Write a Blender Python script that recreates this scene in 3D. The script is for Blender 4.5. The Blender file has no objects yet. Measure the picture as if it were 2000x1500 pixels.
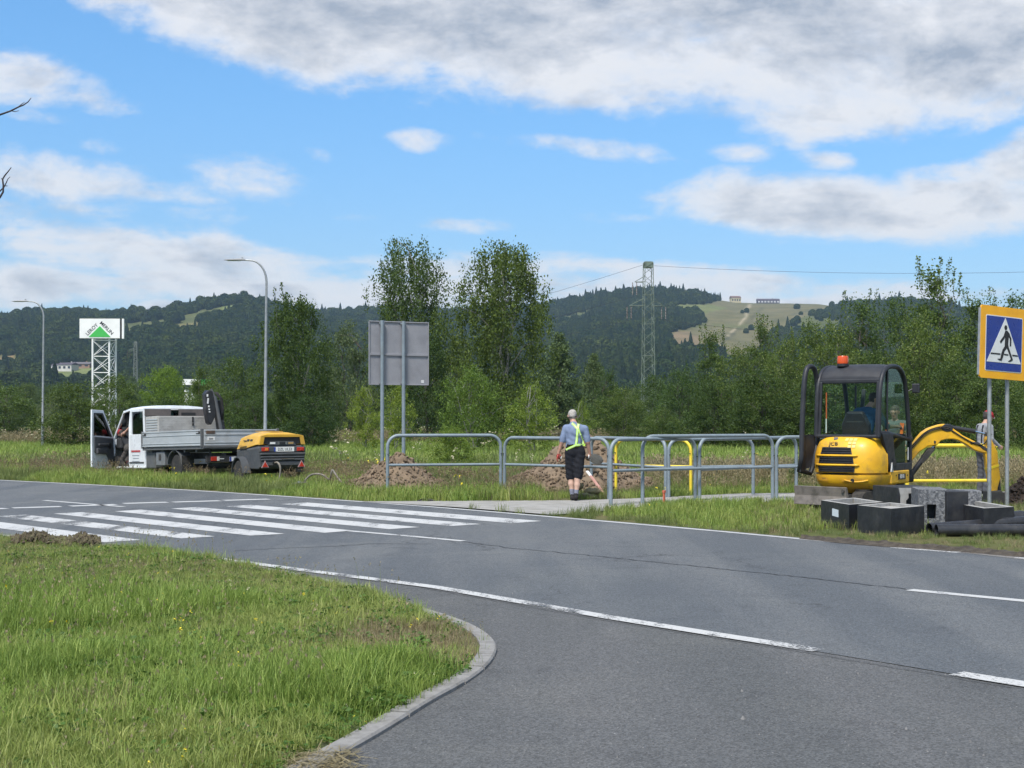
import bpy, bmesh, math, random
import numpy as np
from mathutils import Vector, Matrix, Euler

R = math.radians
rnd = random.Random(11)
scene = bpy.context.scene
COL = scene.collection

# ------------------------------------------------------------------ camera
F, HY, CX, EYE = 2800.0, 820.0, 1000.0, 1.6      # focal length in photo pixels, horizon row, eye height
cam_d = bpy.data.cameras.new("camera")
cam_d.sensor_width = 36.0
cam_d.lens = 36.0 * F / 2000.0
cam_d.shift_y = 70.0 / 2000.0
cam_d.clip_start = 0.1
cam_d.clip_end = 20000.0
cam = bpy.data.objects.new("camera", cam_d)
COL.objects.link(cam)
cam.location = (0, 0, EYE)
cam.rotation_euler = (R(90), 0, 0)
scene.camera = cam

# ------------------------------------------------------------------ render / exposure
scene.render.engine = 'CYCLES'
scene.view_settings.view_transform = 'Standard'
scene.view_settings.look = 'None'
scene.view_settings.gamma = 1.0
scene.view_settings.use_curve_mapping = False
EXPO = 1.93
scene.view_settings.exposure = EXPO
cy = scene.cycles
cy.use_denoising = True
try:
    cy.denoiser = 'OPENIMAGEDENOISE'
    cy.denoising_prefilter = 'ACCURATE'
except Exception:
    pass
cy.max_bounces = 8
cy.diffuse_bounces = 3
cy.glossy_bounces = 3
cy.transmission_bounces = 6
cy.transparent_max_bounces = 8
cy.volume_bounces = 0
cy.caustics_reflective = False
cy.caustics_refractive = False
cy.use_adaptive_sampling = True
cy.adaptive_threshold = 0.012

# ------------------------------------------------------------------ sun
SUN_EL, SUN_AZ = R(56), R(205)        # azimuth clockwise from +Y (the view direction)
sun_d = bpy.data.lights.new("sun", 'SUN')
sun_d.energy = 1.5
sun_d.angle = R(14)
sun_d.color = (1.0, 0.95, 0.88)
sun = bpy.data.objects.new("sun", sun_d)
COL.objects.link(sun)
sdir = Vector((math.sin(SUN_AZ) * math.cos(SUN_EL), math.cos(SUN_AZ) * math.cos(SUN_EL), math.sin(SUN_EL)))
sun.rotation_euler = sdir.to_track_quat('Z', 'Y').to_euler()
sun.location = (-20, -20, 60)

# ------------------------------------------------------------------ node helper
class NT:
    def __init__(s, tree): s.t = tree; s.n = tree.nodes; s.l = tree.links
    def node(s, typ, **kw):
        nd = s.n.new(typ)
        for k, v in kw.items(): setattr(nd, k, v)
        return nd
    def put(s, sock, v):
        if isinstance(v, bpy.types.NodeSocket): s.l.new(v, sock)
        elif v is not None:
            if hasattr(sock.default_value, '__len__') and not hasattr(v, '__len__'): v = (v,) * len(sock.default_value)
            if hasattr(sock.default_value, '__len__') and len(sock.default_value) == 4 and len(v) == 3: v = (*v, 1)
            sock.default_value = v
    def m(s, op, a, b=None, c=None, clamp=False):
        nd = s.node('ShaderNodeMath', operation=op, use_clamp=clamp)
        s.put(nd.inputs[0], a)
        if b is not None: s.put(nd.inputs[1], b)
        if c is not None: s.put(nd.inputs[2], c)
        return nd.outputs[0]
    def vm(s, op, a, b=None):
        nd = s.node('ShaderNodeVectorMath', operation=op)
        s.put(nd.inputs[0], a)
        if b is not None: s.put(nd.inputs[1], b)
        return nd.outputs['Value'] if op in ('DOT_PRODUCT', 'LENGTH') else nd.outputs[0]
    def ss(s, v, lo, hi, a=0.0, b=1.0, kind='SMOOTHSTEP'):
        nd = s.node('ShaderNodeMapRange', interpolation_type=kind)
        for i, x in enumerate((v, lo, hi, a, b)): s.put(nd.inputs[i], x)
        return nd.outputs[0]
    def mix(s, f, a, b, blend='MIX'):
        nd = s.node('ShaderNodeMix', data_type='RGBA', blend_type=blend)
        s.put(nd.inputs['Factor'], f); s.put(nd.inputs[6], a); s.put(nd.inputs[7], b)
        return nd.outputs[2]
    def noise(s, vec, scale, detail=4, rough=.55, dist=0.0, out=0):
        nd = s.node('ShaderNodeTexNoise')
        s.put(nd.inputs['Vector'], vec); s.put(nd.inputs['Scale'], scale)
        nd.inputs['Detail'].default_value = detail; nd.inputs['Roughness'].default_value = rough
        nd.inputs['Distortion'].default_value = dist
        return nd.outputs[out]
    def mapping(s, vec, scale=(1, 1, 1), loc=(0, 0, 0), rot=(0, 0, 0)):
        nd = s.node('ShaderNodeMapping')
        s.put(nd.inputs[0], vec)
        nd.inputs[1].default_value = loc; nd.inputs[2].default_value = rot; nd.inputs[3].default_value = scale
        return nd.outputs[0]

# ------------------------------------------------------------------ world: Nishita sky with a broken cumulus layer
world = bpy.data.worlds.new("World")
scene.world = world
world.use_nodes = True
w = NT(world.node_tree)
w.n.clear()
sky = w.node('ShaderNodeTexSky', sky_type='NISHITA')
sky.sun_disc = False
sky.sun_elevation = SUN_EL
sky.sun_rotation = SUN_AZ
sky.altitude = 400
sky.air_density = 1.0
sky.dust_density = 0.6
sky.ozone_density = 1.6
dirv = w.node('ShaderNodeTexCoord').outputs['Generated']
sep = w.node('ShaderNodeSeparateXYZ'); w.l.new(dirv, sep.inputs[0])
az = w.m('ARCTAN2', sep.outputs[0], sep.outputs[1])
el = w.m('ARCSINE', sep.outputs[2])
def sky_uv(x, y):
    a = math.atan((x - CX) / F)
    return a, math.atan((HY - y) / F * math.cos(a))
# cloud banks standing in this part of the sky: centre, half-width, half-height (photo pixels), tilt, density
BANKS = [
    (520, -70, 560, 200, 12, 1.35), (1020, 20, 520, 185, 8, 1.15), (1480, 30, 480, 220, 2, 1.2), (1850, 70, 330, 190, -6, 1.15),
    (1300, 150, 300, 90, 6, .7), (1660, 215, 250, 60, 0, .8), (1200, -420, 1900, 330, 0, .8),
    (40, 155, 160, 58, 4, .95), (160, 190, 130, 34, 8, .7), (90, 225, 110, 20, 4, .35),
    (490, 345, 130, 46, 5, .62), (120, 352, 290, 48, 5, .42), (-30, 430, 260, 70, 0, .55), (620, 300, 40, 22, 20, .3), (190, 285, 50, 20, 5, .3),
    (200, 480, 480, 66, 8, .68), (420, 560, 640, 62, 3, .74), (60, 550, 260, 60, 0, .8), (950, 560, 560, 60, 2, .62), (1330, 545, 330, 38, 6, .6), (1500, 590, 700, 40, 0, .5),
    (1660, 405, 420, 66, 4, 1.0), (1880, 390, 260, 80, -4, 1.0), (1985, 330, 130, 70, -30, 1.0), (1380, 370, 120, 40, -8, .6),
    (1140, 288, 190, 24, 5, .6), (1270, 300, 90, 22, 6, .6), (1435, 297, 72, 20, 4, .55), (1620, 315, 66, 22, 8, .45),
    (1215, 427, 90, 16, 2, .48), (900, 437, 150, 18, 2, .36), (700, 425, 90, 14, 0, .25), (830, 275, 70, 22, 0, .42), (1560, 255, 60, 40, 30, .3),
    (325, 600, 70, 26, 0, 1.1), (600, 545, 36, 22, 0, .5),
]
cov = None
comb = w.node('ShaderNodeCombineXYZ'); w.l.new(az, comb.inputs[0]); w.l.new(el, comb.inputs[1])
for (bx, by, rx, ry, tilt, dens) in BANKS:
    a0, e0 = sky_uv(bx, by)
    nd = w.node('ShaderNodeMapping', vector_type='TEXTURE')
    w.l.new(comb.outputs[0], nd.inputs[0])
    nd.inputs[1].default_value = (a0, e0, 0); nd.inputs[2].default_value = (0, 0, R(-tilt)); nd.inputs[3].default_value = (rx / F, ry / F, 1)
    d2 = w.vm('DOT_PRODUCT', nd.outputs[0], nd.outputs[0])
    if rx < 200 and dens < 1: dens *= .72
    f = w.m('MULTIPLY_ADD', d2, -max(dens, .45), dens)
    cov = f if cov is None else w.m('SMOOTH_MAX', cov, f, .16)
# beyond the banks listed the same broken layer goes on all round
outside = w.m('MAXIMUM', w.ss(w.m('ABSOLUTE', az), .36, .62), w.ss(el, .36, .6))
dstretch = w.mapping(dirv, (1, 1, 1.7))
big = w.noise(dstretch, 2.1, 3, .5)
gen = w.m('MULTIPLY_ADD', big, 4.2, -1.85)
gen = w.m('MULTIPLY_ADD', outside, gen, w.m('MULTIPLY', w.m('SUBTRACT', 1.0, outside), -1.0))
cov = w.m('MAXIMUM', cov, w.m('MINIMUM', gen, 1.0))
cov = w.m('MAXIMUM', cov, -1.0)
warp = w.vm('SCALE', w.vm('SUBTRACT', w.noise(dstretch, 6.0, 3, .5, out=1), (.5, .5, .5)))
warp.node.inputs['Scale'].default_value = .055
dw = w.vm('ADD', dstretch, warp)
n1 = w.noise(dw, 11.0, 9, .64)
n1b = w.noise(w.mapping(dw, loc=(0, 0, .030)), 11.0, 6, .64)        # the same field a little higher up
n2 = w.noise(w.mapping(dw, (1, 1, 1.5), (3, 1, 2)), 34.0, 5, .62)
streak = w.noise(w.mapping(dirv, (1, 1, 11), (1, 5, 0)), 7.0, 5, .6)
lowmask = w.ss(el, .07, .20, 1.0, .15)
edge = w.m('MULTIPLY_ADD', n1, 2.3, -1.15)
edge = w.m('MULTIPLY_ADD', n2, .75, w.m('SUBTRACT', edge, .375))
edge = w.m('ADD', edge, w.m('MULTIPLY', w.m('MULTIPLY_ADD', streak, 1.5, -.75), lowmask))
dens = w.m('ADD', cov, edge)
thick = w.ss(dens, .30, 1.7)
alpha = w.m('MULTIPLY', w.ss(dens, -.08, .60), w.ss(dens, .0, 1.0, .70, 1.0))
relief = w.m('MULTIPLY', w.m('SUBTRACT', n1, n1b), 3.0)
grey = w.m('MULTIPLY_ADD', thick, .92, w.m('MULTIPLY_ADD', n2, .5, -.30))
grey = w.m('SUBTRACT', grey, relief, clamp=True)
ccol = w.mix(grey, (.90, .905, .925), (.40, .455, .54))
low = w.ss(el, .02, .12, 1.0, 0.0)
scale_sky = .068 * 2 ** (1.35 - EXPO)
skyc = w.mix(1.0, sky.outputs[0], w.mix(w.ss(el, .0, .30), (scale_sky * .58, scale_sky * .66, scale_sky * .77), (scale_sky * .58, scale_sky * .93, scale_sky * 1.13)), 'MULTIPLY')
k = 2 ** -EXPO
cloudc = w.mix(1.0, ccol, (k, k, k), 'MULTIPLY')
final = w.mix(w.m('MULTIPLY', alpha, .94), skyc, cloudc)
bg = w.node('ShaderNodeBackground'); w.put(bg.inputs[0], final); bg.inputs[1].default_value = 1.0
wo = w.node('ShaderNodeOutputWorld'); w.l.new(bg.outputs[0], wo.inputs[0])
world.cycles.sampling_method = 'MANUAL'
world.cycles.sample_map_resolution = 512

# ------------------------------------------------------------------ pixel <-> place
def G(x, y, z=0.0):
    """place on the level z seen at photo pixel x, y"""
    Y = (EYE - z) * F / (y - HY)
    return Vector(((x - CX) * Y / F, Y, z))
def at(x, y, Y):
    return Vector(((x - CX) * Y / F, Y, EYE - (y - HY) * Y / F))
def Xat(x, Y): return (x - CX) * Y / F

# ------------------------------------------------------------------ scene helpers
def tag(o, label=None, cat=None, group=None, kind=None):
    if label: o['label'] = label
    if cat: o['category'] = cat
    if group: o['group'] = group
    if kind: o['kind'] = kind
    return o
def link(o, parent=None):
    COL.objects.link(o)
    if parent is not None: o.parent = parent
    return o
def thing(name, label, cat, loc=(0, 0, 0), rz=0.0, group=None):
    o = bpy.data.objects.new(name, None)
    o.empty_display_size = .2
    link(o)
    o.location = loc; o.rotation_euler = (0, 0, rz)
    return tag(o, label, cat, group)
def copy_tree(o, parent=None):
    c = o.copy(); COL.objects.link(c); c.parent = parent
    for ch in list(o.children): copy_tree(ch, c)
    return c

class MB:
    """collects pieces of one part, builds one mesh object"""
    def __init__(s): s.v = []; s.f = []; s.mi = []; s.cur = 0; s.M = None
    def add(s, vs, fs):
        b = len(s.v)
        for p in vs:
            p = Vector(p)
            if s.M is not None: p = s.M @ p
            s.v.append(p[:])
        for f in fs:
            s.f.append([b + i for i in f]); s.mi.append(s.cur)
        return s
    def box(s, c, d, rot=None):
        x, y, z = d[0] / 2, d[1] / 2, d[2] / 2
        vs = [Vector((a * x, b * y, e * z)) for e in (-1, 1) for a, b in ((-1, -1), (1, -1), (1, 1), (-1, 1))]
        if rot is not None:
            rm = rot if isinstance(rot, Matrix) else Euler(rot).to_matrix()
            vs = [rm @ p for p in vs]
        c = Vector(c)
        return s.add([p + c for p in vs], [(3, 2, 1, 0), (4, 5, 6, 7), (0, 1, 5, 4), (1, 2, 6, 5), (2, 3, 7, 6), (3, 0, 4, 7)])
    def loft(s, rings, closed=True, cap=True):
        n = len(rings[0]); vs = [p for r in rings for p in r]; fs = []
        for i in range(len(rings) - 1):
            for j in range(n if closed else n - 1):
                k = (j + 1) % n
                fs.append((i * n + j, i * n + k, (i + 1) * n + k, (i + 1) * n + j))
        if cap:
            fs.append(tuple(reversed(range(n)))); fs.append(tuple((len(rings) - 1) * n + j for j in range(n)))
        return s.add(vs, fs)
    def tube(s, pts, r, n=8, cap=True):
        pts = [Vector(p) for p in pts]
        rs = r if hasattr(r, '__len__') else [r] * len(pts)
        rings = []; up = None
        for i, p in enumerate(pts):
            a = pts[max(i - 1, 0)]; b = pts[min(i + 1, len(pts) - 1)]
            t = (b - a).normalized()
            if up is None:
                up = Vector((0, 0, 1)) if abs(t.z) < .9 else Vector((1, 0, 0))
            x = up.cross(t).normalized(); y = t.cross(x).normalized(); up = y
            rings.append([p + rs[i] * (math.cos(2 * math.pi * j / n) * x + math.sin(2 * math.pi * j / n) * y) for j in range(n)])
        return s.loft(rings, True, cap)
    def prism(s, poly, h0, h1, plane='xy'):
        def P(a, b, h): return {'xy': (a, b, h), 'xz': (a, h, b), 'yz': (h, a, b)}[plane]
        n = len(poly)
        vs = [P(a, b, h0) for a, b in poly] + [P(a, b, h1) for a, b in poly]
        fs = [tuple(reversed(range(n))), tuple(range(n, 2 * n))]
        fs += [(i, (i + 1) % n, n + (i + 1) % n, n + i) for i in range(n)]
        return s.add(vs, fs)
    def lathe(s, prof, n=16, c=(0, 0, 0), axis='z'):
        def P(r, a, h):
            x, y = r * math.cos(a), r * math.sin(a)
            p = {'z': (x, y, h), 'y': (x, h, y), 'x': (h, x, y)}[axis]
            return Vector(p) + Vector(c)
        rings = [[P(max(r, 1e-4), 2 * math.pi * j / n, h) for j in range(n)] for r, h in prof]
        return s.loft(rings, True, True)
    def build(s, name, mat, parent=None, smooth=False, bevel=0.0, seg=2, angle=35):
        me = bpy.data.meshes.new(name)
        me.from_pydata(s.v, [], s.f)
        bm = bmesh.new(); bm.from_mesh(me)
        bmesh.ops.recalc_face_normals(bm, faces=bm.faces)
        bm.to_mesh(me); bm.free()
        mats = mat if isinstance(mat, (list, tuple)) else [mat]
        for m_ in mats: me.materials.append(m_)
        if len(mats) > 1: me.polygons.foreach_set('material_index', s.mi)
        o = bpy.data.objects.new(name, me)
        link(o, parent)
        if smooth:
            me.polygons.foreach_set('use_smooth', [True] * len(me.polygons))
            if smooth != 'all': 
                try: me.set_sharp_from_angle(angle=R(angle))
                except Exception: pass
        if bevel:
            b = o.modifiers.new('bevel', 'BEVEL'); b.width = bevel; b.segments = seg; b.limit_method = 'ANGLE'; b.angle_limit = R(40)
            b.harden_normals = False
        return o
def mesh_np(name, verts, faces4, mat, parent=None, smooth=False, kind=None):
    """fast mesh from numpy arrays: verts (n,3), faces (m,k)"""
    me = bpy.data.meshes.new(name)
    verts = np.asarray(verts, dtype=np.float32); faces4 = np.asarray(faces4, dtype=np.int32)
    m_, k_ = faces4.shape
    me.vertices.add(len(verts)); me.vertices.foreach_set('co', verts.ravel())
    me.loops.add(m_ * k_); me.loops.foreach_set('vertex_index', faces4.ravel())
    me.polygons.add(m_); me.polygons.foreach_set('loop_start', np.arange(0, m_ * k_, k_, dtype=np.int32))
    if smooth: me.polygons.foreach_set('use_smooth', np.ones(m_, dtype=bool))
    me.update(calc_edges=True)
    me.materials.append(mat)
    o = bpy.data.objects.new(name, me)
    if parent != 'none': link(o, parent)
    if kind: o['kind'] = kind
    return o

# ------------------------------------------------------------------ materials
def newmat(name):
    m_ = bpy.data.materials.new(name); m_.use_nodes = True
    t = NT(m_.node_tree); t.n.clear()
    out = t.node('ShaderNodeOutputMaterial')
    return m_, t, out
def pm(name, c1, c2=None, scale=6.0, rough=.6, metal=0.0, bump=0.0, bscale=None, lo=.38, hi=.66, coord='Object', spec=.5, coat=0.0, dirt=None, dscale=3.0, damt=.5, stretch=(1, 1, 1)):
    """principled material with noise variation, optional dirt film and bump"""
    m_, t, out = newmat(name)
    b = t.node('ShaderNodeBsdfPrincipled'); t.l.new(b.outputs[0], out.inputs[0])
    tc = t.node('ShaderNodeTexCoord').outputs[coord]
    if stretch != (1, 1, 1): tc = t.mapping(tc, stretch)
    col = (*c1, 1)
    if c2 is not None:
        col = t.mix(t.ss(t.noise(tc, scale, 6, .6), lo, hi), c1, c2)
    if dirt is not None:
        dn = t.ss(t.noise(tc, dscale, 8, .65, .4), .46, .72)
        col = t.mix(t.m('MULTIPLY', dn, damt), col, dirt)
    t.put(b.inputs['Base Color'], col)
    b.inputs['Metallic'].default_value = metal
    b.inputs['Specular IOR Level'].default_value = spec
    rn = t.ss(t.noise(tc, scale * 2.3, 4), .3, .7, max(rough - .1, .03), min(rough + .1, 1), 'LINEAR')
    t.put(b.inputs['Roughness'], rn)
    if coat: b.inputs['Coat Weight'].default_value = coat; b.inputs['Coat Roughness'].default_value = .12
    if bump:
        bn = t.node('ShaderNodeBump'); bn.inputs['Strength'].default_value = 1.0; bn.inputs['Distance'].default_value = bump
        t.put(bn.inputs['Height'], t.noise(tc, bscale or scale * 4, 6, .6))
        t.l.new(bn.outputs[0], b.inputs['Normal'])
    return m_
def flat(name, c, rough=.6, metal=0.0, spec=.5):
    m_, t, out = newmat(name)
    b = t.node('ShaderNodeBsdfPrincipled'); t.l.new(b.outputs[0], out.inputs[0])
    t.put(b.inputs['Base Color'], c); b.inputs['Roughness'].default_value = rough; b.inputs['Metallic'].default_value = metal
    b.inputs['Specular IOR Level'].default_value = spec
    return m_
def glassmat(name, tint=(.55, .66, .62), refl=1.0):
    m_, t, out = newmat(name)
    tr = t.node('ShaderNodeBsdfTransparent'); t.put(tr.inputs[0], tint)
    gl = t.node('ShaderNodeBsdfGlossy'); gl.inputs['Roughness'].default_value = .02; t.put(gl.inputs[0], (.9, .95, .95))
    fr = t.node('ShaderNodeFresnel'); fr.inputs[0].default_value = 1.5
    mx = t.node('ShaderNodeMixShader'); t.put(mx.inputs[0], t.m('MULTIPLY', fr.outputs[0], refl, clamp=True))
    t.l.new(tr.outputs[0], mx.inputs[1]); t.l.new(gl.outputs[0], mx.inputs[2]); t.l.new(mx.outputs[0], out.inputs[0])
    return m_
def text_part(name, body, size, mat, parent, M, depth=.004, align='CENTER', xs=1.0):
    c = bpy.data.curves.new(name, 'FONT'); c.body = body; c.size = size; c.align_x = align; c.align_y = 'CENTER'; c.extrude = depth
    c.offset = size * .006
    tmp = bpy.data.objects.new(name, c)
    COL.objects.link(tmp)
    bpy.context.view_layer.update()
    dg = bpy.context.evaluated_depsgraph_get()
    me = bpy.data.meshes.new_from_object(tmp.evaluated_get(dg))
    bpy.data.objects.remove(tmp); bpy.data.curves.remove(c)
    me.transform(M @ Matrix.Diagonal((xs, 1, 1, 1)))
    me.materials.clear(); me.materials.append(mat)
    o = bpy.data.objects.new(name, me); link(o, parent)
    return o
def chaikin(pts, it=2, closed=False):
    pts = [Vector(p) for p in pts]
    for _ in range(it):
        q = [] if closed else [pts[0]]
        n = len(pts)
        for i in range(n if closed else n - 1):
            a, b = pts[i], pts[(i + 1) % n]
            q += [a * .75 + b * .25, a * .25 + b * .75]
        if not closed: q.append(pts[-1])
        pts = q
    return pts
def inpoly(px, py, poly):
    px = np.asarray(px); py = np.asarray(py); ins = np.zeros(px.shape, bool)
    n = len(poly)
    for i in range(n):
        x1, y1 = poly[i]; x2, y2 = poly[(i + 1) % n]
        c = ((y1 > py) != (y2 > py)) & (px < (x2 - x1) * (py - y1) / ((y2 - y1) if y2 != y1 else 1e-9) + x1)
        ins ^= c
    return ins
# ================================================================== GROUND AND HILLS
SKYLINE = [(-3500, 700), (-2000, 660), (-900, 640), (-300, 628), (0, 622), (60, 617), (110, 613), (170, 618), (230, 614), (300, 611), (350, 604), (400, 596), (440, 590), (490, 588), (530, 600), (580, 610), (640, 614),
           (720, 609), (800, 612), (880, 612), (980, 610), (1060, 604), (1120, 590), (1170, 581), (1220, 574), (1270, 571), (1320, 570), (1370, 577), (1400, 583), (1440, 589), (1480, 590), (1540, 590), (1600, 592),
           (1640, 597), (1700, 596), (1760, 592), (1840, 600), (1950, 620), (2100, 640), (2600, 690), (3600, 720), (5500, 740)]
RIDGE_D = [(-3500, 1800), (0, 1750), (480, 1700), (640, 2100), (1000, 2300), (1150, 2250), (1300, 2150), (1500, 2200), (1640, 2150), (1800, 2000), (2100, 1900), (5500, 1900)]
def hill_z(X, Y):
    """terrain height, numpy"""
    X = np.asarray(X, float); Y = np.asarray(Y, float)
    Ys = np.maximum(Y, 1e-3)
    px = np.clip(CX + F * X / Ys, -3400, 5400)
    e = HY - np.interp(px, [p[0] for p in SKYLINE], [p[1] for p in SKYLINE])
    D = np.interp(px, [p[0] for p in RIDGE_D], [p[1] for p in RIDGE_D])
    zr = e / F * D
    Y0 = 560.0
    t = np.clip((Y - Y0) / (D - Y0), 0, 1)
    p = .30 * t + .70 * t * t * (3 - 2 * t) ** .6
    p = np.where(t >= 1, 1 - .25 * np.clip((Y - D) / 1500, 0, 1), p)
    z = zr * p
    und = 6 * np.sin(X / 110 + 1.3) * np.sin(Y / 150) + 4 * np.sin(X / 47 + Y / 83)
    z = z + und * np.clip(4 * t * (1 - t), 0, 1)
    front = np.clip((Y / np.maximum(np.hypot(X, Y), 1e-3) - .25) / .2, 0, 1)
    return z * front
def to_px(X, Y, Z): return CX + F * X / Y, HY - F * (Z - EYE) / Y
# open meadows on the hills (photo pixels) with their real colours
MEADOWS = [
    ([(1330, 612), (1400, 588), (1445, 586), (1560, 586), (1640, 592), (1650, 600), (1600, 610), (1560, 622), (1510, 650), (1500, 670), (1470, 700), (1440, 705), (1380, 695), (1330, 690), (1310, 660), (1345, 640), (1385, 632), (1368, 612)], (.128, .122, .064)),
    ([(1305, 650), (1340, 645), (1370, 660), (1360, 690), (1320, 690)], (.17, .135, .085)),
    ([(1290, 596), (1390, 594), (1420, 602), (1380, 612), (1310, 606)], (.13, .15, .06)),
    ([(420, 601), (470, 592), (505, 594), (490, 603), (440, 606)], (.12, .15, .055)),
    ([(320, 642), (360, 632), (395, 630), (380, 642), (350, 650), (325, 648)], (.19, .17, .08)),
    ([(-20, 698), (20, 694), (45, 704), (40, 715), (-20, 716)], (.20, .15, .08)),
    ([(430, 678), (470, 668), (480, 680), (450, 690)], (.17, .16, .08)),
    ([(220, 650), (250, 645), (262, 652), (240, 660)], (.17, .16, .07)),
    ([(60, 655), (110, 650), (120, 656), (70, 661)], (.15, .16, .07)),
    ([(100, 636), (0, 634), (0, 640), (105, 641)], (.14, .16, .07)),
    ([(60, 722), (200, 716), (200, 734), (60, 736)], (.14, .17, .07)),
]
TRAILS = [([(1462, 586), (1461, 600), (1455, 620), (1430, 650), (1400, 680), (1370, 705)], 3.0, (.27, .24, .17)),
          ([(1600, 602), (1550, 614), (1500, 630), (1460, 632)], 2.2, (.10, .10, .055)), ([(1640, 597), (1520, 592), (1440, 594)], 1.4, (.11, .11, .05)),
          ([(1490, 600), (1450, 640), (1405, 672), (1370, 700)], 2.4, (.09, .09, .05)), ([(1480, 640), (1400, 636), (1340, 640)], 1.8, (.11, .12, .05))]
def dist_poly(px, py, pts):
    d = np.full(np.shape(px), 1e9)
    for (x1, y1), (x2, y2) in zip(pts[:-1], pts[1:]):
        L = (x2 - x1) ** 2 + (y2 - y1) ** 2
        t = np.clip(((px - x1) * (x2 - x1) + (py - y1) * (y2 - y1)) / L, 0, 1)
        d = np.minimum(d, np.hypot(px - x1 - t * (x2 - x1), py - y1 - t * (y2 - y1)))
    return d
def meadow_mask(px, py):
    m_ = np.zeros(np.shape(px), bool)
    for poly, c in MEADOWS: m_ |= inpoly(px, py, poly)
    return m_

angs = np.concatenate([np.linspace(-180, -60, 25), np.linspace(-57, -24, 34), np.linspace(-23.6, 23.6, 400), np.linspace(24, 57, 34), np.linspace(60, 176, 25)])
rads = np.concatenate([[3, 8, 16, 26, 40, 60, 90, 130, 180, 240, 300, 360, 420, 480, 540], np.linspace(580, 2700, 75), [3000, 3400, 4000, 5200, 7000, 9500]])
A_, R_ = np.meshgrid(np.radians(angs), rads, indexing='ij')
GX, GY = R_ * np.sin(A_), R_ * np.cos(A_)
GZ = hill_z(GX, GY) - .03
na, nr = A_.shape
vv = np.stack([GX, GY, GZ], -1).reshape(-1, 3)
vv = np.vstack([vv, [[0, 0, -.03]]])
ii, jj = np.meshgrid(np.arange(na), np.arange(nr - 1), indexing='ij')
i2 = (ii + 1) % na
quads = np.stack([ii * nr + jj, ii * nr + jj + 1, i2 * nr + jj + 1, i2 * nr + jj], -1).reshape(-1, 4)
fan = np.stack([np.full(na, na * nr), np.arange(na) * nr, ((np.arange(na) + 1) % na) * nr, ((np.arange(na) + 1) % na) * nr], -1)
# colour of the land itself
gcol = np.zeros((len(vv), 4)); gcol[:, 3] = 1
gcol[:, :3] = (.085, .11, .035)
YY = np.maximum(vv[:, 1], 1)
ppx, ppy = to_px(vv[:, 0], YY, vv[:, 2])
hillv = vv[:, 1] > 560
gcol[hillv, :3] = (.085, .10, .040)
for poly, c in MEADOWS:
    mk_ = inpoly(ppx, ppy, poly) & hillv
    gcol[mk_, :3] = c
for pts, wd, c in TRAILS:
    mk_ = (dist_poly(ppx, ppy, pts) < wd) & hillv
    gcol[mk_, :3] = c
m_gr, t, out = newmat('land')
b = t.node('ShaderNodeBsdfPrincipled'); t.l.new(b.outputs[0], out.inputs[0]); b.inputs['Roughness'].default_value = .95; b.inputs['Specular IOR Level'].default_value = .1
at_ = t.node('ShaderNodeAttribute', attribute_name='gcol')
pos = t.node('ShaderNodeNewGeometry').outputs['Position']
nz = t.noise(pos, .035, 8, .65); nz2 = t.noise(pos, 2.5, 8, .6)
c1 = t.mix(t.ss(nz, .3, .7), (.75, .8, .7), (1.25, 1.18, 1.15))
cc = t.mix(1.0, at_.outputs['Color'], c1, 'MULTIPLY')
cc = t.mix(1.0, cc, t.mix(t.ss(nz2, .3, .7), (.65, .65, .65), (1.3, 1.25, 1.2)), 'MULTIPLY')
t.put(b.inputs['Base Color'], cc)
# one sheet: fan faces are triangles, keep them as tri mesh through from_pydata
me = bpy.data.meshes.new('ground')
me.from_pydata([tuple(p) for p in vv], [], [tuple(q) for q in quads] + [(int(f[0]), int(f[1]), int(f[2])) for f in fan])
me.polygons.foreach_set('use_smooth', [True] * len(me.polygons))
ca = me.color_attributes.new('gcol', 'FLOAT_COLOR', 'POINT'); ca.data.foreach_set('color', gcol.astype(np.float32).ravel())
me.materials.append(m_gr)
bmx = bmesh.new(); bmx.from_mesh(me); bmesh.ops.recalc_face_normals(bmx, faces=bmx.faces)
if sum(f.normal.z for f in bmx.faces) < 0: bmesh.ops.reverse_faces(bmx, faces=bmx.faces)
bmx.to_mesh(me); bmx.free()
ground = link(bpy.data.objects.new('ground', me)); tag(ground, kind='structure')

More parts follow.
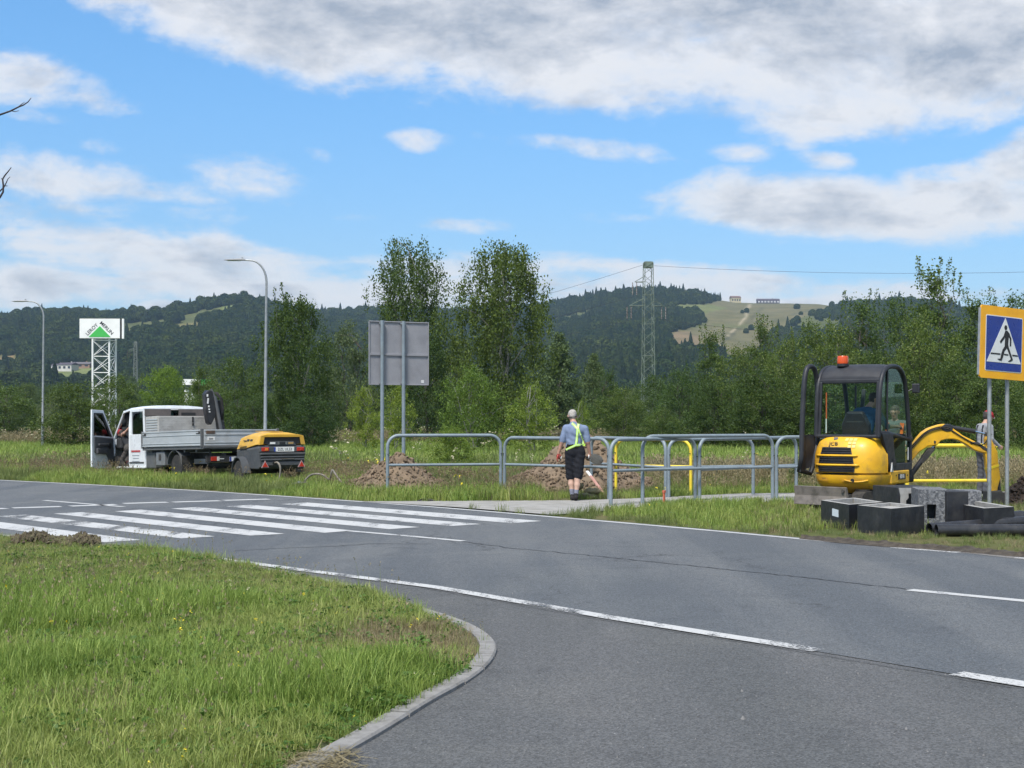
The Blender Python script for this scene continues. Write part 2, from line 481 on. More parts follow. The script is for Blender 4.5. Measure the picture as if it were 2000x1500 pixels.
# ------------------------------------------------------------------ asphalt
def asphalt(name, base, spots, crack):
    m_, t, out = newmat(name)
    b = t.node('ShaderNodeBsdfPrincipled'); t.l.new(b.outputs[0], out.inputs[0])
    pos = t.node('ShaderNodeNewGeometry').outputs['Position']
    grain = t.noise(pos, 130.0, 3, .7)
    vor = t.node('ShaderNodeTexVoronoi'); t.put(vor.inputs['Vector'], pos); vor.inputs['Scale'].default_value = 85.0
    stone = t.ss(vor.outputs['Color'], .0, 1.0, .54, 1.52, 'LINEAR')
    c = t.mix(1.0, base, stone, 'MULTIPLY')
    c = t.mix(t.ss(grain, .35, .7), c, t.mix(1.0, c, (1.45, 1.45, 1.45), 'MULTIPLY'))
    # wear: tyre lanes along the road and cloudy patches
    along = t.mapping(pos, (1, .10, 1), rot=(0, 0, R(-39)))
    lane = t.noise(along, .9, 4, .55)
    c = t.mix(t.ss(lane, .38, .60, 0, .95), c, t.mix(1.0, c, spots, 'MULTIPLY'))
    patch = t.noise(pos, .55, 6, .6, .6)
    c = t.mix(t.ss(patch, .46, .72, 0, .8), c, t.mix(1.0, c, (1.25, 1.22, 1.16), 'MULTIPLY'))
    stain = t.noise(pos, 1.7, 5, .6, .4)
    c = t.mix(t.ss(stain, .56, .74, 0, .55), c, t.mix(1.0, c, (.62, .62, .64), 'MULTIPLY'))
    white = t.node('ShaderNodeTexVoronoi'); t.put(white.inputs['Vector'], pos); white.inputs['Scale'].default_value = 9.0
    c = t.mix(t.ss(white.outputs['Distance'], .035, .055, .8, 0), c, (.34, .33, .32))
    if crack:
        cn = t.node('ShaderNodeTexVoronoi', feature='DISTANCE_TO_EDGE')
        t.put(cn.inputs['Vector'], t.vm('ADD', t.mapping(pos, (1, .35, 1), rot=(0, 0, R(-39))), t.noise(pos, 2.0, 6, .7, out=1))); cn.inputs['Scale'].default_value = .42
        cm = t.m('MULTIPLY', t.ss(cn.outputs['Distance'], .004, .010, 1, 0), t.ss(t.noise(pos, .35, 3), .52, .6))
        c = t.mix(t.m('MULTIPLY', cm, .6), c, (.025, .025, .026))
    t.put(b.inputs['Base Color'], c)
    b.inputs['Roughness'].default_value = .82; b.inputs['Specular IOR Level'].default_value = .35
    bn = t.node('ShaderNodeBump'); bn.inputs['Distance'].default_value = .004
    t.put(bn.inputs['Height'], t.m('ADD', vor.outputs['Distance'], grain)); t.l.new(bn.outputs[0], b.inputs['Normal'])
    return m_
M_ROAD = asphalt('asphalt_main', (.088, .094, .099), (.76, .79, .83), True)
M_SIDE = asphalt('asphalt_junction', (.080, .0815, .083), (.84, .86, .86), False)

FAR_EDGE = [G(*p) for p in ((0, 938), (180, 947), (360, 957), (540, 968.5), (720, 981), (885, 993.5), (1050, 1007.5), (1200, 1020), (1400, 1037.5), (1640, 1060), (1850, 1078), (2000, 1090))]
NEAR_EDGE = [G(*p) for p in ((0, 1043), (230, 1068), (375, 1085), (600, 1115), (850, 1147), (1000, 1173), (1200, 1208), (1400, 1240), (1600, 1271), (2000, 1338))]
def extend(pts, d0, d1):
    a = (pts[0] - pts[1]).normalized(); b_ = (pts[-1] - pts[-2]).normalized()
    pre = [pts[0] + Matrix.Rotation(R(.055 * k * k * .12), 3, 'Z') @ a * k for k in (d0, d0 * .66, d0 * .33)]
    return pre + pts + [pts[-1] + b_ * d1 * .5, pts[-1] + b_ * d1]
FE = extend(FAR_EDGE, 60, 14); NE = extend(NEAR_EDGE, 60, 10)
def resample(pts, n):
    L = [0]
    for a, b_ in zip(pts[:-1], pts[1:]): L.append(L[-1] + (b_ - a).length)
    o = []
    for s_ in np.linspace(0, L[-1], n):
        i = min(max(int(np.searchsorted(L, s_)) - 1, 0), len(pts) - 2)
        f = (s_ - L[i]) / (L[i + 1] - L[i]); o.append(pts[i].lerp(pts[i + 1], f))
    return o
def ribbon(name, a, b_, z, mat, parent, n=60):
    a = resample(a, n); b_ = resample(b_, n)
    mb = MB(); vs = [(p.x, p.y, z) for p in a] + [(p.x, p.y, z) for p in b_]
    mb.add(vs, [(i, i + 1, n + i + 1, n + i) for i in range(n - 1)])
    return mb.build(name, mat, parent)
def offset_line(pts, d):
    o = []
    for i, p in enumerate(pts):
        t_ = (pts[min(i + 1, len(pts) - 1)] - pts[max(i - 1, 0)]).normalized()
        o.append(p + Vector((-t_.y, t_.x, 0)) * d)
    return o
# main carriageway, its far shoulder just outside the white edge line
road = ribbon('road', offset_line(FE, .16), offset_line(NE, -.02), 0.0, M_ROAD, None, 90)
tag(road, kind='structure')
# side road joining from below and from the right
sd = MB()
ne = offset_line(NE, -.02)
lo_ = [(-60, -12), (60, -12)]
poly = [(p.x, p.y) for p in ne[1:]] + [(40, -20), (-30, -20), (-30, 30)]
sd.add([(x, y, -.004) for x, y in poly], [tuple(range(len(poly)))])
side_road = sd.build('junction_road', M_SIDE); tag(side_road, kind='structure')
# crushed gravel shoulder at the far right
# ------------------------------------------------------------------ paint
def paint(name, wear):
    m_, t, out = newmat(name)
    b = t.node('ShaderNodeBsdfPrincipled')
    pos = t.node('ShaderNodeNewGeometry').outputs['Position']
    n_ = t.noise(pos, 38, 6, .75); n2_ = t.noise(t.mapping(pos, (1, .25, 1), rot=(0, 0, R(-39))), 2.6, 5, .6)
    c = t.mix(t.ss(n_, .35, .75), (.47, .475, .47), (.37, .375, .37))
    c = t.mix(t.ss(n2_, .42, .72, 0, .55), c, (.31, .32, .33))
    t.put(b.inputs['Base Color'], c); b.inputs['Roughness'].default_value = .7
    tr = t.node('ShaderNodeBsdfTransparent')
    mx = t.node('ShaderNodeMixShader')
    hole = t.ss(t.m('MULTIPLY_ADD', n2_, .55, t.m('MULTIPLY', n_, .55)), .535 + .14 * (1 - wear), .60 + .16 * (1 - wear))
    t.put(mx.inputs[0], hole); t.l.new(b.outputs[0], mx.inputs[1]); t.l.new(tr.outputs[0], mx.inputs[2]); t.l.new(mx.outputs[0], out.inputs[0])
    return m_
M_PAINT = paint('road_paint', .56); M_PAINT_WORN = paint('road_paint_worn', .95); M_PAINT_NEW = paint('road_paint_fresh', .1)
def quad_part(name, px4, mat, parent, z=.004):
    mb = MB(); vs = [G(x, y) for x, y in px4]
    mb.add([(p.x, p.y, z) for p in vs], [(0, 1, 2, 3)])
    return mb.build(name, mat, parent)
STRIPES = [
    [(600, 981.8), (1058, 1018), (1001, 1022.3), (548, 984.8)], [(490, 986.4), (940, 1024), (882, 1027.8), (441, 989.2)],
    [(385, 990.8), (820, 1030), (760, 1033.9), (334, 993.6)], [(276, 995.8), (690, 1036.6), (634, 1041), (224, 999)],
    [(161, 1000.6), (556, 1043), (490, 1046.6), (105, 1003.6)], [(50, 1005.6), (420, 1048), (354, 1052), (-6, 1008.6)],
    [(-62, 1012), (275, 1055), (205, 1059.6), (-122, 1016)]]
for i, q in enumerate(STRIPES):
    quad_part('zebra_stripe', q, M_PAINT if i != 5 else M_PAINT_WORN, road)
def line_part(name, pts, width, mat, parent, z=.004, n=40):
    return ribbon(name, offset_line(pts, width / 2), offset_line(pts, -width / 2), z, mat, parent, n)
line_part('edge_line', FE[:3] + FAR_EDGE[:10], .13, M_PAINT_NEW, road, n=80)
NE_L = [p for p in NEAR_EDGE[2:]]
line_part('edge_line', resample(NEAR_EDGE[2:9], 40), .16, M_PAINT_WORN, road, .005, 60)
line_part('edge_line', [G(1868, 1316), G(2000, 1337), G(2000, 1337) + (G(2000, 1337) - G(1868, 1316)) * 3], .17, M_PAINT_WORN, road, .005)
line_part('centre_line', [G(680, 1037), G(790, 1046.5), G(905, 1057)], .13, M_PAINT, road)
line_part('centre_line', [G(1776, 1152.5), G(2000, 1174), G(2300, 1203)], .15, M_PAINT, road)
line_part('centre_line', [G(86, 977.5), G(241, 990)], .13, M_PAINT_NEW, road)
line_part('edge_line', [G(1742, 1069.5), G(1872, 1079.5)], .13, M_PAINT_WORN, road)
line_part('edge_line', [G(1984, 1089.5), G(2100, 1098)], .13, M_PAINT_WORN, road)
for a, b_ in (((-6, 994), (12, 993.2)), ((25, 992.4), (119, 989.6)), ((137, 988.8), (226, 985.6)), ((241, 983.6), (327, 981.2)), ((338, 981), (429, 978.2)), ((437, 977.6), (525, 975))):
    line_part('stop_line', [G(*a), G(*b_)], .3, M_PAINT_NEW, road, n=6)
# resurfacing seam between carriageway and junction, and a long crack
crk = [G(905, 1058.5), G(1000, 1071), G(1130, 1083), G(1260, 1096), G(1400, 1110.5), G(1540, 1125), G(1700, 1143), G(1775, 1151)]
crk = [p + Vector((rnd.uniform(-.03, .03), rnd.uniform(-.03, .03), 0)) for p in resample(crk, 70)]
M_CRACK = flat('crack_tar', (.022, .022, .024), .8)
line_part('crack', crk, .022, M_CRACK, road, .004, 70)
crk2 = [G(460, 1076), G(560, 1071), G(640, 1068), G(730, 1062), G(840, 1063)]
line_part('crack', [p + Vector((rnd.uniform(-.04, .04), rnd.uniform(-.04, .04), 0)) for p in resample(crk2, 40)], .02, M_CRACK, road, .004, 40)
seam = [p + Vector((rnd.uniform(-.012, .012), rnd.uniform(-.012, .012), 0)) for p in resample(offset_line(NEAR_EDGE[4:], -.13), 60)]
line_part('seam', seam, .010, flat('seam_tar', (.045, .045, .046), .85), side_road, .003, 60)

# ------------------------------------------------------------------ kerb of the near lawn
KO = [G(*p) for p in ((140, 1058), (230, 1069.5), (400, 1091), (560, 1118), (700, 1150), (787, 1180), (880, 1207), (928, 1225), (957, 1244), (973, 1265), (964, 1289), (944, 1311), (903, 1340), (849, 1368), (799, 1400), (736, 1439), (665, 1479), (560, 1540))]
M_KERB = pm('kerb_concrete', (.235, .23, .22), (.185, .18, .172), 14, .85, bump=.003, bscale=80, dirt=(.12, .11, .09), dscale=5, damt=.5, coord='Object')
kerb = bpy.data.objects.new('kerb', None); link(kerb); tag(kerb, kind='structure')
ko = chaikin(KO, 2)
ki = offset_line(ko, -.118)
# pick the joints: long stones on the straights, short ones round the bend
L = [0]
for a, b_ in zip(ko[:-1], ko[1:]): L.append(L[-1] + (b_ - a).length)
def on(pts, s_):
    i = min(max(int(np.searchsorted(L, s_)) - 1, 0), len(pts) - 2)
    return pts[i].lerp(pts[i + 1], (s_ - L[i]) / max(L[i + 1] - L[i], 1e-6))
s_ = 0.0
while s_ < L[-1] - .3:
    y_ = on(ko, s_).y
    ln = .5 if 8.9 < y_ < 11.6 else 1.0
    e_ = min(s_ + ln, L[-1])
    ns = 4
    top = .024 + rnd.uniform(-.003, .003)
    rings = []
    for q in range(ns + 1):
        sq = s_ + .010 + (e_ - s_ - .020) * q / ns
        o_, i_ = on(ko, sq), on(ki, sq)
        c_ = (o_ - i_).normalized() * .012
        rings.append([(o_.x, o_.y, -.05), (o_.x, o_.y, top - .012), (o_.x - c_.x, o_.y - c_.y, top), (i_.x, i_.y, top), (i_.x, i_.y, -.05)])
    MB().loft(rings).build('kerb_stone', M_KERB, kerb)
    s_ = e_
# lawn sheet inside the kerb
M_SOIL = pm('lawn_soil', (.055, .075, .022), (.095, .085, .045), 5, .95, bump=.02, bscale=25)
lawn_poly = [(p.x, p.y) for p in ki] + [(-3.5, 3.0), (-14, 3.0), (-30, 30), (-12, 24.2)] + []
lp = [(p.x, p.y) for p in ki] + [(-1.6, 4.0), (-9, 4.0), (-9, 20.0), (-7.2, 19.4)]
lm = MB(); lm.add([(x, y, .004) for x, y in lp], [tuple(range(len(lp)))])
lawn = lm.build('lawn', M_SOIL); tag(lawn, kind='structure')
LAWN_POLY = lp
# pale pavement at the far left end of the lawn
M_PAVE = pm('pavement_concrete', (.30, .29, .27), (.24, .235, .22), 3, .9, bump=.002, bscale=60, dirt=(.16, .15, .12), dscale=1.5, damt=.6, coord='Object')
pv = MB(); pp = [G(-40, 1044), G(62, 1048), G(40, 1059), G(-60, 1062)]
pv.add([(p.x, p.y, .012) for p in pp], [(0, 1, 2, 3)]); tag(pv.build('pavement', M_PAVE), kind='structure')

# ------------------------------------------------------------------ pavement across the road, leading away between the railings
PATH_POLY = [(-2.95, 27.95), (-1.0, 26.1), (.68, 24.0), (1.5, 24.9), (3.2, 27.4), (9, 28.3), (17, 29.2), (17, 32.2), (9, 31.6), (5, 31.0), (2.3, 28.9), (1.1, 28.3), (-1, 28.15)]
pv = MB(); pv.add([(x, y, .012) for x, y in PATH_POLY], [tuple(range(len(PATH_POLY)))])
tag(pv.build('pavement', M_PAVE), kind='structure')
# grass verge sheet beyond the road (colour bands of sown, mown and dry grass)
m_vg, t, out = newmat('verge_soil')
b = t.node('ShaderNodeBsdfPrincipled'); t.l.new(b.outputs[0], out.inputs[0]); b.inputs['Roughness'].default_value = .95; b.inputs['Specular IOR Level'].default_value = .1
pos = t.node('ShaderNodeNewGeometry').outputs['Position']
c = t.mix(t.ss(t.noise(pos, .35, 6, .6), .35, .65), (.075, .095, .03), (.13, .115, .055))
c = t.mix(t.ss(t.noise(pos, 3.0, 6, .65), .35, .7, 0, .6), c, (.05, .06, .02))
t.put(b.inputs['Base Color'], c)
fe = offset_line(FE, .17)
vg = MB()
vp = [(p.x, p.y) for p in fe] + [(60, 20), (60, 120), (-70, 120)]
vg.add([(x, y, -.008) for x, y in vp], [tuple(range(len(vp)))])
verge = vg.build('verge', m_vg); tag(verge, kind='structure')
# churned mud along the road edge beside the building site
M_MUD = pm('mud', (.045, .036, .027), (.085, .07, .052), 9, .9, bump=.03, bscale=30)
mud_pts = [G(1560, 1053), G(1640, 1061), G(1720, 1068), G(1800, 1073), G(1880, 1079), G(1960, 1086), G(2060, 1094)]
mp = resample(mud_pts, 60)
rng = np.random.default_rng(5)
vs, fs = [], []
for i, p in enumerate(mp):
    wd = .16 + .5 * math.sin(math.pi * i / 59) ** .5 * (.7 + .3 * math.sin(i * .7))
    for j in range(9):
        f_ = j / 8
        q = p + Vector((.55, .62, 0)).normalized() * (f_ * wd + rng.uniform(-.02, .02))
        vs.append((q.x, q.y, .004 + .035 * math.sin(math.pi * f_) * rng.uniform(.2, 1.6)))
for i in range(59):
    for j in range(8): fs.append((i * 9 + j, i * 9 + j + 1, (i + 1) * 9 + j + 1, (i + 1) * 9 + j))
mudo = mesh_np('mud', vs, fs, M_MUD, smooth=True); tag(mudo, kind='structure')
# gravel patch on the shoulder
M_GRAVEL = pm('gravel', (.26, .25, .235), (.12, .115, .11), 60, .9, bump=.02, bscale=90)
gv = MB(); gp = [G(1735, 1068.5), G(1800, 1071), G(1900, 1077), G(2060, 1088), G(2060, 1099), G(1980, 1091), G(1890, 1081), G(1790, 1073.5)]
gv.add([(p.x, p.y, .0035) for p in gp], [tuple(range(len(gp)))]); tag(gv.build('gravel_patch', M_GRAVEL), kind='structure')
# ================================================================== VEGETATION
def leafmat(name, dark, light, trans=.35, gloss=.05, huevar=.25, tip=None):
    m_, t, out = newmat(name)
    geo = t.node('ShaderNodeNewGeometry'); oi = t.node('ShaderNodeObjectInfo')
    ri = geo.outputs['Random Per Island']
    c = t.mix(t.ss(ri, 0, 1, 0, 1, 'LINEAR'), dark, light)
    if tip is not None: c = t.mix(t.ss(ri, .93, .96, 0, .8), c, tip)
    var = t.mix(oi.outputs['Random'], (1 - huevar, 1 - huevar * .7, 1 - huevar * .4), (1 + huevar, 1 + huevar * .6, 1 + huevar * .2))
    c = t.mix(1.0, c, var, 'MULTIPLY')
    d = t.node('ShaderNodeBsdfDiffuse'); t.put(d.inputs[0], c)
    tr = t.node('ShaderNodeBsdfTranslucent'); t.put(tr.inputs[0], t.mix(1.0, c, (1.25, 1.3, .7), 'MULTIPLY'))
    mx = t.node('ShaderNodeMixShader'); mx.inputs[0].default_value = trans
    t.l.new(d.outputs[0], mx.inputs[1]); t.l.new(tr.outputs[0], mx.inputs[2])
    sh = mx.outputs[0]
    if gloss:
        gl = t.node('ShaderNodeBsdfGlossy'); gl.inputs['Roughness'].default_value = .42; t.put(gl.inputs[0], (.9, .95, .9))
        fr = t.node('ShaderNodeFresnel'); fr.inputs[0].default_value = 1.4
        mg = t.node('ShaderNodeMixShader'); t.put(mg.inputs[0], t.m('MULTIPLY', fr.outputs[0], gloss))
        t.l.new(sh, mg.inputs[1]); t.l.new(gl.outputs[0], mg.inputs[2]); sh = mg.outputs[0]
    t.l.new(sh, out.inputs[0])
    return m_
M_BIRCH = leafmat('birch_leaves', (.044, .074, .020), (.112, .160, .044), .34)
M_BIRCH2 = leafmat('pale_birch_leaves', (.105, .160, .030), (.225, .300, .065), .38)
M_SHRUB = leafmat('alder_leaves', (.048, .084, .024), (.140, .200, .056), .36, tip=(.23, .27, .13))
M_WILLOW = leafmat('willow_leaves', (.070, .098, .042), (.160, .200, .090), .30)
M_MAPLE = leafmat('maple_leaves', (.11, .17, .022), (.22, .31, .05), .35)
M_DARK = leafmat('dark_leaves', (.034, .062, .020), (.095, .142, .040), .30)
M_PINE = leafmat('conifer_needles', (.062, .096, .040), (.150, .200, .080), .24)
M_BARK_W = pm('birch_bark', (.22, .215, .195), (.06, .055, .05), 5, .85, stretch=(1, 1, .35), lo=.55, hi=.66)
M_BARK = pm('grey_bark', (.085, .075, .06), (.05, .044, .036), 8, .9, bump=.01)
M_TWIG = pm('twig_bark', (.030, .025, .030), (.045, .038, .04), 20, .8)

def leaf_quads(C, D, S, rng, width=.62):
    """rhombic leaves: centres C, tip directions D (n,3), lengths S"""
    n = len(C)
    D = D / np.linalg.norm(D, axis=1, keepdims=True)
    Rv = rng.normal(size=(n, 3)); Sd = np.cross(D, Rv); Sd /= np.linalg.norm(Sd, axis=1, keepdims=True) + 1e-9
    S = S[:, None]
    a = C - D * S * .5; b_ = C + Sd * S * width * .5; c_ = C + D * S * .5; d_ = C - Sd * S * width * .5
    V = np.stack([a, b_, c_, d_], 1).reshape(-1, 3)
    return V, np.arange(n * 4, dtype=np.int32).reshape(-1, 4)
def crown_points(rng, nclump, profile, zb, H, W, shell=.55, lobes=0):
    """clump centres in a crown whose half-width at relative height t is profile(t)"""
    pts = []
    ph = rng.uniform(0, 6.28, 6)
    while len(pts) < nclump:
        t = rng.uniform(0, 1); a = rng.uniform(0, 2 * math.pi)
        r = profile(t) * W / 2
        r *= 1 + .22 * math.sin(3 * a + ph[0] + 5 * t) + .16 * math.sin(5 * a + ph[1] - 9 * t) + .12 * math.sin(8 * a + 13 * t + ph[2])
        q = rng.uniform(0, 1) ** shell
        if rng.uniform() > (profile(t) + .15): continue
        pts.append((q * r * math.cos(a), q * r * math.sin(a), zb + t * (H - zb)))
    return np.array(pts)
def tree_mesh(seed, H, W, zb, profile, nclump, per, leaf, spread, droop=0.0, trunk_r=.12, stems=1, bark=None, leafm=None, lean=.0, shell=.55, sprigs=0, stem_spread=.25, trunk_top=.85):
    """returns (trunk mesh data, crown mesh data)"""
    rng = np.random.default_rng(seed)
    cp = crown_points(rng, nclump, profile, zb, H, W, shell)
    mb = MB(); tops = []
    for s_ in range(stems):
        a = rng.uniform(0, 6.28); d = W * stem_spread * (0 if stems == 1 else rng.uniform(.4, 1))
        base = Vector((math.cos(a) * .6 * trunk_r * (stems > 1), math.sin(a) * .6 * trunk_r * (stems > 1), -.1))
        tx, ty = math.cos(a) * d, math.sin(a) * d
        hh = H * trunk_top * rng.uniform(.85, 1.0)
        pts = [base.lerp(Vector((tx, ty, hh)), k / 7) + Vector((rng.normal() * .012 * H * (k > 0), rng.normal() * .012 * H * (k > 0), 0)) for k in range(8)]
        mb.tube(pts, [trunk_r * (1 - .86 * k / 7) / (1 + .25 * (stems - 1)) for k in range(8)], 7)
        tops.append(pts)
    # limbs reach out to some of the clumps
    nl = min(len(cp), 22)
    for i in rng.choice(len(cp), nl, replace=False):
        p = Vector(cp[i]); st = tops[rng.integers(len(tops))]
        zj = max(.12 * H, p.z - rng.uniform(.1, .25) * H)
        k = min(range(8), key=lambda q: abs(st[q].z - zj))
        j = st[k]; mid = j.lerp(p, .55) + Vector((0, 0, .05 * H))
        mb.tube([j, mid, p], [trunk_r * .28, trunk_r * .16, trunk_r * .05], 4, cap=False)
    tm = mb
    # leaves
    n = nclump * per
    ci = np.repeat(np.arange(nclump), per)
    cs = rng.uniform(.6, 1.35, nclump)[ci]
    off = rng.normal(size=(n, 3)) * spread * cs[:, None] * np.array([1, 1, .75])
    if droop:
        hang = rng.uniform(0, 1, n) ** 1.0 * droop
        off[:, 2] -= hang; off[:, :2] *= (1 - .45 * (hang / droop))[:, None]
    C = cp[ci] + off
    if sprigs:      # thin leafy leaders that stick out of the top
        ex = []
        for q in range(sprigs):
            t0 = cp[rng.integers(nclump)]
            t0 = np.array([t0[0] * .8, t0[1] * .8, zb + (H - zb) * rng.uniform(.72, .9)])
            L_ = H * rng.uniform(.10, .26); dx = rng.normal(size=2) * .12 * L_
            m_ = int(24 * L_ / max(leaf * 4, .1))
            f_ = rng.uniform(0, 1, m_)
            ex.append(np.stack([t0[0] + dx[0] * f_, t0[1] + dx[1] * f_, t0[2] + L_ * f_], 1) + rng.normal(size=(m_, 3)) * (.05 + .18 * (1 - f_))[:, None] * L_ * .45)
            st = tops[rng.integers(len(tops))]; jn = min(st, key=lambda q_: abs(q_.z - (t0[2] - .15 * H)))
            mb.tube([jn, Vector(t0), Vector(t0) + Vector((dx[0], dx[1], L_))], [trunk_r * .16, trunk_r * .12, .006], 4, cap=False)
        C = np.vstack([C] + ex)
    C[:, 2] = np.maximum(C[:, 2], .05)
    D = rng.normal(size=C.shape) * np.array([1, 1, .6])
    D[:, 2] -= (.5 if not droop else 1.3)
    S = leaf * rng.uniform(.6, 1.35, len(C))
    V, Fq = leaf_quads(C, D, S, rng)
    tro = tm.build('trunk', bark or M_BARK, None, smooth='all'); COL.objects.unlink(tro)
    cro = mesh_np('crown', V, Fq, leafm, parent='none')
    return tro, cro
P_OVAL = lambda t: max(0, math.sin(math.pi * (.08 + .92 * t) ** .85)) ** .7
P_BUSH = lambda t: max(.02, (1 - t ** 2.4)) ** .6 * (.75 + .25 * min(1, t * 5))
P_CONE = lambda t: max(.04, (1 - t) ** .8 * (.55 + .45 * min(1, t * 6)))
P_BIRCH = lambda t: max(.05, (math.sin(math.pi * min(1, (.10 + .86 * t))) ** .8)) * (1 - .25 * t)
P_COL = lambda t: max(.06, (.55 + .45 * math.sin(math.pi * t ** .8))) * (1 - .72 * max(0, t - .45) / .55)
P_COL2 = lambda t: max(.10, (.78 + .22 * math.sin(math.pi * t)) * (1 - .55 * max(0, t - .6) / .4))
P_LOBE = lambda t: max(.08, math.sin(math.pi * (.12 + .80 * t)) ** .6)
P_LOBE2 = lambda t: max(.08, (.62 + .38 * math.sin(math.pi * t)) * (1 - .62 * max(0, t - .5) / .5))
P_ROUND = lambda t: max(.05, math.sqrt(max(0, 1 - (2 * t - 1) ** 2)))
SPEC = {
    # height, width, crown base -> meshes built at real size
    'birch_tall_a': dict(seed=1, H=12.5, W=5.8, zb=3.4, profile=P_LOBE, nclump=300, per=80, leaf=.15, spread=.24, droop=1.5, trunk_r=.17, stems=3, bark=M_BARK_W, leafm=M_BIRCH, shell=.5, stem_spread=.24),
    'birch_tall_b': dict(seed=2, H=12.0, W=6.6, zb=1.0, profile=P_LOBE, nclump=460, per=84, leaf=.15, spread=.27, droop=1.25, trunk_r=.19, stems=3, bark=M_BARK_W, leafm=M_BIRCH, shell=.5),
    'birch_tall_c': dict(seed=3, H=8.8, W=5.2, zb=.2, profile=P_COL2, nclump=430, per=84, leaf=.12, spread=.2, droop=.8, trunk_r=.14, stems=3, bark=M_BARK_W, leafm=M_BIRCH, shell=.5, sprigs=5),
    'birch_young_a': dict(seed=4, H=5.0, W=4.2, zb=.6, profile=P_OVAL, nclump=150, per=80, leaf=.10, spread=.22, droop=.3, trunk_r=.08, stems=4, bark=M_BARK_W, leafm=M_BIRCH2, shell=.45, sprigs=3),
    'birch_young_b': dict(seed=5, H=5.2, W=3.0, zb=.5, profile=P_OVAL, nclump=110, per=76, leaf=.10, spread=.2, droop=.35, trunk_r=.07, stems=3, bark=M_BARK_W, leafm=M_BIRCH2, shell=.5, sprigs=3),
    'alder_a': dict(seed=6, H=8.0, W=5.4, zb=.1, profile=P_BUSH, nclump=185, per=100, leaf=.13, spread=.27, trunk_r=.10, stems=4, leafm=M_SHRUB, shell=.4, sprigs=9),
    'alder_b': dict(seed=7, H=7.2, W=5.8, zb=.1, profile=P_OVAL, nclump=185, per=100, leaf=.13, spread=.28, trunk_r=.10, stems=4, leafm=M_SHRUB, shell=.4, sprigs=8),
    'alder_c': dict(seed=8, H=8.6, W=4.4, zb=.1, profile=P_COL, nclump=175, per=95, leaf=.13, spread=.26, trunk_r=.10, stems=3, leafm=M_SHRUB, shell=.45, sprigs=10),
    'dark_broadleaf': dict(seed=9, H=7.5, W=6.0, zb=.1, profile=P_BUSH, nclump=185, per=100, leaf=.14, spread=.3, trunk_r=.12, stems=3, leafm=M_DARK, shell=.4, sprigs=4),
    'willow': dict(seed=10, H=7.4, W=5.8, zb=.2, profile=P_OVAL, nclump=200, per=90, leaf=.13, spread=.27, droop=.4, trunk_r=.14, stems=3, leafm=M_WILLOW, shell=.4),
    'maple': dict(seed=12, H=8.4, W=8.0, zb=1.4, profile=P_ROUND, nclump=170, per=80, leaf=.24, spread=.42, trunk_r=.22, leafm=M_MAPLE, shell=.34),
    'conifer': dict(seed=13, H=9.5, W=5.6, zb=.3, profile=P_CONE, nclump=230, per=80, leaf=.17, spread=.28, droop=.25, trunk_r=.15, leafm=M_PINE, shell=.4),
    'round_bush': dict(seed=14, H=1.5, W=2.0, zb=.02, profile=P_BUSH, nclump=160, per=80, leaf=.05, spread=.09, trunk_r=.03, stems=5, leafm=M_BIRCH2, shell=.38),
    'low_bush': dict(seed=15, H=1.2, W=1.6, zb=.02, profile=P_OVAL, nclump=90, per=50, leaf=.055, spread=.10, trunk_r=.02, stems=5, leafm=M_SHRUB, shell=.5, sprigs=3),
}
TREES = {k: tree_mesh(**v) for k, v in SPEC.items()}
for k, (tro, cro) in TREES.items():           # true outer size of each crown
    co = np.empty(len(cro.data.vertices) * 3, np.float32); cro.data.vertices.foreach_get('co', co); co = co.reshape(-1, 3)
    SPEC[k]['H'] = float(np.percentile(co[:, 2], 99.97)); SPEC[k]['W'] = 2 * float(np.percentile(np.hypot(co[:, 0], co[:, 1]), 97.5))
def plant(kind, name, label, cat, px, Y, top, wpx, group=None, rz=None, basez=-.02):
    """a tree standing at distance Y, seen at photo column px, its top at photo row top, wpx photo pixels wide"""
    tro, cro = TREES[kind]; sp = SPEC[kind]
    H = EYE - (top - HY) * Y / F - basez
    sx = wpx * Y / F / sp['W']; sz = H / sp['H']
    th = thing(name, label, cat, (Xat(px, Y), Y, basez), rnd.uniform(0, 6.28) if rz is None else rz, group)
    th.scale = (sx, sx, sz)
    for src in (tro, cro):
        c = src.copy(); link(c, th)
    return th

GT = 'trees and shrubs behind the verge'
# --- behind the truck, from the left
plant('alder_b', 'alder_tree', 'dark green leafy tree cut by the left picture edge beside the shorter street lamp', 'tree', 8, 92, 742, 190, GT)
plant('dark_broadleaf', 'broadleaf_shrub', 'large dark green bush right behind the open white truck door', 'tree', 140, 74, 744, 165, GT)
plant('alder_a', 'alder_tree', 'dark tree under the billboard mast, behind the truck windscreen', 'tree', 225, 84, 728, 160, GT)
plant('dark_broadleaf', 'broadleaf_shrub', 'low dark green bush seen over the cab roof of the white truck', 'tree', 318, 76, 774, 150, GT)
plant('maple', 'maple_tree', 'bright yellow-green round-crowned tree above the truck roof', 'tree', 322, 170, 712, 96, GT)
plant('alder_c', 'alder_tree', 'slim dark tree just left of the black loading crane', 'tree', 392, 86, 704, 90, GT)
plant('alder_a', 'alder_tree', 'broad dark green tree between the loading crane and the taller street lamp', 'tree', 455, 80, 690, 150, GT)
plant('alder_b', 'alder_tree', 'low dark alder filling the gap under the lamp beside the tall birch', 'tree', 405, 92, 722, 120, GT)
plant('dark_broadleaf', 'broadleaf_shrub', 'dark shrub at the foot of the birch beside the taller street lamp', 'tree', 505, 74, 765, 120, GT)
plant('birch_tall_c', 'birch_tree', 'tall narrow twin-topped birch standing just right of the taller street lamp', 'tree', 577, 78, 557, 185, GT)
plant('dark_broadleaf', 'broadleaf_shrub', 'dark bush at the foot of the twin-topped birch', 'tree', 600, 73, 770, 130, GT)
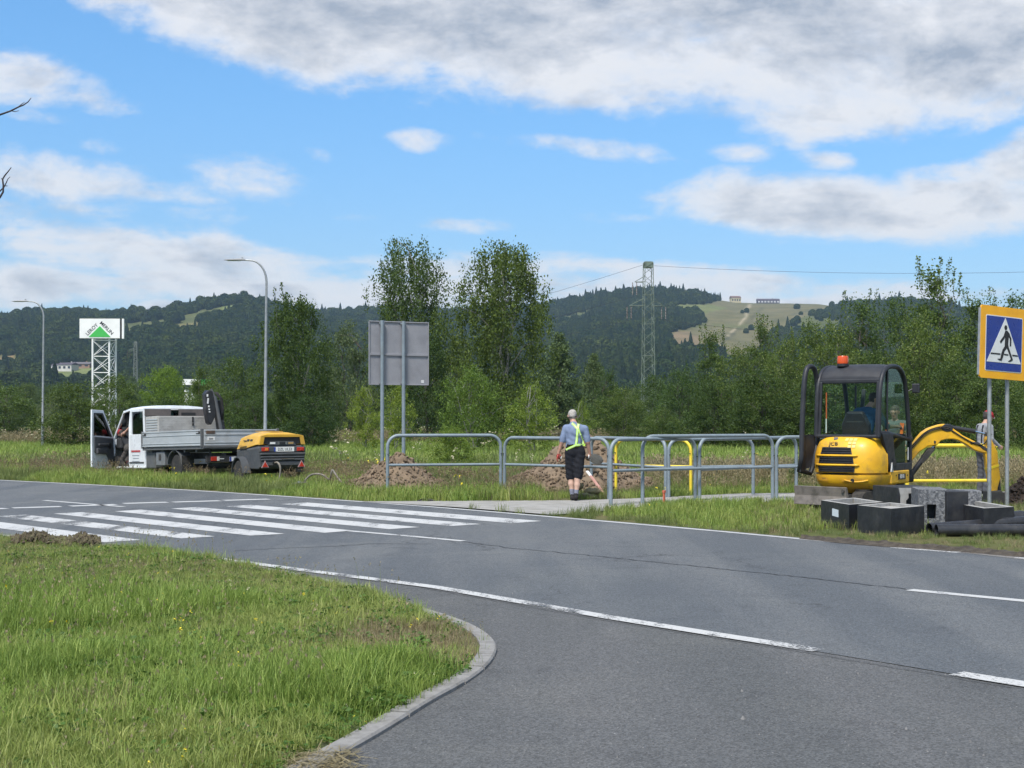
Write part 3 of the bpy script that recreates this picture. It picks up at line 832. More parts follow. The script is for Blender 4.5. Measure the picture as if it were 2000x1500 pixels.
plant('willow', 'willow_tree', 'grey-green rounded willow between the twin-topped birch and the blank sign back', 'tree', 682, 100, 624, 170, GT)
plant('birch_young_b', 'young_birch', 'small light green birch left of the blank sign back posts', 'tree', 712, 68, 748, 80, GT)
plant('birch_young_b', 'young_birch', 'small light green birch seen between the two posts of the blank sign', 'tree', 775, 66, 742, 90, GT)
plant('birch_tall_a', 'birch_tree', 'tall drooping birch with airy crown directly behind the blank sign back', 'tree', 797, 94, 462, 175, GT, rz=.4)
plant('dark_broadleaf', 'broadleaf_shrub', 'dark tree filling the space below the airy birch behind the sign', 'tree', 838, 88, 650, 130, GT)
plant('birch_tall_b', 'birch_tree', 'broad tall birch, widest of the trees above the fence, right of the sign back', 'tree', 978, 88, 470, 225, GT, rz=2.2)
plant('alder_c', 'alder_tree', 'dark alder wedged between the two tall birches', 'tree', 888, 92, 640, 110, GT)
plant('birch_young_a', 'young_birch', 'light green multi-stemmed young birch behind the round bush and first railing', 'tree', 925, 62, 706, 175, GT)
plant('birch_young_b', 'young_birch', 'yellow-green young birch with thin white stems left of the walking man', 'tree', 1040, 60, 742, 125, GT)
plant('conifer', 'conifer_tree', 'pale feathery conifer above the head of the walking man', 'tree', 1092, 112, 648, 130, GT)
plant('conifer', 'conifer_tree', 'second pale feathery conifer between walking man and power pylon', 'tree', 1160, 118, 690, 105, GT)
plant('birch_young_b', 'young_birch', 'small bright green birch just right of the walking man', 'tree', 1136, 62, 776, 60, GT)
# --- the thicket from the pylon to the right picture edge
thicket = [
    ('alder_b', 1215, 84, 745, 120, 'low alder left of the pylon foot'), ('alder_c', 1190, 96, 715, 90, 'slim alder behind the shoulder of the walking man'),
    ('alder_a', 1278, 88, 728, 130, 'alder growing in front of the pylon foot'), ('alder_b', 1335, 80, 706, 150, 'alder right of the pylon, lowest of the thicket'),
    ('alder_c', 1390, 84, 634, 110, 'pointed alder below the tan ski slope'), ('alder_a', 1440, 78, 672, 150, 'bushy alder in front of the ski slope foot'),
    ('alder_c', 1487, 82, 614, 130, 'alder with a tall sprig against the ski slope'), ('alder_b', 1535, 76, 640, 150, 'wide alder left of the excavator beacon'),
    ('alder_a', 1585, 80, 622, 150, 'alder directly behind the excavator cab left window'), ('alder_b', 1630, 78, 610, 170, 'alder right above the orange beacon'),
    ('alder_c', 1682, 80, 566, 150, 'alder with a thin leader rising right of the beacon'), ('alder_a', 1745, 78, 572, 170, 'leafy alder behind the right edge of the excavator cab'),
    ('alder_c', 1822, 76, 502, 190, 'tallest alder of the thicket, sparse top against the sky'), ('alder_b', 1800, 70, 600, 190, 'wide alder in front of the tallest one'),
    ('alder_c', 1905, 78, 562, 160, 'alder left of the yellow crossing sign top'), ('alder_a', 1985, 76, 566, 190, 'alder cut by the right picture edge behind the crossing sign'),
    ('dark_broadleaf', 1480, 70, 720, 180, 'dark shrub low behind the grey railings'), ('dark_broadleaf', 1390, 72, 740, 150, 'dark shrub behind the middle railings'),
    ('dark_broadleaf', 1860, 66, 700, 170, 'dark shrub seen over the excavator boom'), ('alder_b', 1935, 64, 690, 170, 'alder low behind the posts of the crossing sign'),
    ('dark_broadleaf', 1600, 68, 735, 200, 'dark shrub hidden mostly by the excavator cab'), ('alder_b', 1290, 74, 790, 110, 'small shrub right of the walking man over the railing'),
    ('dark_broadleaf', 1720, 68, 715, 180, 'dark shrub seen through the excavator cab side window'), ('alder_a', 2030, 68, 640, 160, 'alder mostly outside the right picture edge'),
]
for kd, px, Y, top, wpx, lb in thicket:
    plant(kd, 'alder_tree' if kd.startswith('alder') else 'broadleaf_shrub', 'dark green ' + lb if kd.startswith('alder') else lb, 'tree', px, Y, top, wpx, GT)
plant('round_bush', 'round_bush', 'compact round green bush behind the first grey railing', 'bush', 884, 46.5, 828, 122, None)
plant('low_bush', 'low_bush', 'small leafy bush behind the dozer blade of the excavator', 'bush', 1566, 34, 878, 60, None)
plant('low_bush', 'low_bush', 'small leafy bush between the middle railing posts', 'bush', 1340, 36, 905, 46, None)
plant('low_bush', 'low_bush', 'low weed clump beside the yellow railing post', 'bush', 1395, 38, 895, 40, None)

# ------------------------------------------------------------------ scattered masses (grass, far woods): points carrying instances
LIB = {}
def lib_collection(name, objs):
    c = bpy.data.collections.new(name)
    for o in objs: c.objects.link(o)
    return c
def scatter(name, P, S, RZ, IDX, coll, label, tilt=None, kind='stuff'):
    me = bpy.data.meshes.new(name)
    n = len(P)
    me.vertices.add(n); me.vertices.foreach_set('co', np.asarray(P, np.float32).ravel())
    for an, typ, dat, key in (('scl', 'FLOAT_VECTOR', S, 'vector'), ('rot', 'FLOAT_VECTOR', RZ, 'vector'), ('pick', 'INT', IDX, 'value')):
        a = me.attributes.new(an, typ, 'POINT')
        a.data.foreach_set(key, np.asarray(dat, np.int32 if typ == 'INT' else np.float32).ravel())
    me.update()
    o = link(bpy.data.objects.new(name, me)); tag(o, label, kind=kind)
    ng = bpy.data.node_groups.new(name + '_nodes', 'GeometryNodeTree')
    ng.interface.new_socket('Geometry', in_out='INPUT', socket_type='NodeSocketGeometry')
    ng.interface.new_socket('Geometry', in_out='OUTPUT', socket_type='NodeSocketGeometry')
    t = NT(ng)
    gi = t.node('NodeGroupInput'); go = t.node('NodeGroupOutput')
    m2p = t.node('GeometryNodeMeshToPoints'); t.l.new(gi.outputs[0], m2p.inputs[0])
    ci = t.node('GeometryNodeCollectionInfo'); ci.inputs[0].default_value = coll; ci.inputs[1].default_value = True; ci.inputs[2].default_value = True
    iop = t.node('GeometryNodeInstanceOnPoints')
    t.l.new(m2p.outputs[0], iop.inputs['Points']); t.l.new(ci.outputs[0], iop.inputs['Instance']); iop.inputs['Pick Instance'].default_value = True
    def attr(nm, dt):
        a = t.node('GeometryNodeInputNamedAttribute', data_type=dt); a.inputs[0].default_value = nm
        return a.outputs[0]
    t.l.new(attr('pick', 'INT'), iop.inputs['Instance Index'])
    t.l.new(attr('rot', 'FLOAT_VECTOR'), iop.inputs['Rotation']); t.l.new(attr('scl', 'FLOAT_VECTOR'), iop.inputs['Scale'])
    t.l.new(iop.outputs[0], go.inputs[0])
    md = o.modifiers.new('scatter', 'NODES'); md.node_group = ng
    return o

# hill forest: lumpy crowns
def lump(seed, conifer, leafm):
    rng = np.random.default_rng(seed)
    n = 520
    cp = []
    for _ in range(n):
        t_ = rng.uniform(0, 1); a = rng.uniform(0, 6.28)
        r = (P_CONE(t_) if conifer else P_ROUND(.15 + .85 * t_)) * .5 * rng.uniform(.75, 1.08)
        cp.append((r * math.cos(a), r * math.sin(a), .08 + .92 * t_))
    C = np.array(cp); N = C - np.array([0, 0, .45]); 
    D = np.cross(N, rng.normal(size=N.shape)) + N * .25
    V, Fq = leaf_quads(C, D, np.full(n, .15 if not conifer else .14) * rng.uniform(.7, 1.3, n), rng, .8)
    # opaque heart of the crown
    m_ = 10; hv = []; hf = []
    for j in range(7):
        t_ = .06 + .90 * j / 6; r = (P_CONE(t_) if conifer else P_ROUND(.15 + .84 * t_)) * .40
        for i in range(m_): hv.append((r * math.cos(6.283 * i / m_) * rng.uniform(.85, 1.1), r * math.sin(6.283 * i / m_) * rng.uniform(.85, 1.1), t_ - .03))
    for j in range(6):
        for i in range(m_): hf.append((j * m_ + i, j * m_ + (i + 1) % m_, (j + 1) * m_ + (i + 1) % m_, (j + 1) * m_ + i))
    V2_ = np.vstack([V, np.array(hv)]); F2_ = np.vstack([Fq, np.array(hf) + len(V)])
    return mesh_np('crown', V2_, F2_, leafm, parent='none')
M_FAR1 = leafmat('far_leaves', (.026, .044, .014), (.058, .085, .026), .2, 0, .40)
M_FAR2 = leafmat('far_needles', (.022, .038, .018), (.042, .064, .028), .1, 0, .25)
forest_lib = lib_collection('forest_source', [lump(31, False, M_FAR1), lump(32, False, M_FAR1), lump(33, False, M_FAR1), lump(34, True, M_FAR2)])
rng = np.random.default_rng(77)
N_ = 110000
fx = rng.uniform(-160, 2160, N_)
fy = rng.uniform(640, 2750, N_) ** 1.0
keep = rng.uniform(0, 1, N_) < (fy / 2750)
fx, fy = fx[keep], fy[keep]
fX = (fx - CX) * fy / F
fz = hill_z(fX, fy)
qx, qy = to_px(fX, fy, fz)
md_ = meadow_mask(qx, qy) | meadow_mask(qx, qy - 3)
lone = rng.uniform(0, 1, len(fx)) < .004
# glades with thin cover on the left hill
gl = (np.sin(fX / 62 + 2) + np.sin(fy / 91 + fX / 140) + np.sin(fX / 33 - fy / 57)) > 1.15
sel = (~md_ & ~(gl & (rng.uniform(0, 1, len(fx)) < .94))) | (md_ & lone & (qy > 600))
ridge_bare = (qx > 1452) & (qx < 1640) & (qy < 597)
sel &= ~ridge_bare
sel &= ~((qx > 96) & (qx < 176) & (qy > 712) & (qy < 752))          # gardens round the hill-foot houses
fX, fy, fz, qx = fX[sel], fy[sel], fz[sel], qx[sel]
n = len(fX)
sz = rng.uniform(4.5, 9.5, n) * (1 + .5 * (rng.uniform(0, 1, n) < .1))
con = (rng.uniform(0, 1, n) < np.where((qx > 1080) & (qx < 1420), .30, .08)).astype(int)
pick = np.where(con == 1, 3, rng.integers(0, 3, n))
wd = np.where(con == 1, sz * .55, sz * rng.uniform(.85, 1.25, n))
hz = np.where(con == 1, sz * 1.45, sz)
scatter('hill_forest', np.stack([fX, fy, fz - .5], 1), np.stack([wd, wd, hz], 1), np.stack([np.zeros(n), np.zeros(n), rng.uniform(0, 6.28, n)], 1), pick, forest_lib, 'dark green mixed forest covering the far hills')

# the wood on the flat in front of the hills
wood_lib = lib_collection('wood_source', [TREES['alder_a'][1].copy(), TREES['birch_tall_c'][1].copy(), TREES['willow'][1].copy(), TREES['conifer'][1].copy()])
n = 1100
wy = rng.uniform(330, 640, n); wx = rng.uniform(-250, 2250, n)
wX = (wx - CX) * wy / F
open_ = ((wx > 90) & (wx < 180) & (wy > 480)) | ((wx > 130) & (wx < 210) & (wy < 320))
wX, wy, wx = wX[~open_], wy[~open_], wx[~open_]; n = len(wX)
s1 = rng.uniform(.8, 1.3, n)
scatter('far_wood', np.stack([wX, wy, np.zeros(n) + hill_z(wX, wy) - .3], 1), np.stack([s1 * 1.25, s1 * 1.25, s1], 1), np.stack([np.zeros(n), np.zeros(n), rng.uniform(0, 6.28, n)], 1),
        rng.choice(4, n, p=[.4, .2, .25, .15]), wood_lib, 'belt of mixed green woodland on the flat before the hills')
# ================================================================== GRASS
def blademat(name, base, tipc, var=.3, trans=.35):
    m_, t, out = newmat(name)
    geo = t.node('ShaderNodeNewGeometry'); oi = t.node('ShaderNodeObjectInfo')
    c = t.mix(geo.outputs['Random Per Island'], base, tipc)
    c = t.mix(1.0, c, t.mix(oi.outputs['Random'], (1 - var, 1 - var * .8, 1 - var), (1 + var, 1 + var * .6, 1 + var)), 'MULTIPLY')
    d = t.node('ShaderNodeBsdfPrincipled'); t.put(d.inputs[0], c); d.inputs['Roughness'].default_value = .55; d.inputs['Specular IOR Level'].default_value = .3
    tr = t.node('ShaderNodeBsdfTranslucent'); t.put(tr.inputs[0], c)
    mx = t.node('ShaderNodeMixShader'); mx.inputs[0].default_value = trans
    t.l.new(d.outputs[0], mx.inputs[1]); t.l.new(tr.outputs[0], mx.inputs[2]); t.l.new(mx.outputs[0], out.inputs[0])
    return m_
M_G_LUSH = blademat('lush_blades', (.145, .235, .034), (.285, .385, .090))
M_G_YEL = blademat('yellowgreen_blades', (.20, .275, .045), (.31, .365, .11))
M_G_DRY = blademat('dry_blades', (.23, .20, .10), (.36, .31, .18), .2)
M_G_MIX = blademat('verge_blades', (.115, .17, .04), (.225, .265, .09))
M_G_RED = blademat('seed_head', (.15, .115, .06), (.24, .19, .11), .2, .2)
M_G_WEED = blademat('weed_leaf', (.06, .13, .02), (.10, .19, .035))
M_FLOWER_Y = flat('yellow_petals', (.75, .60, .03), .6); M_FLOWER_W = flat('cream_petals', (.42, .39, .26), .7)
def blades(rng, n, rad, h0, h1, w0, bend=.5, base=None):
    """quads of n curved blades in a tuft of radius rad"""
    a = rng.uniform(0, 6.28, n); r = rad * np.sqrt(rng.uniform(0, 1, n))
    B = np.stack([r * np.cos(a), r * np.sin(a), np.zeros(n) - .01], 1)
    if base is not None: B = B + base
    h = rng.uniform(h0, h1, n)
    da = rng.uniform(0, 6.28, n); dirn = np.stack([np.cos(da), np.sin(da), np.zeros(n)], 1)
    sd = np.stack([-np.sin(da), np.cos(da), np.zeros(n)], 1) * w0 * rng.uniform(.6, 1.3, n)[:, None] * .5
    bd = rng.uniform(.1, 1, n) * bend
    up = np.array([0, 0, 1.0])
    m1 = B + up * (h * .55)[:, None] + dirn * (h * bd * .25)[:, None]
    tp = B + up * (h * (1 - .35 * bd))[:, None] + dirn * (h * bd * .85)[:, None]
    V = np.stack([B - sd, B + sd, m1 + sd * .85, m1 - sd * .85, tp + sd * .12, tp - sd * .12], 1).reshape(-1, 3)
    k = np.arange(n)[:, None] * 6
    Fq = np.concatenate([k + np.array([[0, 1, 2, 3]]), k + np.array([[3, 2, 4, 5]])], 0)
    return V, Fq, tp
def tuft(seed, mat, n, rad, h0, h1, w0, bend=.5):
    rng = np.random.default_rng(seed)
    V, Fq, _ = blades(rng, n, rad, h0, h1, w0, bend)
    return mesh_np('tuft', V, Fq, mat, parent='none')
def two_mat(name, parts):
    """one mesh, several materials: parts = [(V,F,mat)]"""
    V = np.vstack([p[0] for p in parts]); o = 0; Fs = []; mi = []
    for i, p in enumerate(parts):
        Fs.append(p[1] + o); o += len(p[0]); mi += [i] * len(p[1])
    ob = mesh_np(name, V, np.vstack(Fs), parts[0][2], parent='none')
    for p in parts[1:]: ob.data.materials.append(p[2])
    ob.data.polygons.foreach_set('material_index', np.array(mi, np.int32))
    return ob
def seed_tuft(seed, n, h0, h1, headl, mat_stem, mat_head, ng, gmat, stemw=.004, headw=.02):
    rng = np.random.default_rng(seed)
    V1, F1, _ = blades(rng, ng, .2, h0 * .35, h0 * .8, stemw * 2.2, .5)
    V2, F2, tp = blades(rng, n, .2, h0, h1, stemw, .22)
    m_ = 5
    C = np.repeat(tp, m_, 0) + rng.normal(size=(n * m_, 3)) * np.array([headw, headw, headl * .4])
    D = rng.normal(size=C.shape) * .3 + np.array([0, 0, 1.0])
    V3, F3 = leaf_quads(C, D, np.full(len(C), headl * .6), rng, .35)
    return two_mat('tuft', [(V1, F1, gmat), (V2, F2, mat_stem), (V3, F3, mat_head)])
def flower_tuft(seed, n, h0, h1, petal, mat_p, gmat):
    rng = np.random.default_rng(seed)
    V2, F2, tp = blades(rng, n, .12, h0, h1, .006, .3)
    C = np.repeat(tp, 4, 0) + rng.normal(size=(n * 4, 3)) * petal * .5
    D = rng.normal(size=C.shape) * np.array([1, 1, .2])
    V3, F3 = leaf_quads(C, D, np.full(len(C), petal), rng, .9)
    return two_mat('tuft', [(V2, F2, gmat), (V3, F3, mat_p)])
def weed(seed, n, size, mat):
    rng = np.random.default_rng(seed)
    a = rng.uniform(0, 6.28, n); r = .12 * np.sqrt(rng.uniform(0, 1, n))
    C = np.stack([r * np.cos(a), r * np.sin(a), rng.uniform(.02, .09, n)], 1)
    D = np.stack([np.cos(a), np.sin(a), rng.uniform(-.1, .5, n)], 1)
    V, Fq = leaf_quads(C, D, size * rng.uniform(.6, 1.3, n), rng, .6)
    return mesh_np('tuft', V, Fq, mat, parent='none')

lawn_lib = lib_collection('lawn_source', [
    tuft(1, M_G_LUSH, 60, .12, .08, .20, .0046, .8), tuft(2, M_G_LUSH, 60, .12, .06, .16, .0046, .95), tuft(3, M_G_YEL, 58, .12, .06, .17, .0045, .85),
    tuft(4, M_G_DRY, 56, .12, .04, .14, .0042, 1.0), seed_tuft(5, 5, .20, .34, .035, M_G_YEL, M_G_DRY, 14, M_G_LUSH, .0035, .006), weed(6, 34, .038, M_G_WEED),
    flower_tuft(7, 2, .10, .16, .014, M_FLOWER_Y, M_G_LUSH), flower_tuft(8, 2, .10, .15, .012, M_FLOWER_W, M_G_LUSH), tuft(9, M_G_MIX, 56, .12, .05, .15, .0045, .95)])
rng = np.random.default_rng(21)
def soft(x, y, s, o): return np.sin(x * s + o) + np.sin(y * s * 1.17 + o * 2.1) + np.sin((x + y) * s * .71 + o * .7) + .6 * np.sin((x - y) * s * 1.9 + o)
N_ = 34000
X_ = rng.uniform(-9, .1, N_); Y_ = rng.uniform(5.4, 20.5, N_)
ins = inpoly(X_, Y_, LAWN_POLY)
ppx = CX + F * X_ / Y_
ins &= (ppx > -140)
# the strip of bare soil along the kerb
kx = np.array([[p.x, p.y] for p in ki])
dk = np.min(np.hypot(X_[:, None] - kx[None, :, 0], Y_[:, None] - kx[None, :, 1]), 1)
ins &= (dk > .04) | (Y_ > 11.8)
X_, Y_, dk = X_[ins], Y_[ins], dk[ins]
n = len(X_)
v = soft(X_, Y_, 1.35, .6); v2 = soft(X_, Y_, 3.1, 2.0); u_ = rng.uniform(0, 1, n)
tip = np.hypot(X_ + .75, (Y_ - 10.3) * .62)                       # dry corner by the bend
dryness = np.clip(1.35 - tip / .80, 0, 1) + np.clip((Y_ - 13.2) / 6, 0, .42) + .12 * (v2 > 1.2) + .3 * (v2 > 2.0) + np.clip(.3 - dk, 0, .3) * .6 * (Y_ > 9)
pick = np.where(v > .5, 0, np.where(v > -.9, 1, 2))
pick = np.where((v < -.2) & (u_ < .4), 2, pick)
pick = np.where((Y_ > 12.5) & (u_ < .7), np.where(u_ < .35, 8, np.where(u_ < .42, 3, 2)), pick)
pick = np.where(rng.uniform(0, 1, n) < dryness, 3, pick)
u2 = rng.uniform(0, 1, n)
pick = np.where(u2 < .022, 4, pick); pick = np.where((u2 > .022) & (u2 < .075), 5, pick); pick = np.where((dk < .22) & (Y_ < 9) & (u2 > .75), 5, pick)
pick = np.where((u2 > .996), 6, pick); pick = np.where((u2 > .991) & (u2 < .996), 7, pick)
sc = rng.uniform(.75, 1.25, n) * np.clip(.55 + dk * 1.6 + (Y_ > 11.8), .6, 1.05) * np.where(pick == 3, .85, 1) * (1 + .22 * np.clip(v, -1.5, 1.5) / 1.5) * np.where(Y_ > 13.5, .78, 1)
bare = (v2 < -2.1) & (Y_ > 12)
kp = ~bare | (u_ < .3)
scatter('lawn_grass', np.stack([X_, Y_, np.full(n, .0)], 1)[kp], np.stack([sc, sc, sc], 1)[kp], np.stack([rng.normal(0, .12, n), rng.normal(0, .12, n), rng.uniform(0, 6.28, n)], 1)[kp], pick[kp], lawn_lib,
        'bright green uncut grass of the near lawn, dry at the kerb bend')

verge_lib = lib_collection('verge_source', [
    tuft(11, M_G_MIX, 44, .22, .16, .36, .011, .7), tuft(12, M_G_LUSH, 44, .22, .14, .34, .011, .7), tuft(13, M_G_YEL, 40, .22, .14, .34, .010, .8), tuft(14, M_G_DRY, 40, .22, .12, .34, .009, .7),
    seed_tuft(15, 11, .26, .48, .07, M_G_DRY, M_G_RED, 22, M_G_MIX, .006, .02), flower_tuft(16, 3, .3, .55, .04, M_FLOWER_Y, M_G_MIX), flower_tuft(17, 7, .4, .8, .045, M_FLOWER_W, M_G_MIX),
    seed_tuft(18, 16, .32, .62, .10, M_G_DRY, M_G_DRY, 18, M_G_YEL, .006, .02)])
fe_np = np.array([[p.x, p.y] for p in resample(fe, 160)])
def road_dist(X_, Y_):
    d = np.full(len(X_), 1e9)
    for i in range(0, len(fe_np)): d = np.minimum(d, np.hypot(X_ - fe_np[i, 0], Y_ - fe_np[i, 1]))
    return d
HOLES = []          # filled by things standing in the grass: (x, y, radius)
def verge_zone(N_, x0, x1, y0, y1, zscale, seed, far):
    rng = np.random.default_rng(seed)
    Yv = rng.uniform(y0, y1, N_); pxv = rng.uniform(-60, 2060, N_)
    Xv = (pxv - CX) * Yv / F
    keep = rng.uniform(0, 1, N_) < Yv / y1
    Xv, Yv = Xv[keep], Yv[keep]
    ok = inpoly(Xv, Yv, vp) & ~inpoly(Xv, Yv, PATH_POLY)
    Xv, Yv = Xv[ok], Yv[ok]
    d = road_dist(Xv, Yv)
    ok = d > .08
    mudline = np.array([[p.x + .2, p.y + .25] for p in mp])
    dm = np.min(np.hypot(Xv[:, None] - mudline[None, :, 0], Yv[:, None] - mudline[None, :, 1]), 1)
    ok &= dm > .3
    Xv, Yv, d = Xv[ok], Yv[ok], d[ok]
    n = len(Xv)
    v = soft(Xv, Yv, .8, 1.1); u = rng.uniform(0, 1, n); px = CX + F * Xv / Yv; row = HY + EYE * F / Yv
    pick = np.where(v > .2, 0, np.where(u < .5, 1, 2))
    # bands of the verge: lush by the road, brown seeding grass behind, green again, dry and flowering below the trees
    band = (d > 1.6 + .5 * np.sin(Xv * .6)) & (d < 9.5) & (px < 1260) & (Yv < 58)
    pick = np.where(band & (u < .13), 4, pick)
    pick = np.where(band & (u > .62) & (u < .69), 3, pick)
    green = (Yv > 56) & (Yv < 88)
    green |= (px > 1260) & (Yv >= 40) & (Yv < 90)
    pick = np.where(green, np.where(u < .75, 1, 2), pick)
    right = (px > 1260) & (Yv > 32) & (Yv < 40)
    pick = np.where(right, np.where(u < .42, 7, np.where(u < .7, 0, 1)), pick)
    back = (Yv > 84)
    pick = np.where(back, np.where(u < .42, 7, np.where(u < .445, 6, np.where(u < .8, 0, 1))), pick)
    pick = np.where((px > 1480) & (Yv < 27) & (u < .25), 3, pick)
    u2 = rng.uniform(0, 1, n)
    pick = np.where(u2 < .0016, 5, pick)
    pick = np.where((u2 > .9965) & (Yv > 40), 6, pick)
    sc = rng.uniform(.7, 1.2, n) * zscale * np.clip(.45 + d * .5, .45, 1.0)
    sc = np.where((px > 1050) & (Yv < 33), sc * .62, sc)           # mown and trampled by the crossing
    sc = np.where((px > 1560) & (Yv < 20.6), sc * .5, sc)
    wide = sc * (1 if not far else 1.5)
    for hx, hy, hr in HOLES:
        sc = np.where(np.hypot(Xv - hx, Yv - hy) < hr, 0, sc)
    kp = sc > 0
    return np.stack([Xv, Yv, np.full(n, -.01)], 1)[kp], np.stack([wide, wide, sc], 1)[kp], np.stack([rng.normal(0, .1, n), rng.normal(0, .1, n), rng.uniform(0, 6.28, n)], 1)[kp], pick[kp]
def make_verge():
    a = verge_zone(30000, 0, 0, 16.5, 46, 1.0, 41, False)
    b_ = verge_zone(30000, 0, 0, 46, 125, 1.45, 42, True)
    scatter('verge_grass', *[np.concatenate([p, q]) for p, q in zip(a, b_)], verge_lib, 'tall verge grass with brown seed heads beyond the road')
# ================================================================== STREET FURNITURE
from mathutils import noise as mnoise
M_GALV = pm('galvanised_steel', (.36, .38, .39), (.28, .30, .31), 10, .5, metal=.55, dirt=(.2, .2, .19), dscale=4, damt=.3)
M_GREYPAINT = pm('grey_rail_paint', (.20, .245, .275), (.165, .205, .235), 6, .45, dirt=(.13, .12, .10), dscale=5, damt=.35, bump=.0006, bscale=50)
M_YELPAINT = pm('yellow_rail_paint', (.78, .60, .045), (.70, .52, .04), 6, .45, dirt=(.4, .3, .1), dscale=4, damt=.25)
M_BACK = pm('sign_back_grey', (.29, .29, .31), (.255, .255, .275), 2.5, .5, metal=.15, dirt=(.14, .14, .15), dscale=2, damt=.35)
M_WHITE = pm('white_paint', (.80, .80, .79), (.72, .72, .71), 4, .45, dirt=(.45, .44, .42), dscale=2, damt=.25)
M_BLACK = flat('black_print', (.012, .012, .013), .5)
M_DKSTEEL = pm('dark_steel', (.03, .03, .032), (.055, .052, .05), 8, .6)

# --- street lamps
def street_lamp(label, px, Y, top, lean=0.0):
    th = thing('street_lamp', label, 'street lamp', (Xat(px, Y), Y, 0), 0, 'street lamps along the verge')
    H = EYE - (top - HY) * Y / F
    zc = H - .95
    mb = MB()
    pts = [(0, 0, 0), (0, 0, 1.2), (0, 0, 1.25), (.03 * lean, 0, zc * .6), (.06 * lean, 0, zc)]
    mb.tube(pts, [.085, .083, .07, .058, .046], 12); mb.build('pole', M_GALV, th, smooth=True)
    mb = MB(); arc = [(.06 * lean, 0, zc)]
    for k in range(1, 11):
        a = R(9 * k); arc.append((.06 * lean - .62 * (1 - math.cos(a)) - .02 * k * .1, 0, zc + .82 * math.sin(a)))
    arc += [(arc[-1][0] - .28, 0, arc[-1][2] + .02)]
    mb.tube(arc, [.046 - .0012 * k for k in range(12)], 10); mb.build('arm', M_GALV, th, smooth=True)
    ex, ez = arc[-1][0], arc[-1][2]
    mb = MB()
    prof = [(.10, .0, .035, .035), (0, .0, .075, .055), (-.22, 0, .125, .06), (-.48, 0, .13, .045), (-.68, 0, .09, .02), (-.74, 0, .03, .008)]
    rings = []
    for dx, _, hw, hh in prof:
        rings.append([(ex + dx, hw * math.cos(2 * math.pi * j / 12), ez + .01 * dx + hh * math.sin(2 * math.pi * j / 12) * (1 if j < 6 else .6)) for j in range(12)])
    hd = mb.loft(rings).build('luminaire', pm('lamp_head', (.30, .31, .32), (.25, .26, .27), 8, .5), th, smooth=True)
    MB().box((ex - .36, 0, ez - .034), (.5, .17, .012)).build('lens', flat('lamp_lens', (.55, .56, .55), .15), hd)
    MB().box((ex - .02, 0, ez + .075), (.06, .07, .07)).build('sensor_cap', M_GALV, hd, bevel=.008)
    MB().lathe([(.16, 0), (.16, .02), (.10, .03), (.10, .05)], 12).build('base_plate', M_GALV, th)
    MB().box((0, -.079, .75), (.09, .014, .34)).build('access_door', M_GALV, th, bevel=.004)
    return th
street_lamp('taller grey street lamp rising behind the drop-side truck', 518, 56, 502, .8)
street_lamp('shorter grey street lamp standing left of the open truck door', 83.5, 74, 584, .8)

# --- railings
def railing(label, a, b_, mat, top_a=None, h=1.27, mid=.65, rad=.24, r=.036, group='tubular guard railings'):
    """a, b_: photo pixels of the two post feet"""
    A, B = G(*a), G(*b_)
    th = thing('railing', label, 'railing', A, math.atan2(B.y - A.y, B.x - A.x), group)
    Ln = (B - A).length
    pts = [(0, 0, -.25), (0, 0, h - rad)]
    for k in range(1, 8):
        q = R(90 * k / 7); pts.append((rad - rad * math.cos(q), 0, h - rad + rad * math.sin(q)))
    for k in range(0, 8):
        q = R(90 * k / 7); pts.append((Ln - rad + rad * math.sin(q), 0, h - rad + rad * math.cos(q)))
    pts.append((Ln, 0, -.25))
    mb = MB(); mb.tube(pts, r, 12); mb.build('frame', mat, th, smooth=True)
    mb = MB(); mb.tube([(r * .6, 0, mid), (Ln - r * .6, 0, mid)], r * .8, 12); mb.build('mid_rail', mat, th, smooth=True)
    for x in (0, Ln):
        MB().lathe([(.012, -.02), (.012, .0), (.009, .004)], 8, (x, -r - .002, .88), 'y').build('bolt', M_DKSTEEL, th)
        HOLES.append((A.x + (B.x - A.x) * x / Ln, A.y + (B.y - A.y) * x / Ln, .12))
    return th
railing('long grey railing right of the blank sign posts, leftmost of all railings', (757, 969), (978, 966.5), M_GREYPAINT)
railing('grey railing partly hidden behind the walking man', (985.5, 966.5), (1189, 976), M_GREYPAINT, h=1.22)
railing('grey railing whose far post stands just right of the walking man', (1155, 958), (1300, 972), M_GREYPAINT, h=1.20, mid=.62)
railing('grey railing right of the man with its post foot on the pavement edge', (1193, 988), (1358, 979), M_GREYPAINT, h=1.235)
railing('grey railing in the back row starting at the doubled middle posts', (1306, 972), (1471, 967), M_GREYPAINT, h=1.20, mid=.62)
railing('grey railing behind the long front one, ending near the dozer blade', (1366, 979), (1555, 964), M_GREYPAINT, h=1.22, mid=.62)
railing('longest grey railing, in front of all others, left of the excavator', (1255, 984), (1509, 975), M_GREYPAINT, h=1.285)
railing('grey railing running in behind the excavator cab', (1516.5, 975), (1735, 970), M_GREYPAINT, h=1.25)
railing('yellow railing seen through the middle grey railings', (1203, 962), (1349, 966), M_YELPAINT, h=1.17, mid=.60, r=.032, group='yellow guard railings')
railing('yellow railing seen under the excavator boom', (1772, 975), (1938, 974), M_YELPAINT, h=1.08, mid=.37, r=.040, group='yellow guard railings')

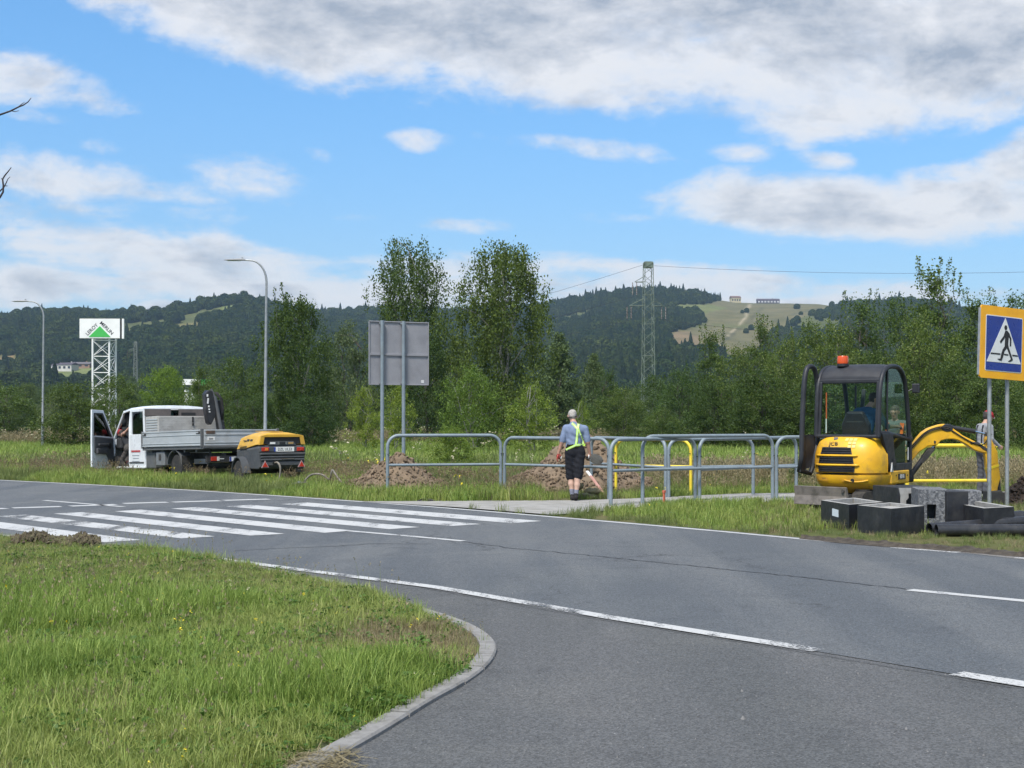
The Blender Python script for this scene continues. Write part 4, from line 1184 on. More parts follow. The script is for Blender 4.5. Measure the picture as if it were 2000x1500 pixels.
# --- blank back of a large sign
def sign_back():
    A = Vector((Xat(744, 32.4), 32.4, 0)); ang = R(27)
    th = thing('road_sign', 'blank grey back of a large road sign on two posts', 'road sign', A, ang)
    s_ = 32.4 / F
    zt, zb = EYE + (HY - 627) * s_, EYE + (HY - 752) * s_
    W_ = 1.45; x0 = -.29
    mb = MB(); mb.box((x0 + W_ / 2, .0, (zt + zb) / 2), (W_, .012, zt - zb)); pl = mb.build('panel', M_BACK, th)
    for nm, c, d in (('rim', (x0 + W_ / 2, -.016, zt - .012), (W_ + .02, .032, .024)), ('rim', (x0 + W_ / 2, -.016, zb + .012), (W_ + .02, .032, .024)),
                     ('rim', (x0, -.016, (zt + zb) / 2), (.024, .030, zt - zb - .05)), ('rim', (x0 + W_, -.016, (zt + zb) / 2), (.024, .030, zt - zb - .05))):
        MB().box(c, d).build(nm, M_BACK, pl, bevel=.006)
    MB().box((x0 + W_ / 2, -.02, (zt + zb) / 2 - .03), (W_ - .03, .028, .05)).build('stiffener', M_BACK, th, bevel=.004)
    for x in (0.0, .52):
        mb = MB(); mb.tube([(x, -.078, -.3), (x, -.078, zt + .01)], .042, 14); p = mb.build('post', M_GREYPAINT, th, smooth=True)
        for z in (zt - .05, zb + .05):
            mb = MB(); mb.box((x, -.052, z), (.13, .05, .035)); mb.build('clamp', M_GALV, p, bevel=.004)
        HOLES.append((A.x + x * math.cos(ang), A.y + x * math.sin(ang), .12))
    MB().box((x0 + W_ - .14, -.0085, zb + .09), (.07, .004, .07)).build('sticker', flat('sticker_white', (.6, .6, .6), .5), pl)
sign_back()

# --- pedestrian crossing sign
def crossing_sign():
    ang = R(33); Y0 = 24.45
    A = Vector((Xat(1912, Y0), Y0, 0))
    th = thing('crossing_sign', 'blue pedestrian crossing sign on bright yellow backing board with two posts', 'road sign', A, ang)
    s_ = Y0 / F
    zt, zb = EYE + (HY - 594) * s_, EYE + (HY - 737) * s_
    H_ = zt - zb; W_ = H_ * .985
    tilt = Matrix.Translation((0, 0, zb)) @ Matrix.Rotation(R(2.2), 4, 'Y')
    M_SY = pm('fluorescent_yellow_film', (.82, .40, .006), (.78, .36, .006), 3, .38, dirt=(.55, .28, .03), dscale=3, damt=.3)
    M_SB = pm('blue_film', (.010, .035, .24), (.010, .03, .21), 3, .3); M_SW = pm('white_film', (.66, .68, .68), (.6, .62, .62), 3, .35)
    def plate(name, poly, y, th_, mat, par, bev=0):
        mb = MB(); mb.M = tilt; mb.prism(poly, y - th_, y, 'xz'); return mb.build(name, mat, par, bevel=bev)
    def rrect(x0, z0, x1, z1, r):
        P = []
        for cx, cz, a0 in ((x1 - r, z1 - r, 0), (x0 + r, z1 - r, 90), (x0 + r, z0 + r, 180), (x1 - r, z0 + r, 270)):
            for k in range(5): P.append((cx + r * math.cos(R(a0 + 22.5 * k)), cz + r * math.sin(R(a0 + 22.5 * k))))
        return P
    board = plate('backing_board', rrect(0, 0, W_, H_, .05), .012, .024, M_SY, th)
    mb = MB(); mb.M = tilt
    for c, d in (((W_ / 2, .02, .012), (W_ - .08, .05, .02)), ((W_ / 2, .02, H_ - .012), (W_ - .08, .05, .02)), ((.006, .02, H_ / 2), (.014, .05, H_ - .1)), ((W_ - .006, .02, H_ / 2), (.014, .05, H_ - .1))): mb.box(c, d)
    mb.build('edge_profile', M_GALV, board)
    bw, bh = .75 * H_, .745 * H_
    bx0, bz0 = .115 * H_, .115 * H_
    plate('white_border', rrect(bx0 - .016, bz0 - .016, bx0 + bw + .016, bz0 + bh + .016, .03), -.013, .003, M_SW, board)
    plate('blue_field', rrect(bx0, bz0, bx0 + bw, bz0 + bh, .02), -.017, .003, M_SB, board)
    def q(x, y):      # position on the blue field of a point of the zoomed view of the sign
        for _ in range(4):
            xl = 355 - 30 * (y - 350) / 840; xr = 880 - 10 * (y - 405) / 830
            s = (x - xl) / (xr - xl); yt = 350 + 55 * s; yb = 1190 + 45 * s; t_ = (y - yt) / (yb - yt)
        return (bx0 + s * bw, bz0 + (1 - t_) * bh)
    plate('white_triangle', [q(626, 388), q(338, 1064), q(862, 1110)][::-1], -.021, .003, M_SW, board)
    mb = MB(); mb.M = tilt
    hx, hz_ = q(628, 540)
    mb.prism([(hx + .034 * H_ * math.cos(R(20 * k)) * .9, hz_ + .034 * H_ * math.sin(R(20 * k))) for k in range(18)], -.0275, -.0245, 'xz')
    mb.build('figure_head', M_BLACK, board)
    figs = {'figure_body': [(622, 585), (650, 588), (690, 640), (672, 690), (664, 790), (668, 830), (640, 862), (610, 830), (618, 700), (600, 650)],
            'figure_arm': [(622, 588), (606, 660), (612, 700), (552, 788), (538, 752), (596, 668), (606, 630)],
            'figure_leg': [(612, 828), (650, 850), (608, 905), (580, 1010), (562, 1056), (540, 1046), (560, 940), (580, 880)],
            'figure_foot': [(498, 1022), (545, 1020), (562, 1034), (556, 1056), (520, 1044)],
            }
    for nm, pl in figs.items(): plate(nm, [q(*p) for p in pl], -.0245 - .0003 * len(nm) % .001, .003, M_BLACK, board)
    plate('figure_arm', [q(*p) for p in [(668, 620), (692, 660), (712, 710), (708, 825), (688, 832), (690, 720), (662, 660)]], -.0252, .003, M_BLACK, board)
    plate('figure_leg', [q(*p) for p in [(640, 850), (666, 828), (700, 930), (734, 1030), (712, 1048), (690, 985), (664, 910)]], -.0254, .003, M_BLACK, board)
    plate('figure_foot', [q(*p) for p in [(664, 1062), (700, 1034), (734, 1028), (736, 1044), (706, 1066), (672, 1072)]], -.0256, .003, M_BLACK, board)
    for pts in ([(398, 926), (546, 940), (546, 962), (398, 948)], [(600, 946), (664, 953), (668, 974), (602, 966)], [(726, 958), (806, 968), (818, 990), (730, 982)]):
        plate('crossing_line', [q(*p) for p in pts], -.0250, .003, M_BLACK, board)
    for x in (.33, .80):
        mb = MB(); mb.tube([(x + .03, .075, -.3), (x + .035, .075, zt - .1)], .036, 14); mb.build('post', M_GALV, th, smooth=True)
crossing_sign()

# --- billboard mast
def billboard():
    Y0 = 287.0; s_ = Y0 / F; X0 = Xat(195.3, Y0)
    th = thing('billboard_mast', 'white billboard with green triangle logo on a white lattice mast', 'billboard', (X0, Y0, 0), R(2))
    zt, zb = EYE + (HY - 622.4) * s_, EYE + (HY - 660.8) * s_
    W_ = 78 * s_
    M_BW = pm('billboard_white', (.80, .80, .79), (.74, .74, .73), .4, .4, dirt=(.6, .6, .58), dscale=.5, damt=.3)
    pn = MB().box((0, 0, (zt + zb) / 2), (W_, .5, zt - zb)).build('panel', M_BW, th, bevel=.03)
    MB().box((0, -.01, zt + .05), (W_ + .1, .5, .1)).build('top_trim', M_DKSTEEL, pn)
    MB().box((W_ / 2 + .19, .3, (zt + zb) / 2), (.36, .3, zt - zb)).build('side_recess', M_BLACK, th)
    MB().box((W_ / 2 + .60, .0, (zt + zb) / 2 - .04), (.42, .5, zt - zb + .05)).build('side_panel', M_BW, th, bevel=.03)
    k = s_ / 5
    def B(x, y): return ((x - 976) * k, EYE + (HY - (560 + y / 5)) * s_)
    MB().prism([B(870, 491), B(1082, 491), B(978, 385)], -.31, -.255, 'xz').build('logo_triangle', flat('logo_green', (.055, .42, .075), .4), pn)
    rx = Matrix.Rotation(R(90), 4, 'X')
    for word, x, y, a, size in (('LEROY', 901, 419, 44.5, 39), ('MERLIN', 1042, 405, -44.5, 39)):
        bx, bz = B(x, y)
        text_part('lettering', word, size * k * 1.22, M_BLACK, pn, Matrix.Translation((bx, -.275, bz)) @ Matrix.Rotation(R(-a), 4, 'Y') @ rx, .012, xs=1.02)
    a_, c_, b2 = (181 - 195.3) * s_, (212.5 - 195.3) * s_, (220 - 195.3) * s_
    legs = {'a': Vector((a_, 0, 0)), 'c': Vector((c_, .4, 0)), 'b': Vector((b2, 2.6, 0))}
    for p in legs.values():
        MB().tube([p, p + Vector((0, 0, zb))], .19, 10).build('leg', M_BW, th, smooth=True)
    mbx = MB(); z = zb - .6; step = 3.25
    pairs = (('a', 'c'), ('c', 'b'), ('a', 'b'))
    for i, (p, q) in enumerate(pairs):
        z = zb - .35
        while z > 1.5:
            P, Q = legs[p], legs[q]
            MB().tube([P + Vector((0, 0, z)), Q + Vector((0, 0, z))], .085, 6).build('strut', M_BW, th)
            z2 = max(z - step, .5)
            MB().tube([P + Vector((0, 0, z - .1)), Q + Vector((0, 0, z2 + .1))], .06, 6).build('brace', M_BW, th)
            MB().tube([P + Vector((0, .03, z2 + .1)), Q + Vector((0, .03, z - .1))], .06, 6).build('brace', M_BW, th)
            z = z2
billboard()

# --- power pylons
M_PYL = pm('pale_green_pylon_paint', (.15, .19, .15), (.115, .14, .115), 1.5, .7)
def pylon(name, label, px, Y, top, w_top, w_bot, arms, mat, near=True):
    s_ = Y / F; H = EYE + (HY - top) * s_
    th = thing(name, label, 'pylon', (Xat(px, Y), Y, 0), R(8))
    a, b_ = w_top * s_ / 2, w_bot * s_ / 2
    def leg(sx, sy, z): f = z / H; w_ = b_ + (a - b_) * f; return Vector((sx * w_, sy * w_, z))
    cs = ((-1, -1), (1, -1), (1, 1), (-1, 1))
    for sx, sy in cs: MB().tube([leg(sx, sy, 0), leg(sx, sy, H)], .06 if near else .12, 5).build('leg', mat, th)
    mb = MB(); z = .5; nlev = 0
    while z < H - .6:
        st = (b_ + (a - b_) * z / H) * 1.55
        for i in range(4):
            p, q = cs[i], cs[(i + 1) % 4]
            u, v = (p, q) if nlev % 2 == 0 else (q, p)
            mb.tube([leg(*u, z), leg(*v, min(z + st, H))], .034 if near else .08, 4, cap=False)
            if nlev % 4 == 0: mb.tube([leg(*p, z), leg(*q, z)], .034 if near else .08, 4, cap=False)
        z += st; nlev += 1
    tag(mb.build('lattice_bracing', mat, th), kind='stuff')
    tips = []
    for ty, tx, up in arms:            # arm tip row, tip column, brace start row
        zt = EYE + (HY - ty) * s_; zu = EYE + (HY - up) * s_; x = (tx - px) * s_; sg = 1 if x > 0 else -1
        mb = MB()
        for sy in (-1, 1):
            mb.tube([leg(sg, sy, zt), (x, 0, zt)], .05, 4); mb.tube([leg(sg, sy, zu), (x, 0, zt)], .04, 4)
        mb.build('crossarm', mat, th)
        for dx in (-.35, .35):
            mb = MB(); pr = []
            for k in range(9): pr += [(.10, -.25 * k), (.045, -.25 * k - .12)]
            mb.lathe(pr, 8, (x + dx, 0, zt - .1)); mb.build('insulator', flat('insulator_brown', (.06, .04, .035), .3), th, smooth=True)
        tips.append(Vector((x, 0, zt - 2.4)))
    MB().box((0, 0, H - .35), (w_top * s_ * .95, w_top * s_ * .9, 1.0)).build('top_box', mat, th)
    return th, tips, H
pyl, tips, PH = pylon('power_pylon', 'pale green lattice power pylon against the hill', 1266, 240, 513, 16, 24,
                      [(551, 1239, 540), (597.5, 1228, 583), (597.5, 1297, 583)], M_PYL)
pylon('power_pylon', 'thin distant lattice pylon right of the billboard mast', 265, 420, 668, 5, 9, [(684, 252, 680)], pm('weathered_pylon_steel', (.16, .19, .17), (.13, .15, .14), 1, .7), False)
M_WIRE = flat('wire', (.05, .052, .055), .6)
def wire(label, a, b_, sag, r=.025):
    pts = []
    for k in range(25):
        f = k / 24; p = a.lerp(b_, f); pts.append((p.x, p.y, p.z - sag * 4 * f * (1 - f)))
    o = MB().tube(pts, r, 5, cap=False).build('power_line', M_WIRE); tag(o, label, 'power line', 'power lines on the pylon'); return o
pb = Vector((Xat(1266, 240), 240, 0))
wire('thin wire from the pylon top down to the left behind the birch', pb + Vector((-.6, 0, PH - .3)), Vector((-170, 520, 24)), 9)
wire('thin earth wire from the pylon top to the right picture edge', pb + Vector((.6, 0, PH - .5)), Vector((150, 200, 28.0)), 3.2)
wire('power line leaving the right pylon arm, crossing the ski slope', pb + tips[2], Vector((150, 225, 19)), 4.5)
wire('power line leaving the upper left pylon arm towards the birch', pb + tips[0], Vector((-170, 530, 20)), 8)
wire('power line leaving the lower left pylon arm towards the birch', pb + tips[1], Vector((-176, 540, 17)), 8)

# --- far buildings
M_HWALL = pm('pale_render', (.52, .50, .46), (.46, .44, .41), .5, .8); M_HROOF = pm('dark_roof', (.075, .06, .075), (.055, .045, .06), 1, .8); M_HWIN = flat('window_dark', (.03, .035, .045), .2)
def house(name, label, px, base_row, Y, w_, d_, h_, roof_h, wallm, roofm, nwin, rz=0.0, winm=None, winh=.45, ww=.5):
    X = Xat(px, Y); z0 = EYE + (HY - base_row) * Y / F
    z0 = float(hill_z(X, Y)) + .3
    th = thing(name, label, 'house', (X, Y, z0), rz)
    MB().box((0, 0, h_ / 2 - 1.5), (w_, d_, h_ + 3)).build('wall', wallm, th)
    mb = MB(); e = .5
    mb.add([(-w_ / 2 - e, -d_ / 2 - e, h_), (w_ / 2 + e, -d_ / 2 - e, h_), (w_ / 2 + e, d_ / 2 + e, h_), (-w_ / 2 - e, d_ / 2 + e, h_), (-w_ / 2 - e, 0, h_ + roof_h), (w_ / 2 + e, 0, h_ + roof_h)],
           [(0, 1, 5, 4), (2, 3, 4, 5), (1, 2, 5), (3, 0, 4), (3, 2, 1, 0)])
    rf = mb.build('roof', roofm, th)
    MB().box((w_ * .2, d_ * .1, h_ + roof_h), (.8, .8, 1.6)).build('chimney', wallm, rf)
    for k in range(nwin):
        x = -w_ / 2 + w_ * (k + .5) / nwin
        MB().box((x, -d_ / 2 - .05, h_ * .52), (w_ / nwin * ww, .12, h_ * winh)).build('window', winm or M_HWIN, th)
    return th
house('mountain_hut', 'long low hut with dark roof on the bare hilltop ridge', 1500, 588, 2195, 34, 9, 3.2, 3.4, pm('hut_wall', (.06, .055, .075), (.05, .045, .06), 1, .8), M_HROOF, 7, 0, flat('hut_shutter', (.55, .55, .55), .6), .75, .6)
house('hilltop_villa', 'yellow villa beside the trees on the hilltop', 1436, 587, 2190, 15, 10, 7.0, 3.0, pm('yellow_render', (.50, .44, .27), (.46, .40, .25), .5, .8), pm('brown_roof', (.16, .10, .08), (.13, .08, .07), 1, .8), 4, R(10))
def hill_Y(px, row):
    Ys = np.linspace(570, 1700, 800); X = (px - CX) * Ys / F
    rows = HY - F * (hill_z(X, Ys) - EYE) / Ys
    return float(Ys[int(np.argmin(np.abs(rows - row)))])
HFY = hill_Y(133, 724); HK = HFY / 640
house('white_house', 'white house at the foot of the left hill, nearer the billboard', 133, 724, HFY, 7 * HK, 6 * HK, 2.4 * HK, 1.1 * HK, M_HWALL, M_HROOF, 3, R(-15))
house('white_house', 'small white house at the hill foot just right of the shorter lamp', 114, 725, HFY + 10, 5 * HK, 4 * HK, 1.7 * HK, .9 * HK, M_HWALL, M_HROOF, 2, R(-15))
house('brick_house', 'low reddish house between the white house and the billboard mast', 161, 724, HFY + 20, 9 * HK, 5 * HK, 1.5 * HK, 1.0 * HK, pm('red_render', (.28, .17, .11), (.24, .15, .10), .5, .8), pm('grey_roof', (.12, .11, .115), (.1, .09, .1), 1, .8), 3, R(-8))
# filling-station style canopy pillar showing through the trees
def canopy_sign():
    Y0 = 190.0; s_ = Y0 / F
    th = thing('canopy_mast', 'white pillar with pale roof slab and green fascia behind the bright tree', 'mast', (Xat(376, Y0), Y0, 0))
    z1 = EYE + (HY - 752) * s_; z2 = EYE + (HY - 741) * s_
    MB().box((0, 0, z1 / 2), (.42, .42, z1)).build('pillar', M_WHITE, th)
    MB().box((.1, 0, (z1 + z2) / 2), (2.4, 2.0, z2 - z1)).build('roof_slab', M_WHITE, th)
    MB().box((1.95, .1, (z1 + z2) / 2 - .1), (1.3, 2.0, (z2 - z1) * 1.2)).build('green_fascia', flat('fascia_green', (.05, .40, .08), .4), th)
    MB().box((-.9, .6, z1 * .45), (.5, .5, z1 * .9)).build('pillar', M_WHITE, th)
canopy_sign()

# --- bare tree standing outside the left edge whose twigs reach into the sky
def bare_tree():
    Y0 = 11.0
    th = thing('bare_tree', 'bare dark twigs reaching in from the left picture edge', 'tree', (Xat(-320, Y0), Y0, 0))
    X0 = Xat(-320, Y0)
    def L_(x, y, dy=0): p = at(x, y, Y0 + dy); return (p.x - X0, dy, p.z)
    MB().tube([(0, 0, -.1), (.05, .05, 1.4), (-.03, .1, 2.8), (.1, 0, 4.2), (.15, .1, 5.6)], [.11, .095, .07, .04, .012], 8).build('trunk', M_BARK, th, smooth='all')
    br = MB()
    br.tube([(.03, .05, 2.6), L_(-160, 290, .1), L_(-60, 240), L_(0, 224), L_(20, 217), L_(36, 209), L_(46, 205), L_(55, 199), L_(61, 191)], [.035, .022, .013, .008, .0068, .006, .0052, .004, .0025], 6)
    br.tube([L_(34, 210), L_(44, 202), L_(48, 200)], [.004, .003, .002], 5)
    br.tube([L_(22, 216.5), L_(30, 218), L_(37, 216)], [.004, .003, .002], 5)
    br.tube([L_(14, 219.5), L_(14, 216)], [.004, .002], 5)
    br.tube([(.0, .08, 2.2), L_(-120, 460, .1), L_(-30, 410), L_(0, 385), L_(6, 375), L_(6.5, 362), L_(5, 350), L_(10, 342), L_(16, 335), L_(22, 327)], [.04, .024, .014, .0085, .0075, .007, .0065, .0055, .0045, .003], 6)
    br.tube([L_(-40, 400, .05), L_(0, 373, .05), L_(8, 365, .05), L_(13, 355, .05), L_(15, 350, .05), L_(20, 345, .05)], [.01, .006, .005, .004, .0032, .002], 5)
    br.tube([L_(11, 363, .05), L_(15, 363, .05)], [.004, .002], 5); br.tube([L_(5, 351), L_(2, 348)], [.004, .002], 5)
    br.tube([(.1, 0, 4.0), (-.5, .3, 4.9), (-.8, .4, 5.8)], [.03, .02, .006], 6)
    tag(br.build('branch', M_TWIG, th, smooth='all'), kind='stuff')
bare_tree()

# ================================================================== EARTH, CONCRETE, PIPES
M_DIRT = pm('clay_soil', (.20, .146, .096), (.13, .094, .062), 5, .95, bump=.03, bscale=16, lo=.35, hi=.65, dirt=(.215, .165, .115), dscale=1.4, damt=.6)
M_DIRT2 = pm('dark_topsoil', (.075, .05, .034), (.045, .031, .022), 6, .95, bump=.03, bscale=18)
def heap(name, label, px, base, wpx, toprow, mat, seed, depth=.8, skew=0.0, nclod=800):
    P = G(px, base); s_ = P.y / F; W_ = wpx * s_; H_ = (base - toprow) * s_ 
    D_ = W_ * depth; cyv = D_ * .42
    th = thing(name, label, 'dirt pile', (P.x, P.y + cyv, 0))
    n = 64; vs = []; fs = []
    rng = np.random.default_rng(seed)
    def hz(u, v):
        r = math.hypot((u - skew * .25) * 1.0, v)
        rr = math.hypot(u, v)
        base_ = max(0, 1 - rr) ** .95 * .75 + max(0, 1 - r * 1.7) * .25
        nz_ = mnoise.fractal(Vector((u * 2.6, v * 2.6, seed)), .9, 2.1, 5) * .16 + mnoise.noise(Vector((u * 11, v * 11, seed))) * .05
        return max(-.1, (base_ + nz_ * (1 - rr * .6)) * H_ * 1.12) if rr < 1.08 else -.15
    for i in range(n + 1):
        for j in range(n + 1):
            u, v = -1.1 + 2.2 * i / n, -1.1 + 2.2 * j / n
            vs.append((u * W_ / 2, v * D_ / 2, hz(u, v) - .02))
    for i in range(n):
        for j in range(n): fs.append((i * (n + 1) + j, (i + 1) * (n + 1) + j, (i + 1) * (n + 1) + j + 1, i * (n + 1) + j + 1))
    mesh_np('mound', vs, fs, mat, th, smooth=True)
    # loose clods
    mb = MB()
    for _ in range(nclod):
        a = rng.uniform(0, 6.28); r = math.sqrt(rng.uniform(0, 1)) * 1.12
        u, v = r * math.cos(a), r * math.sin(a)
        sz = rng.uniform(.014, .052) * (1.8 if rng.uniform() < .10 else 1)
        z = max(hz(u, v), 0)
        ico = [(0, 0, 1), (.9, 0, .3), (.25, .85, .3), (-.75, .5, .3), (-.75, -.5, .3), (.25, -.85, .3), (.75, .5, -.4), (-.3, .85, -.4), (-.9, 0, -.4), (-.3, -.85, -.4), (.75, -.5, -.4), (0, 0, -1)]
        q = Euler((rng.uniform(0, 6), rng.uniform(0, 6), rng.uniform(0, 6))).to_matrix()
        pts = [q @ Vector((p[0] * rng.uniform(.7, 1.3), p[1] * rng.uniform(.6, 1.1), p[2] * rng.uniform(.5, .9))) * sz + Vector((u * W_ / 2, v * D_ / 2, z + sz * .15)) for p in ico]
        fcs = [(0, 1, 2), (0, 2, 3), (0, 3, 4), (0, 4, 5), (0, 5, 1), (1, 6, 2), (2, 7, 3), (3, 8, 4), (4, 9, 5), (5, 10, 1), (2, 6, 7), (3, 7, 8), (4, 8, 9), (5, 9, 10), (1, 10, 6), (6, 11, 7), (7, 11, 8), (8, 11, 9), (9, 11, 10), (10, 11, 6)]
        mb.add(pts, fcs)
    tag(mb.build('clods', mat, th), kind='stuff')
    HOLES.append((P.x, P.y + cyv, W_ * .40)); HOLES.append((P.x, P.y - .1, W_ * .3)); HOLES.append((P.x - W_ * .25, P.y + cyv, W_ * .2)); HOLES.append((P.x + W_ * .25, P.y + cyv, W_ * .2))
heap('dirt_pile', 'smaller brown dirt pile at the foot of the blank sign posts', 768, 963, 250, 890, M_DIRT, 3, .8)
heap('dirt_pile', 'large brown dirt pile behind the walking man', 1135, 959, 340, 850, M_DIRT, 8, .7, .35, 1500)
heap('dirt_pile', 'dark topsoil heap at the right picture edge behind the concrete boxes', 2020, 992, 150, 940, M_DIRT2, 5, .9, 0, 500)
# clods of turned soil at the back of the near lawn
def lawn_soil():
    th = thing('turned_soil', 'strip of dark turned-up soil clods at the back of the near lawn', 'dirt pile', G(110, 1068))
    mb = MB(); rng = np.random.default_rng(3); o = G(110, 1068)
    for _ in range(900):
        px_ = rng.uniform(22, 195); row = 1062 + (px_ - 110) * .05 + rng.normal() * 4.5
        if row < 1056: continue
        p = G(px_, row) - o; sz = rng.uniform(.012, .04)
        q = Euler((rng.uniform(0, 6), rng.uniform(0, 6), rng.uniform(0, 6))).to_matrix()
        hump = .10 * (math.exp(-((px_ - 70) / 30) ** 2) + .7 * math.exp(-((px_ - 165) / 24) ** 2))
        pts = [q @ Vector((a * rng.uniform(.6, 1.2), b_ * rng.uniform(.6, 1.2), c * rng.uniform(.5, .9))) * sz + Vector((p.x, p.y, .05 + hump * rng.uniform(.2, 1.0))) for a, b_, c in ((1, 0, 0), (-1, 0, 0), (0, 1, 0), (0, -1, 0), (0, 0, 1), (0, 0, -1))]
        mb.add(pts, [(0, 2, 4), (2, 1, 4), (1, 3, 4), (3, 0, 4), (2, 0, 5), (1, 2, 5), (3, 1, 5), (0, 3, 5)])
    tag(mb.build('clods', pm('turf_soil', (.075, .055, .036), (.11, .10, .05), 8, .95, bump=.02, bscale=20), th), kind='stuff')
lawn_soil()

M_BITUMEN = pm('bitumen_coating', (.012, .013, .017), (.022, .023, .027), 5, .5, bump=.003, bscale=22, dirt=(.09, .085, .075), dscale=2.6, damt=.35)
M_CONC = pm('raw_concrete', (.34, .335, .32), (.27, .265, .25), 9, .9, bump=.004, bscale=45)
M_CONCR = pm('rough_concrete', (.19, .195, .205), (.075, .08, .09), 26, .95, bump=.02, bscale=34, lo=.4, hi=.6)
M_LABEL = flat('paper_label', (.62, .68, .72), .6)
def open_box(name, label, corners, h, wall=.085, fl=.08, tilt=0.0):
    """precast chamber, open top: plan corners counter-clockwise, bitumen outside, raw concrete inside and on the rim"""
    c = sum((Vector(p) for p in corners), Vector((0, 0))) / len(corners)
    th = thing(name, label, 'concrete chamber', (c.x, c.y, 0))
    out_ = [Vector(p) - c for p in corners]
    n = len(out_)
    inn = []
    for i in range(n):
        p, a, b_ = out_[i], out_[i - 1], out_[(i + 1) % n]
        e1 = (p - a).normalized(); e2 = (b_ - p).normalized()
        n1 = Vector((-e1.y, e1.x)); n2 = Vector((-e2.y, e2.x))
        k = (n1 + n2); k /= max(k.dot(n1), .3)
        inn.append(p + k * wall)
    mb = MB(); vs = [(p.x, p.y, -.03) for p in out_] + [(p.x, p.y, h) for p in out_]
    mb.add(vs, [(i, (i + 1) % n, n + (i + 1) % n, n + i) for i in range(n)]); mb.build('outer_wall', M_BITUMEN, th)
    mb = MB(); e = .003
    vs = [(p.x, p.y, h + e) for p in out_] + [(p.x, p.y, h + e) for p in inn] + [(p.x, p.y, fl) for p in inn]
    fs = [(i, (i + 1) % n, n + (i + 1) % n, n + i) for i in range(n)] + [(n + i, n + (i + 1) % n, 2 * n + (i + 1) % n, 2 * n + i) for i in range(n)] + [tuple(range(2 * n, 3 * n))]
    mb.add(vs, fs); mb.build('rim_and_inside', M_CONC, th)
    HOLES.append((c.x, c.y, .55))
    return th, c
def V2(p): return (p.x, p.y)
hA = .37
tA, cA = open_box('concrete_chamber', 'open black-coated concrete box with white label, leftmost on the grass', [(4.72, 21.9), (4.88, 20.76), (5.55, 21.42), (5.40, 22.6)], hA)
lab = G(1672, 1037); 
d_ = Vector((4.88, 20.76)) - Vector((4.72, 21.9)); f_ = Vector((4.72, 21.9)) + d_ * .42
mb = MB(); nrm = Vector((d_.y, -d_.x)).normalized(); dn = d_.normalized()
nrm = -nrm if nrm.dot(-f_) < 0 else nrm
p0 = f_ + nrm * .004 - cA
mb.add([(p0.x, p0.y, .17), (p0.x + dn.x * .26, p0.y + dn.y * .26, .16), (p0.x + dn.x * .26, p0.y + dn.y * .26, .27), (p0.x, p0.y, .28)], [(0, 1, 2, 3)])
mb.build('label', M_LABEL, tA)
open_box('concrete_chamber', 'low black concrete box with its corner towards the road, before the excavator', [(4.955, 20.56), (5.215, 19.72), (5.86, 20.38), (5.60, 21.22)], .375, fl=.335)
tE, cE = open_box('concrete_chamber', 'open black-coated concrete box at the right, under the excavator arm tip', [(6.55, 21.8), (6.60, 20.05), (7.15, 20.42), (7.10, 22.1)], .36)
MB().box((6.52 - cE.x, 20.3 - cE.y, .09), (.1, .012, .13), (R(-12), 0, .5)).build('label', M_LABEL, tE)
# chamber lying on its side, broken raw edge and dark mouth to the right
def tipped_box():
    o = G(1708, 1024)
    th = thing('tipped_chamber', 'black concrete box on its side with raw grey edge and dark open mouth', 'concrete chamber', (6.36, 22.45, 0), R(10))
    w_, d, h = .66, .95, .54
    MB().box((-w_ / 2 + .035, d / 2, h / 2), (.07, d, h)).build('closed_end', M_BITUMEN, th, bevel=.008)
    MB().box((.05, d / 2, h - .035), (.62, d, .068)).build('upper_wall', M_BITUMEN, th, bevel=.006)
    MB().box((.05, d / 2, .035), (.62, d, .07)).build('lower_wall', M_BITUMEN, th)
    MB().box((.05, d - .04, h / 2), (.62, .08, h - .14)).build('back_wall', M_BITUMEN, th)
    mb = MB(); mb.prism([(x - .31, z) for x, z in ((-.02, h - .004), (.30, h - .004), (.30, h - .09), (.14, h - .09), (.14, h - .16), (.10, h - .20), (.10, .05), (.05, .0), (.0, .0), (.01, h - .14))], -.02, -.004, 'xz'); mb.build('raw_edge', M_CONC, th)
tipped_box()
def block_D():
    th = thing('rough_chamber', 'tall grey rough-faced concrete block with square hole and black end', 'concrete chamber', (6.36, 20.9, 0), R(0))
    w_, h = .42, .58
    # grey rough side facing left-front with a square opening, thick wall
    ang = R(-9)
    def fr(u, y, z): return Vector((u * math.cos(ang) - y * math.sin(ang), u * math.sin(ang) + y * math.cos(ang), z))
    mb = MB(); mb.M = Matrix.Rotation(ang, 4, 'Z')
    for c, d in (((-.36, .45, h / 2), (.12, .9, h)), ((-.085, .45, h / 2), (.17, .9, h)), ((-.235, .45, .075), (.13, .9, .15)), ((-.235, .45, h - .1075), (.13, .9, .215))): mb.box(c, d)
    mb.build('rough_wall', M_CONCR, th)
    mb = MB(); mb.M = Matrix.Rotation(ang, 4, 'Z'); mb.box((-.235, .55, .2575), (.134, .6, .219)); mb.build('dark_core', M_BITUMEN, th)
    mb = MB(); mb.M = Matrix.Rotation(ang + R(14), 4, 'Z'); mb.box((.12, .40, h / 2 - .01), (.33, .9, h - .02)); mb.build('coated_end', M_BITUMEN, th, bevel=.012)
    mb = MB(); mb.M = Matrix.Rotation(ang, 4, 'Z'); mb.box((.20, 1.25, h / 2 - .03), (.85, .6, h - .06)); mb.build('rear_block', M_CONCR, th, bevel=.01)
    HOLES.append((6.3, 21.2, .6)); HOLES.append((6.8, 22, .5))
block_D()
M_PIPE = pm('black_plastic_pipe', (.018, .019, .022), (.026, .027, .03), 12, .35, dirt=(.10, .095, .085), dscale=3, damt=.25)
